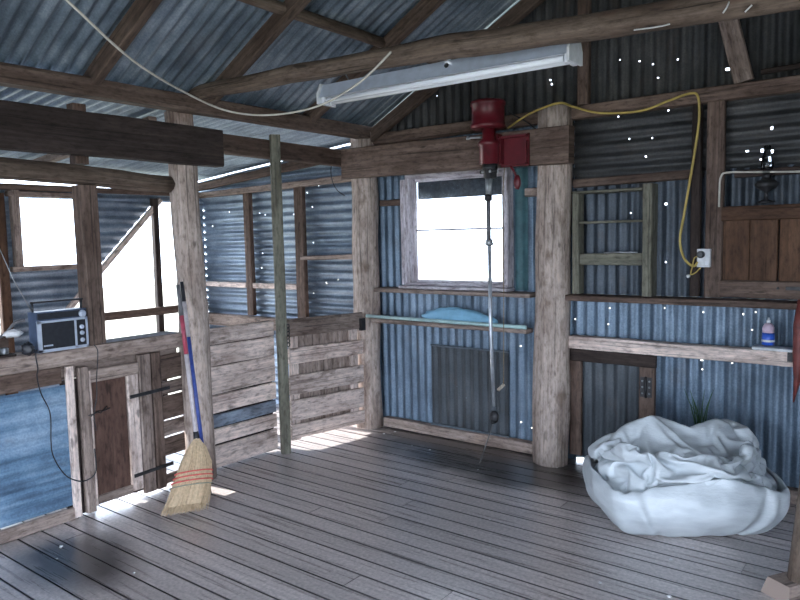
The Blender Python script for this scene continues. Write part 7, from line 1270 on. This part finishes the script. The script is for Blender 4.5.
39,-21,46,-25,45,-61,84,-93,119,-144,169,-192,165,-166,141,-112,86,-72,84,-70,103,-88,119,-98,83,-54,57,-73,69,-74,91,-84,95,-67,92,-74,57,-72,83,-84,105,
-114,141,-154,150,-127,108,-84,68,-53,73,-52,73,-54,-327,5,17,2,23,2,24,7,20,11,19,5,22,-10,34,-11,35,-24,46,-64,86,-95,121,-148,175,-197,162,-151,134,
-105,86,-64,71,-63,98,-94,110,-87,78,-48,66,-80,75,-82,100,-94,98,-72,94,-73,60,-65,84,-101,126,-129,139,-150,133,-116,98,-78,76,-57,77,-58,76,-53,-326,
4,17,3,20,5,19,11,18,13,20,7,22,-10,33,-9,31,-24,46,-66,89,-99,123,-150,180,-200,177,-157,132,-106,87,-66,70,-71,88,-82,103,-78,96,-66,65,-70,77,-90,107,
-100,100,-79,89,-67,82,-74,90,-110,124,-137,128,-132,116,-100,89,-71,73,-56,76,-57,80,-59,-321,2,16,4,20,5,20,11,18,12,20,6,22,-10,35,-15,39,-27,48,-69,
93,-107,130,-158,185,-200,182,-159,134,-112,97,-73,83,-86,101,-97,115,-91,116,-88,91,-86,70,-86,105,-98,104,-83,99,-79,75,-58,90,-109,105,-120,105,-112,
102,-90,87,-69,78,-59,76,-57,79,-62,-317,-1,18,1,23,5,22,9,21,8,22,2,24,-12,39,-17,42,-31,53,-73,95,-111,134,-161,187,-202,186,-163,151,-129,106,-83,99,
-102,121,-120,121,-102,124,-96,105,-88,68,-84,104,-97,109,-93,105,-88,85,-64,89,-89,75,-98,85,-98,98,-88,87,-70,87,-66,82,-60,79,-55,-327,-5,23,-2,23,5,
22,7,25,1,30,-5,30,-16,39,-17,43,-30,54,-71,94,-112,134,-159,186,-207,182,-156,160,-138,116,-98,104,-92,108,-115,122,-112,131,-103,115,-92,71,-84,85,-79,
87,-66,85,-73,89,-67,81,-74,59,-79,86,-107,103,-94,96,-77,82,-58,71,-49,69,-47,-334,-5,23,-2,24,4,24,4,29,-2,32,-8,32,-17,39,-22,48,-29,54,-69,92,-109,
131,-158,186,-208,182,-156,169,-153,141,-119,95,-77,88,-86,109,-117,135,-107,122,-95,91,-102,84,-74,78,-55,67,-58,83,-62,70,-59,69,-92,98,-116,118,-112,
106,-86,96,-71,79,-57,61,-40,-340,-6,25,-4,27,0,27,2,30,-1,29,-6,30,-16,39,-26,51,-28,52,-59,81,-102,128,-155,183,-205,179,-155,164,-153,129,-108,90,-67,
86,-71,92,-108,120,-105,123,-92,96,-100,87,-77,70,-44,61,-49,74,-61,49,-31,47,-70,87,-104,121,-119,124,-104,105,-80,76,-52,44,-24,-349,2,18,2,22,1,28,-1,
32,-3,31,-7,31,-19,40,-23,47,-22,46,-55,79,-101,128,-154,177,-199,191,-168,150,-143,118,-97,90,-68,88,-63,82,-94,105,-104,123,-92,96,-91,89,-77,63,-36,
57,-41,61,-45,41,-27,19,-42,58,-75,94,-98,113,-92,92,-66,54,-32,26,-8,-352,7,12,9,17,3,26,-4,33,-5,32,-7,33,-18,40,-19,41,-18,43,-53,77,-101,127,-150,170,
-194,187,-163,140,-134,108,-86,84,-63,85,-59,80,-73,85,-106,120,-94,96,-77,78,-65,56,-29,56,-34,28,-12,13,-5,18,-40,62,-79,66,-73,93,-71,76,-51,52,-32,
32,-17,-354,9,9,12,13,7,23,-1,28,-2,28,-2,29,-14,39,-13,36,-15,41,-55,79,-102,126,-148,163,-186,178,-153,126,-118,92,-71,78,-57,77,-55,79,-63,66,-88,100,
-93,108,-87,83,-56,54,-27,56,-31,13,5,15,-7,24,-41,52,-70,44,-60,73,-49,49,-25,30,-10,21,-5,-361,10,8,12,12,9,20,3,25,0,26,-2,30,-13,38,-10,33,-12,37,-54,
80,-102,127,-150,155,-175,165,-137,109,-91,66,-47,65,-53,71,-50,71,-52,56,-79,85,-77,94,-69,60,-39,57,-33,56,-28,8,13,9,-2,25,-41,48,-71,44,-55,43,-23,
30,-6,19,1,7,8,-359,7,10,10,12,7,22,0,28,-2,27,-4,31,-11,37,-8,31,-12,36,-52,76,-99,124,-147,138,-155,148,-122,100,-84,64,-46,69,-54,71,-62,84,-68,77,-61,
56,-57,70,-50,45,-21,49,-35,52,-24,7,17,-7,11,9,-23,43,-68,42,-47,39,-27,17,6,1,17,2,9,-353,7,9,11,12,8,20,1,27,-2,28,-5,32,-11,38,-10,34,-14,38,-57,81,
-101,118,-142,138,-151,131,-108,87,-66,57,-49,75,-53,70,-54,77,-82,68,-41,53,-41,38,-19,40,-35,58,-29,43,-27,15,8,5,10,-6,-7,36,-61,54,-54,47,-40,29,-13,
-2,1,5,7,-337,4,14,8,15,8,19,2,25,-1,30,-6,34,-11,38,-13,38,-16,41,-59,74,-95,111,-138,128,-130,109,-91,65,-41,59,-53,71,-53,65,-62,85,-74,54,-30,33,-8,
23,-1,27,-28,43,-25,42,-25,21,-18,33,-7,4,-2,26,-52,50,-39,42,-40,30,-21,6,4,3,0,-345,-1,20,2,22,2,25,-2,29,-4,30,-4,31,-8,36,-13,41,-16,40,-58,70,-93,
103,-129,112,-105,82,-61,44,-33,41,-30,52,-33,57,-42,57,-52,42,-21,27,-8,22,-4,27,-17,35,-25,39,-42,52,-41,51,-25,19,-3,19,-43,58,-61,64,-40,33,-28,11,
-4,-10,14,-352,-3,23,-2,24,2,24,-1,30,-4,31,-4,29,-6,33,-12,41,-14,40,-61,86,-110,88,-110,90,-77,59,-35,28,-10,12,-12,34,-14,33,-13,36,-22,35,-32,45,-21,
7,7,7,10,9,-9,24,-12,19,-28,50,-31,35,-11,23,-37,35,-38,59,-35,16,-9,4,8,-19,19,-365,-1,21,2,21,4,23,1,28,-2,29,-4,28,-1,28,-9,41,-14,41,-63,61,-85,86,
-106,84,-64,43,-20,17,4,-3,-1,17,6,16,5,20,1,0,-8,23,-8,27,-7,-1,25,-19,19,-4,17,-1,-19,39,-29,48,-30,19,-4,27,-36,29,-19,24,-4,12,0,-11,17,-380,-2,22,
1,24,2,24,1,24,1,26,2,22,6,23,-3,34,-9,35,-60,63,-86,66,-74,67,-55,33,-24,19,-5,21,-5,26,0,4,18,7,17,6,-1,-2,4,27,-14,12,11,-28,34,-10,26,-25,4,9,-14,30,
-19,40,-18,42,-28,32,-23,39,-35,42,-23,15,-18,-378,-5,26,-4,31,-4,30,-4,27,-2,27,1,23,5,21,0,27,-1,24,-48,48,-66,44,-43,31,-24,27,-16,23,-7,9,1,12,9,5,
21,-12,33,-8,16,7,4,-2,6,-23,29,-5,26,-10,29,-33,16,5,-22,23,-21,42,-21,47,-23,44,-27,44,-40,49,-33,35,-33,-386,-8,28,-8,36,-10,37,-10,34,-6,30,-5,28,-1,
23,1,23,4,21,-43,25,-35,28,-22,-6,17,-17,24,-21,37,-24,37,-22,33,-15,39,-14,34,-11,5,8,12,-30,52,-53,44,-17,37,-22,45,-29,15,-6,-6,14,-33,53,-34,60,-35,
57,-36,49,-41,34,-18,29,-21,-388,-7,30,-11,35,-13,39,-12,35,-7,30,-5,27,-2,26,1,22,5,16,-35,29,-33,13,-1,-26,40,-46,51,-30,32,-11,18,-19,34,-15,36,-16,
41,-15,4,-3,27,-43,48,-47,49,-27,44,-37,58,-37,40,-20,4,10,-30,46,-44,66,-43,47,-26,49,-35,43,-29,35,-14,-382,-7,32,-13,38,-16,39,-14,35,-10,30,-5,26,0,
23,2,23,2,1,-7,16,-17,-9,9,-28,50,-46,59,-39,18,2,13,-19,38,-22,31,-13,32,-12,12,-13,34,-47,40,-40,57,-36,53,-35,44,-38,52,-33,23,-18,-2,28,-38,51,-32,
42,-27,48,-33,46,-25,34,-20,-389,8,12,11,15,11,17,8,20,3,26,-1,29,-4,29,-6,31,-8,27,-9,3,-6,-4,-14,-2,-5,-17,12,-13,1,14,8,4,8,12,6,17,0,27,-15,41,-48,
48,-60,50,-36,41,-18,40,-20,38,-33,51,-40,31,-15,12,13,0,1,19,6,11,2,16,-6,18,-14,-402,0,19,4,19,6,20,6,21,4,27,-1,30,-3,27,-3,27,-3,29,-5,-14,-9,-6,-11,
-4,5,-2,-9,7,-15,34,-21,35,-23,33,-12,33,-16,43,-31,57,-71,72,-67,58,-39,45,-22,46,-36,55,-34,32,-19,6,12,-11,21,-10,15,6,23,-2,-2,23,-13,30,-31,-388,4,
15,5,18,5,20,6,22,3,28,-3,32,-6,30,-3,25,2,23,1,5,-28,7,-25,0,-4,-15,7,9,-21,46,-34,52,-47,62,-46,48,-28,52,-37,63,-77,89,-67,66,-40,37,-20,45,-29,20,-2,
2,19,-16,26,-11,10,-18,36,-12,32,-16,-5,27,-19,40,-46,-369,11,8,10,17,5,23,2,25,0,27,-3,31,-3,28,0,23,5,19,4,11,-35,9,-30,11,-20,-4,-2,14,-27,54,-35,48,
-44,42,-40,56,-44,72,-58,77,-65,82,-56,59,-42,43,-17,26,-4,24,-11,6,3,4,13,-27,32,-28,54,-33,15,-1,4,21,-34,52,-64,-344,10,9,10,17,7,21,3,22,1,26,0,30,
0,27,2,20,6,18,6,13,-39,14,-35,8,-22,-1,-9,23,-29,54,-29,26,-26,37,-33,61,-48,54,-51,70,-54,76,-50,54,-27,49,-26,38,-18,20,-6,13,-14,7,15,-30,53,-40,48,
-28,25,-13,-13,36,-51,59,-50,-348,14,6,12,15,7,20,3,23,1,27,1,28,3,23,4,19,6,17,9,14,-36,12,-37,9,-27,1,-13,35,-34,54,-29,26,-26,32,-31,54,-41,34,-17,39,
-22,47,-34,61,-52,58,-36,51,-31,35,-15,25,-3,-12,27,-37,52,-31,40,-20,27,-15,-6,25,-38,34,-46,-340,14,6,11,14,8,19,7,23,2,28,-3,28,0,25,4,21,7,15,11,12,
-36,10,-35,8,-28,3,-15,31,-32,56,-36,44,-24,26,-33,43,-22,19,-3,27,-39,69,-65,89,-63,72,-44,40,-29,46,-24,32,-15,4,22,-34,44,-19,25,-10,13,7,-3,8,-19,5,
-5,-358,11,10,8,16,6,21,4,27,-1,31,-6,31,-4,27,1,22,4,21,3,17,-31,2,-28,1,-23,-2,-14,32,-35,56,-27,42,-26,8,-14,28,-8,15,1,25,-42,72,-54,63,-48,69,-58,
51,-37,48,-26,29,-4,13,-1,-17,26,-1,10,13,-11,25,-6,-4,18,-32,24,-367,7,13,8,17,6,22,2,26,0,28,-2,27,-2,24,3,22,4,23,1,16,-29,2,-27,1,-22,-3,-16,23,-30,
53,-26,35,-13,1,-9,26,-4,18,-1,26,-44,72,-48,61,-62,69,-58,54,-43,58,-36,52,-25,8,-9,2,7,19,-10,30,-1,3,19,-31,24,-25,33,-363,0,20,4,21,4,24,2,24,1,23,
1,23,2,21,7,19,7,20,4,14,-29,5,-27,2,-23,-2,-19,10,-24,50,-24,26,1,-8,-1,22,2,13,4,20,-38,65,-47,48,-45,54,-30,47,-31,37,-32,55,-52,44,-38,17,-1,17,5,5,
19,-3,26,-28,15,-2,22,-365,-2,23,2,23,1,25,0,25,-3,27,-4,28,-3,28,0,26,1,25,-2,22,-32,9,-31,6,-26,1,-21,6,-25,49,-22,5,22,-6,-4,22,1,14,8,13,-31,54,-36,
54,-51,63,-47,54,-38,53,-69,84,-68,67,-54,31,-5,6,20,5,10,14,8,-5,-2,14,4,-362,-9,30,-6,30,-7,32,-10,34,-12,35,-10,33,-7,33,-6,33,-4,30,-7,25,-27,4,-26,
8,-27,5,-27,5,-23,39,-25,10,17,8,-13,18,4,17,9,12,-26,44,-23,44,-43,39,-30,37,-32,54,-48,55,-45,39,-16,31,-5,16,9,1,6,3,-3,23,-2,15,2,-366,-13,33,-9,30,
-9,32,-14,38,-16,41,-14,38,-12,37,-12,39,-8,33,-8,27,-21,0,-21,1,-22,-2,-18,12,-31,24,-22,13,16,11,-8,12,13,9,11,5,-14,36,-12,34,-30,39,-32,24,-11,33,-21,
13,-12,31,-10,8,17,-11,32,-28,22,5,10,3,13,5,2,-365,-6,27,-8,29,-9,32,-12,35,-12,37,-10,33,-7,30,-3,30,-1,26,-4,28,-12,-2,-20,-1,-17,-13,-7,-11,-11,-2,
-4,9,21,6,7,-3,26,-2,16,5,-4,18,6,17,-9,30,-21,8,5,21,-12,17,-13,9,4,-20,43,-36,57,-35,35,-10,30,-22,5,12,-11,-351,2,18,-4,25,-4,28,-3,26,-2,27,-3,26,0,
23,6,21,7,21,-2,27,-6,0,-23,-1,-12,-13,-10,-13,-10,-13,11,1,16,1,28,-21,42,-15,19,5,12,-1,14,11,-14,40,-19,9,-14,40,-33,29,-6,-10,26,-36,58,-45,68,-46,
57,-38,53,-33,17,-16,7,-357,0,18,1,20,2,20,3,21,3,23,3,22,3,21,6,19,9,19,2,27,-6,-6,-16,-8,-2,-22,-1,-21,-1,-20,16,-19,33,-15,41,-25,44,-16,34,-7,24,-12,
-2,24,-4,20,-10,18,-28,51,-35,16,9,-11,35,-51,74,-59,83,-61,67,-43,58,-46,35,-25,30,-381,-3,21,4,18,6,17,4,19,4,20,4,23,1,25,2,21,8,18,5,26,-7,-11,-11,
-15,8,-29,10,-31,12,-36,10,-20,43,-25,47,-24,45,-16,30,0,14,8,-13,3,20,2,5,17,-28,50,-23,14,6,-26,51,-62,90,-72,99,-73,79,-51,60,-43,52,-41,41,-403,2,18,
4,18,4,21,2,22,2,22,3,23,1,24,3,21,8,20,0,30,-11,-17,-5,-18,12,-31,14,-37,13,-37,21,-27,42,-21,44,-24,46,-21,37,-9,-1,14,8,-13,37,-15,7,8,-7,32,-10,13,
4,-20,45,-62,92,-70,99,-74,102,-74,85,-69,75,-61,59,-425,6,14,4,18,5,19,9,17,9,17,10,16,8,18,8,18,8,21,-7,29,-5,-23,0,-25,9,-30,19,-41,18,-36,31,-34,50,
-26,30,-13,38,-14,37,-18,30,-27,29,-14,43,-27,18,-7,2,4,16,3,18,-36,54,-56,84,-59,86,-61,90,-71,99,-104,88,-76,70,-414,7,13,9,15,10,16,12,17,10,18,8,18,
6,19,5,23,2,27,-4,14,11,-35,15,-41,21,-44,20,-40,39,-50,47,-36,41,-38,51,-26,28,-5,29,-17,29,-28,46,-19,47,-21,13,-32,22,-18,29,-14,33,-42,66,-53,77,-52,
78,-52,78,-73,97,-101,102,-106,103,-428,9,12,13,14,12,17,9,21,6,21,5,20,4,21,2,28,-3,33,-10,9,16,-36,24,-49,24,-46,23,-42,33,-25,24,-21,40,-41,60,-40,29,
-13,35,-16,32,-31,59,-30,56,-42,33,-54,42,-49,57,-33,52,-36,58,-52,61,-36,61,-40,65,-82,108,-110,123,-123,112,-424,10,11,14,13,12,17,9,21,5,22,3,23,2,23,
2,26,-1,30,-7,13,10,-34,31,-56,29,-51,34,-42,22,-17,28,-44,63,-43,57,-35,24,-13,32,-8,29,-29,53,-29,36,-36,55,-79,79,-91,91,-66,85,-65,76,-52,51,-33,58,
-36,62,-81,105,-112,128,-134,124,-421,5,16,8,18,9,19,10,18,7,20,2,23,1,25,-2,29,-6,34,-9,17,8,-30,36,-59,32,-50,27,-26,12,-15,30,-50,66,-39,56,-42,29,-12,
27,0,25,-28,51,-33,47,-70,60,-78,86,-87,101,-76,98,-82,62,-38,57,-32,56,-33,57,-62,84,-99,120,-132,135,-429,-1,23,1,22,6,20,8,20,5,19,2,22,0,28,-5,33,-10,
36,-10,21,0,-14,7,-32,44,-58,37,-34,10,-19,23,-44,65,-40,63,-40,27,-12,28,-5,22,-13,25,-36,63,-88,89,-98,106,-105,122,-100,101,-84,61,-39,61,-39,60,-35,
57,-44,63,-72,97,-109,121,-431,1,20,2,22,3,22,5,23,1,25,-3,27,-4,30,-6,31,-6,30,-5,17,-7,5,-14,2,18,-33,30,-36,17,-31,25,-25,46,-52,63,-38,46,-27,50,-26,
20,-13,34,-51,74,-97,110,-112,115,-115,126,-115,104,-80,59,-42,61,-38,59,-36,58,-38,55,-54,76,-84,100,-423,4,14,6,21,3,25,0,24,1,24,1,26,-2,28,-5,29,-5,
29,-8,5,-10,2,-3,-7,29,-32,44,-25,14,-29,26,-23,38,-56,72,-65,65,-38,62,-36,29,-24,44,-64,79,-95,103,-93,108,-108,115,-124,106,-83,66,-45,51,-32,55,-38,
59,-36,51,-40,60,-59,74,))
def bag_mesh():
    nx, ny, nz = 40, 27, 35; idx = {}; mb = MB(); co = []
    for steps in BAG_STEPS:
        acc = 0; row = []
        for d in steps: acc += d; row.append(acc/1000)
        co.append(row)
    n = len(co[0])
    C = V((2.625, -.475, 0)); a_ = V((.80, .60, 0)); b_ = V((-.60, .80, 0))
    for k in range(n):
        x, y, z = co[0][k], co[1][k], co[2][k]; t = min(1, z/.26); t = t*t*(3-2*t)
        x *= (1.06-.14*t+.05*math.sin(min(1, z/.3)*math.pi))*(1-.10*min(1, abs(y)/.4)**2); y *= (1.05-.05*t)*(1-.16*min(1, abs(x)/.5)**3)
        if y < 0: y -= .03*math.sin(min(1, z/.3)*math.pi)
        mb.v.append(C+a_*x+b_*y+V((0, 0, max(.002, (z-.006)*1.08))))
    def vid(*k): return idx.setdefault(k, len(idx))
    def quad(*q): mb.face([vid(*k) for k in q], [(0, 0)]*4, True)
    for i in range(nx):
        for j in range(ny):
            quad((i, j, nz), (i+1, j, nz), (i+1, j+1, nz), (i, j+1, nz)); quad((i, j, 0), (i, j+1, 0), (i+1, j+1, 0), (i+1, j, 0))
    for i in range(nx):
        for k in range(nz):
            quad((i, 0, k), (i+1, 0, k), (i+1, 0, k+1), (i, 0, k+1)); quad((i, ny, k), (i, ny, k+1), (i+1, ny, k+1), (i+1, ny, k))
    for j in range(ny):
        for k in range(nz):
            quad((0, j, k), (0, j, k+1), (0, j+1, k+1), (0, j+1, k)); quad((nx, j, k), (nx, j+1, k), (nx, j+1, k+1), (nx, j, k+1))
    return mb
wbag = tag(bag_mesh().build('wool_bag', BAG, loc=(2.668, -.45, 0)), 'large crumpled white plastic wool bag slumped on the floor', 'bag')
md = wbag.modifiers.new('smooth', 'SUBSURF'); md.levels = md.render_levels = 1

# ------------------------------------------------------------------ scraps on the floor
fk = [((61, 547), .012), ((134, 573), .007), ((430, 450), .010), ((412, 446), .006), ((600, 583), .009), ((671, 560), .009), ((669, 597), .012), ((693, 548), .007), ((779, 511), .020), ((318, 546), .006), ((478, 470), .007), ((246, 532), .006), ((68, 522), .007), ((345, 470), .006), ((520, 500), .006), ((250, 470), .010), ((300, 459), .009), ((240, 484), .012), ((384, 434), .010), ((395, 432), .012), ((557, 460+8), .006), ((490, 520), .006), ((57, 559), .007), ((245, 500), .008)]
proto = None
for (px, r_) in fk:
    p = at(px[0], px[1], 2, 0)
    if proto is None:
        proto = blob('w', (0, 0, .4), (1, 1, .5), WOOL, .5, 2, 2).build('wool_fleck', WOOL, loc=(0, 0, 0)); o = proto
    else:
        o = proto.copy(); COL.objects.link(o)
    o.location = (p.x, p.y, 0); o.scale = (r_, r_*.8, r_*.7); o.rotation_euler = (0, 0, random.uniform(0, 6))
    tag(o, 'tiny white fleck of wool lying on the floorboards', 'wool', 'wool flecks on the floorboards')
p = at(168, 512, 2, 0)
tag(blob('w', (p.x, p.y, .022), (.022, .025, .024), WHITEC, .3, 2, 3).build('white_scrap', WHITEC, loc=p), 'white scrap on the floor at the tip of the broom', 'scrap')
# cobwebs on the log
f = MB(); f.tube(curve([at(634, 30, 1, -1.65), at(650, 28, 1, -1.66), at(662, 26, 1, -1.66), at(670, 24, 1, -1.65)]), .003, 5); f.tube(curve([at(723, 13, 1, -1.65), at(727, 7, 1, -1.66), at(729, 2, 1, -1.65)]), .003, 5); f.tube(curve([at(745, 12, 1, -1.65), at(752, 5, 1, -1.66)]), .003, 5)
tag(f.build('string_scraps', WEB, loc=at(690, 20, 1, -1.65)), 'wisps of pale string caught on the right part of the log', 'string')

# repeats share a group
GROUPS = {'rafter': 'roof rafters', 'lean_to_rafter': 'rafters of the lean-to over the pens', 'purlin': 'roof purlins', 'post': 'posts holding up the shed',
          'upright': 'timber uprights along the pen wall', 'pen_stud': 'studs on the iron behind the pens', 'pen_rail': 'rails of the pens', 'pen_plank': 'planks of the pen wall',
          'batten': 'battens on the back wall', 'stud': 'studs on the back wall', 'shelf_board': 'shelf boards on the back wall', 'overhead_beam': 'beams above the pens', 'bottom_plate': 'floor plates of the back wall', 'stile': 'upright boards left of the pen door', 'door_post': 'posts of the outer pen wall'}
for o in bpy.data.objects:
    k = o.name.split('.')[0]
    if o.parent is None and 'label' in o and k in GROUPS: o['group'] = GROUPS[k]

# ------------------------------------------------------------------ light
w = bpy.data.worlds.new('world'); sc.world = w; w.use_nodes = True
bg = w.node_tree.nodes['Background']; bg.inputs[0].default_value = (.73, .83, 1.0, 1); bg.inputs[1].default_value = 3.2
sd_ = bpy.data.lights.new('sun', 'SUN'); sd_.energy = 6; sd_.angle = .01; sd_.color = (1, .98, .95)
so2 = bpy.data.objects.new('sun', sd_); COL.objects.link(so2)
so2.rotation_euler = V((1, .15, -.5)).to_track_quat('-Z', 'Y').to_euler()

sc.view_settings.view_transform = 'Standard'; sc.view_settings.look = 'None'; sc.view_settings.gamma = 1
sc.view_settings.exposure = 1.4; sc.view_settings.use_curve_mapping = False
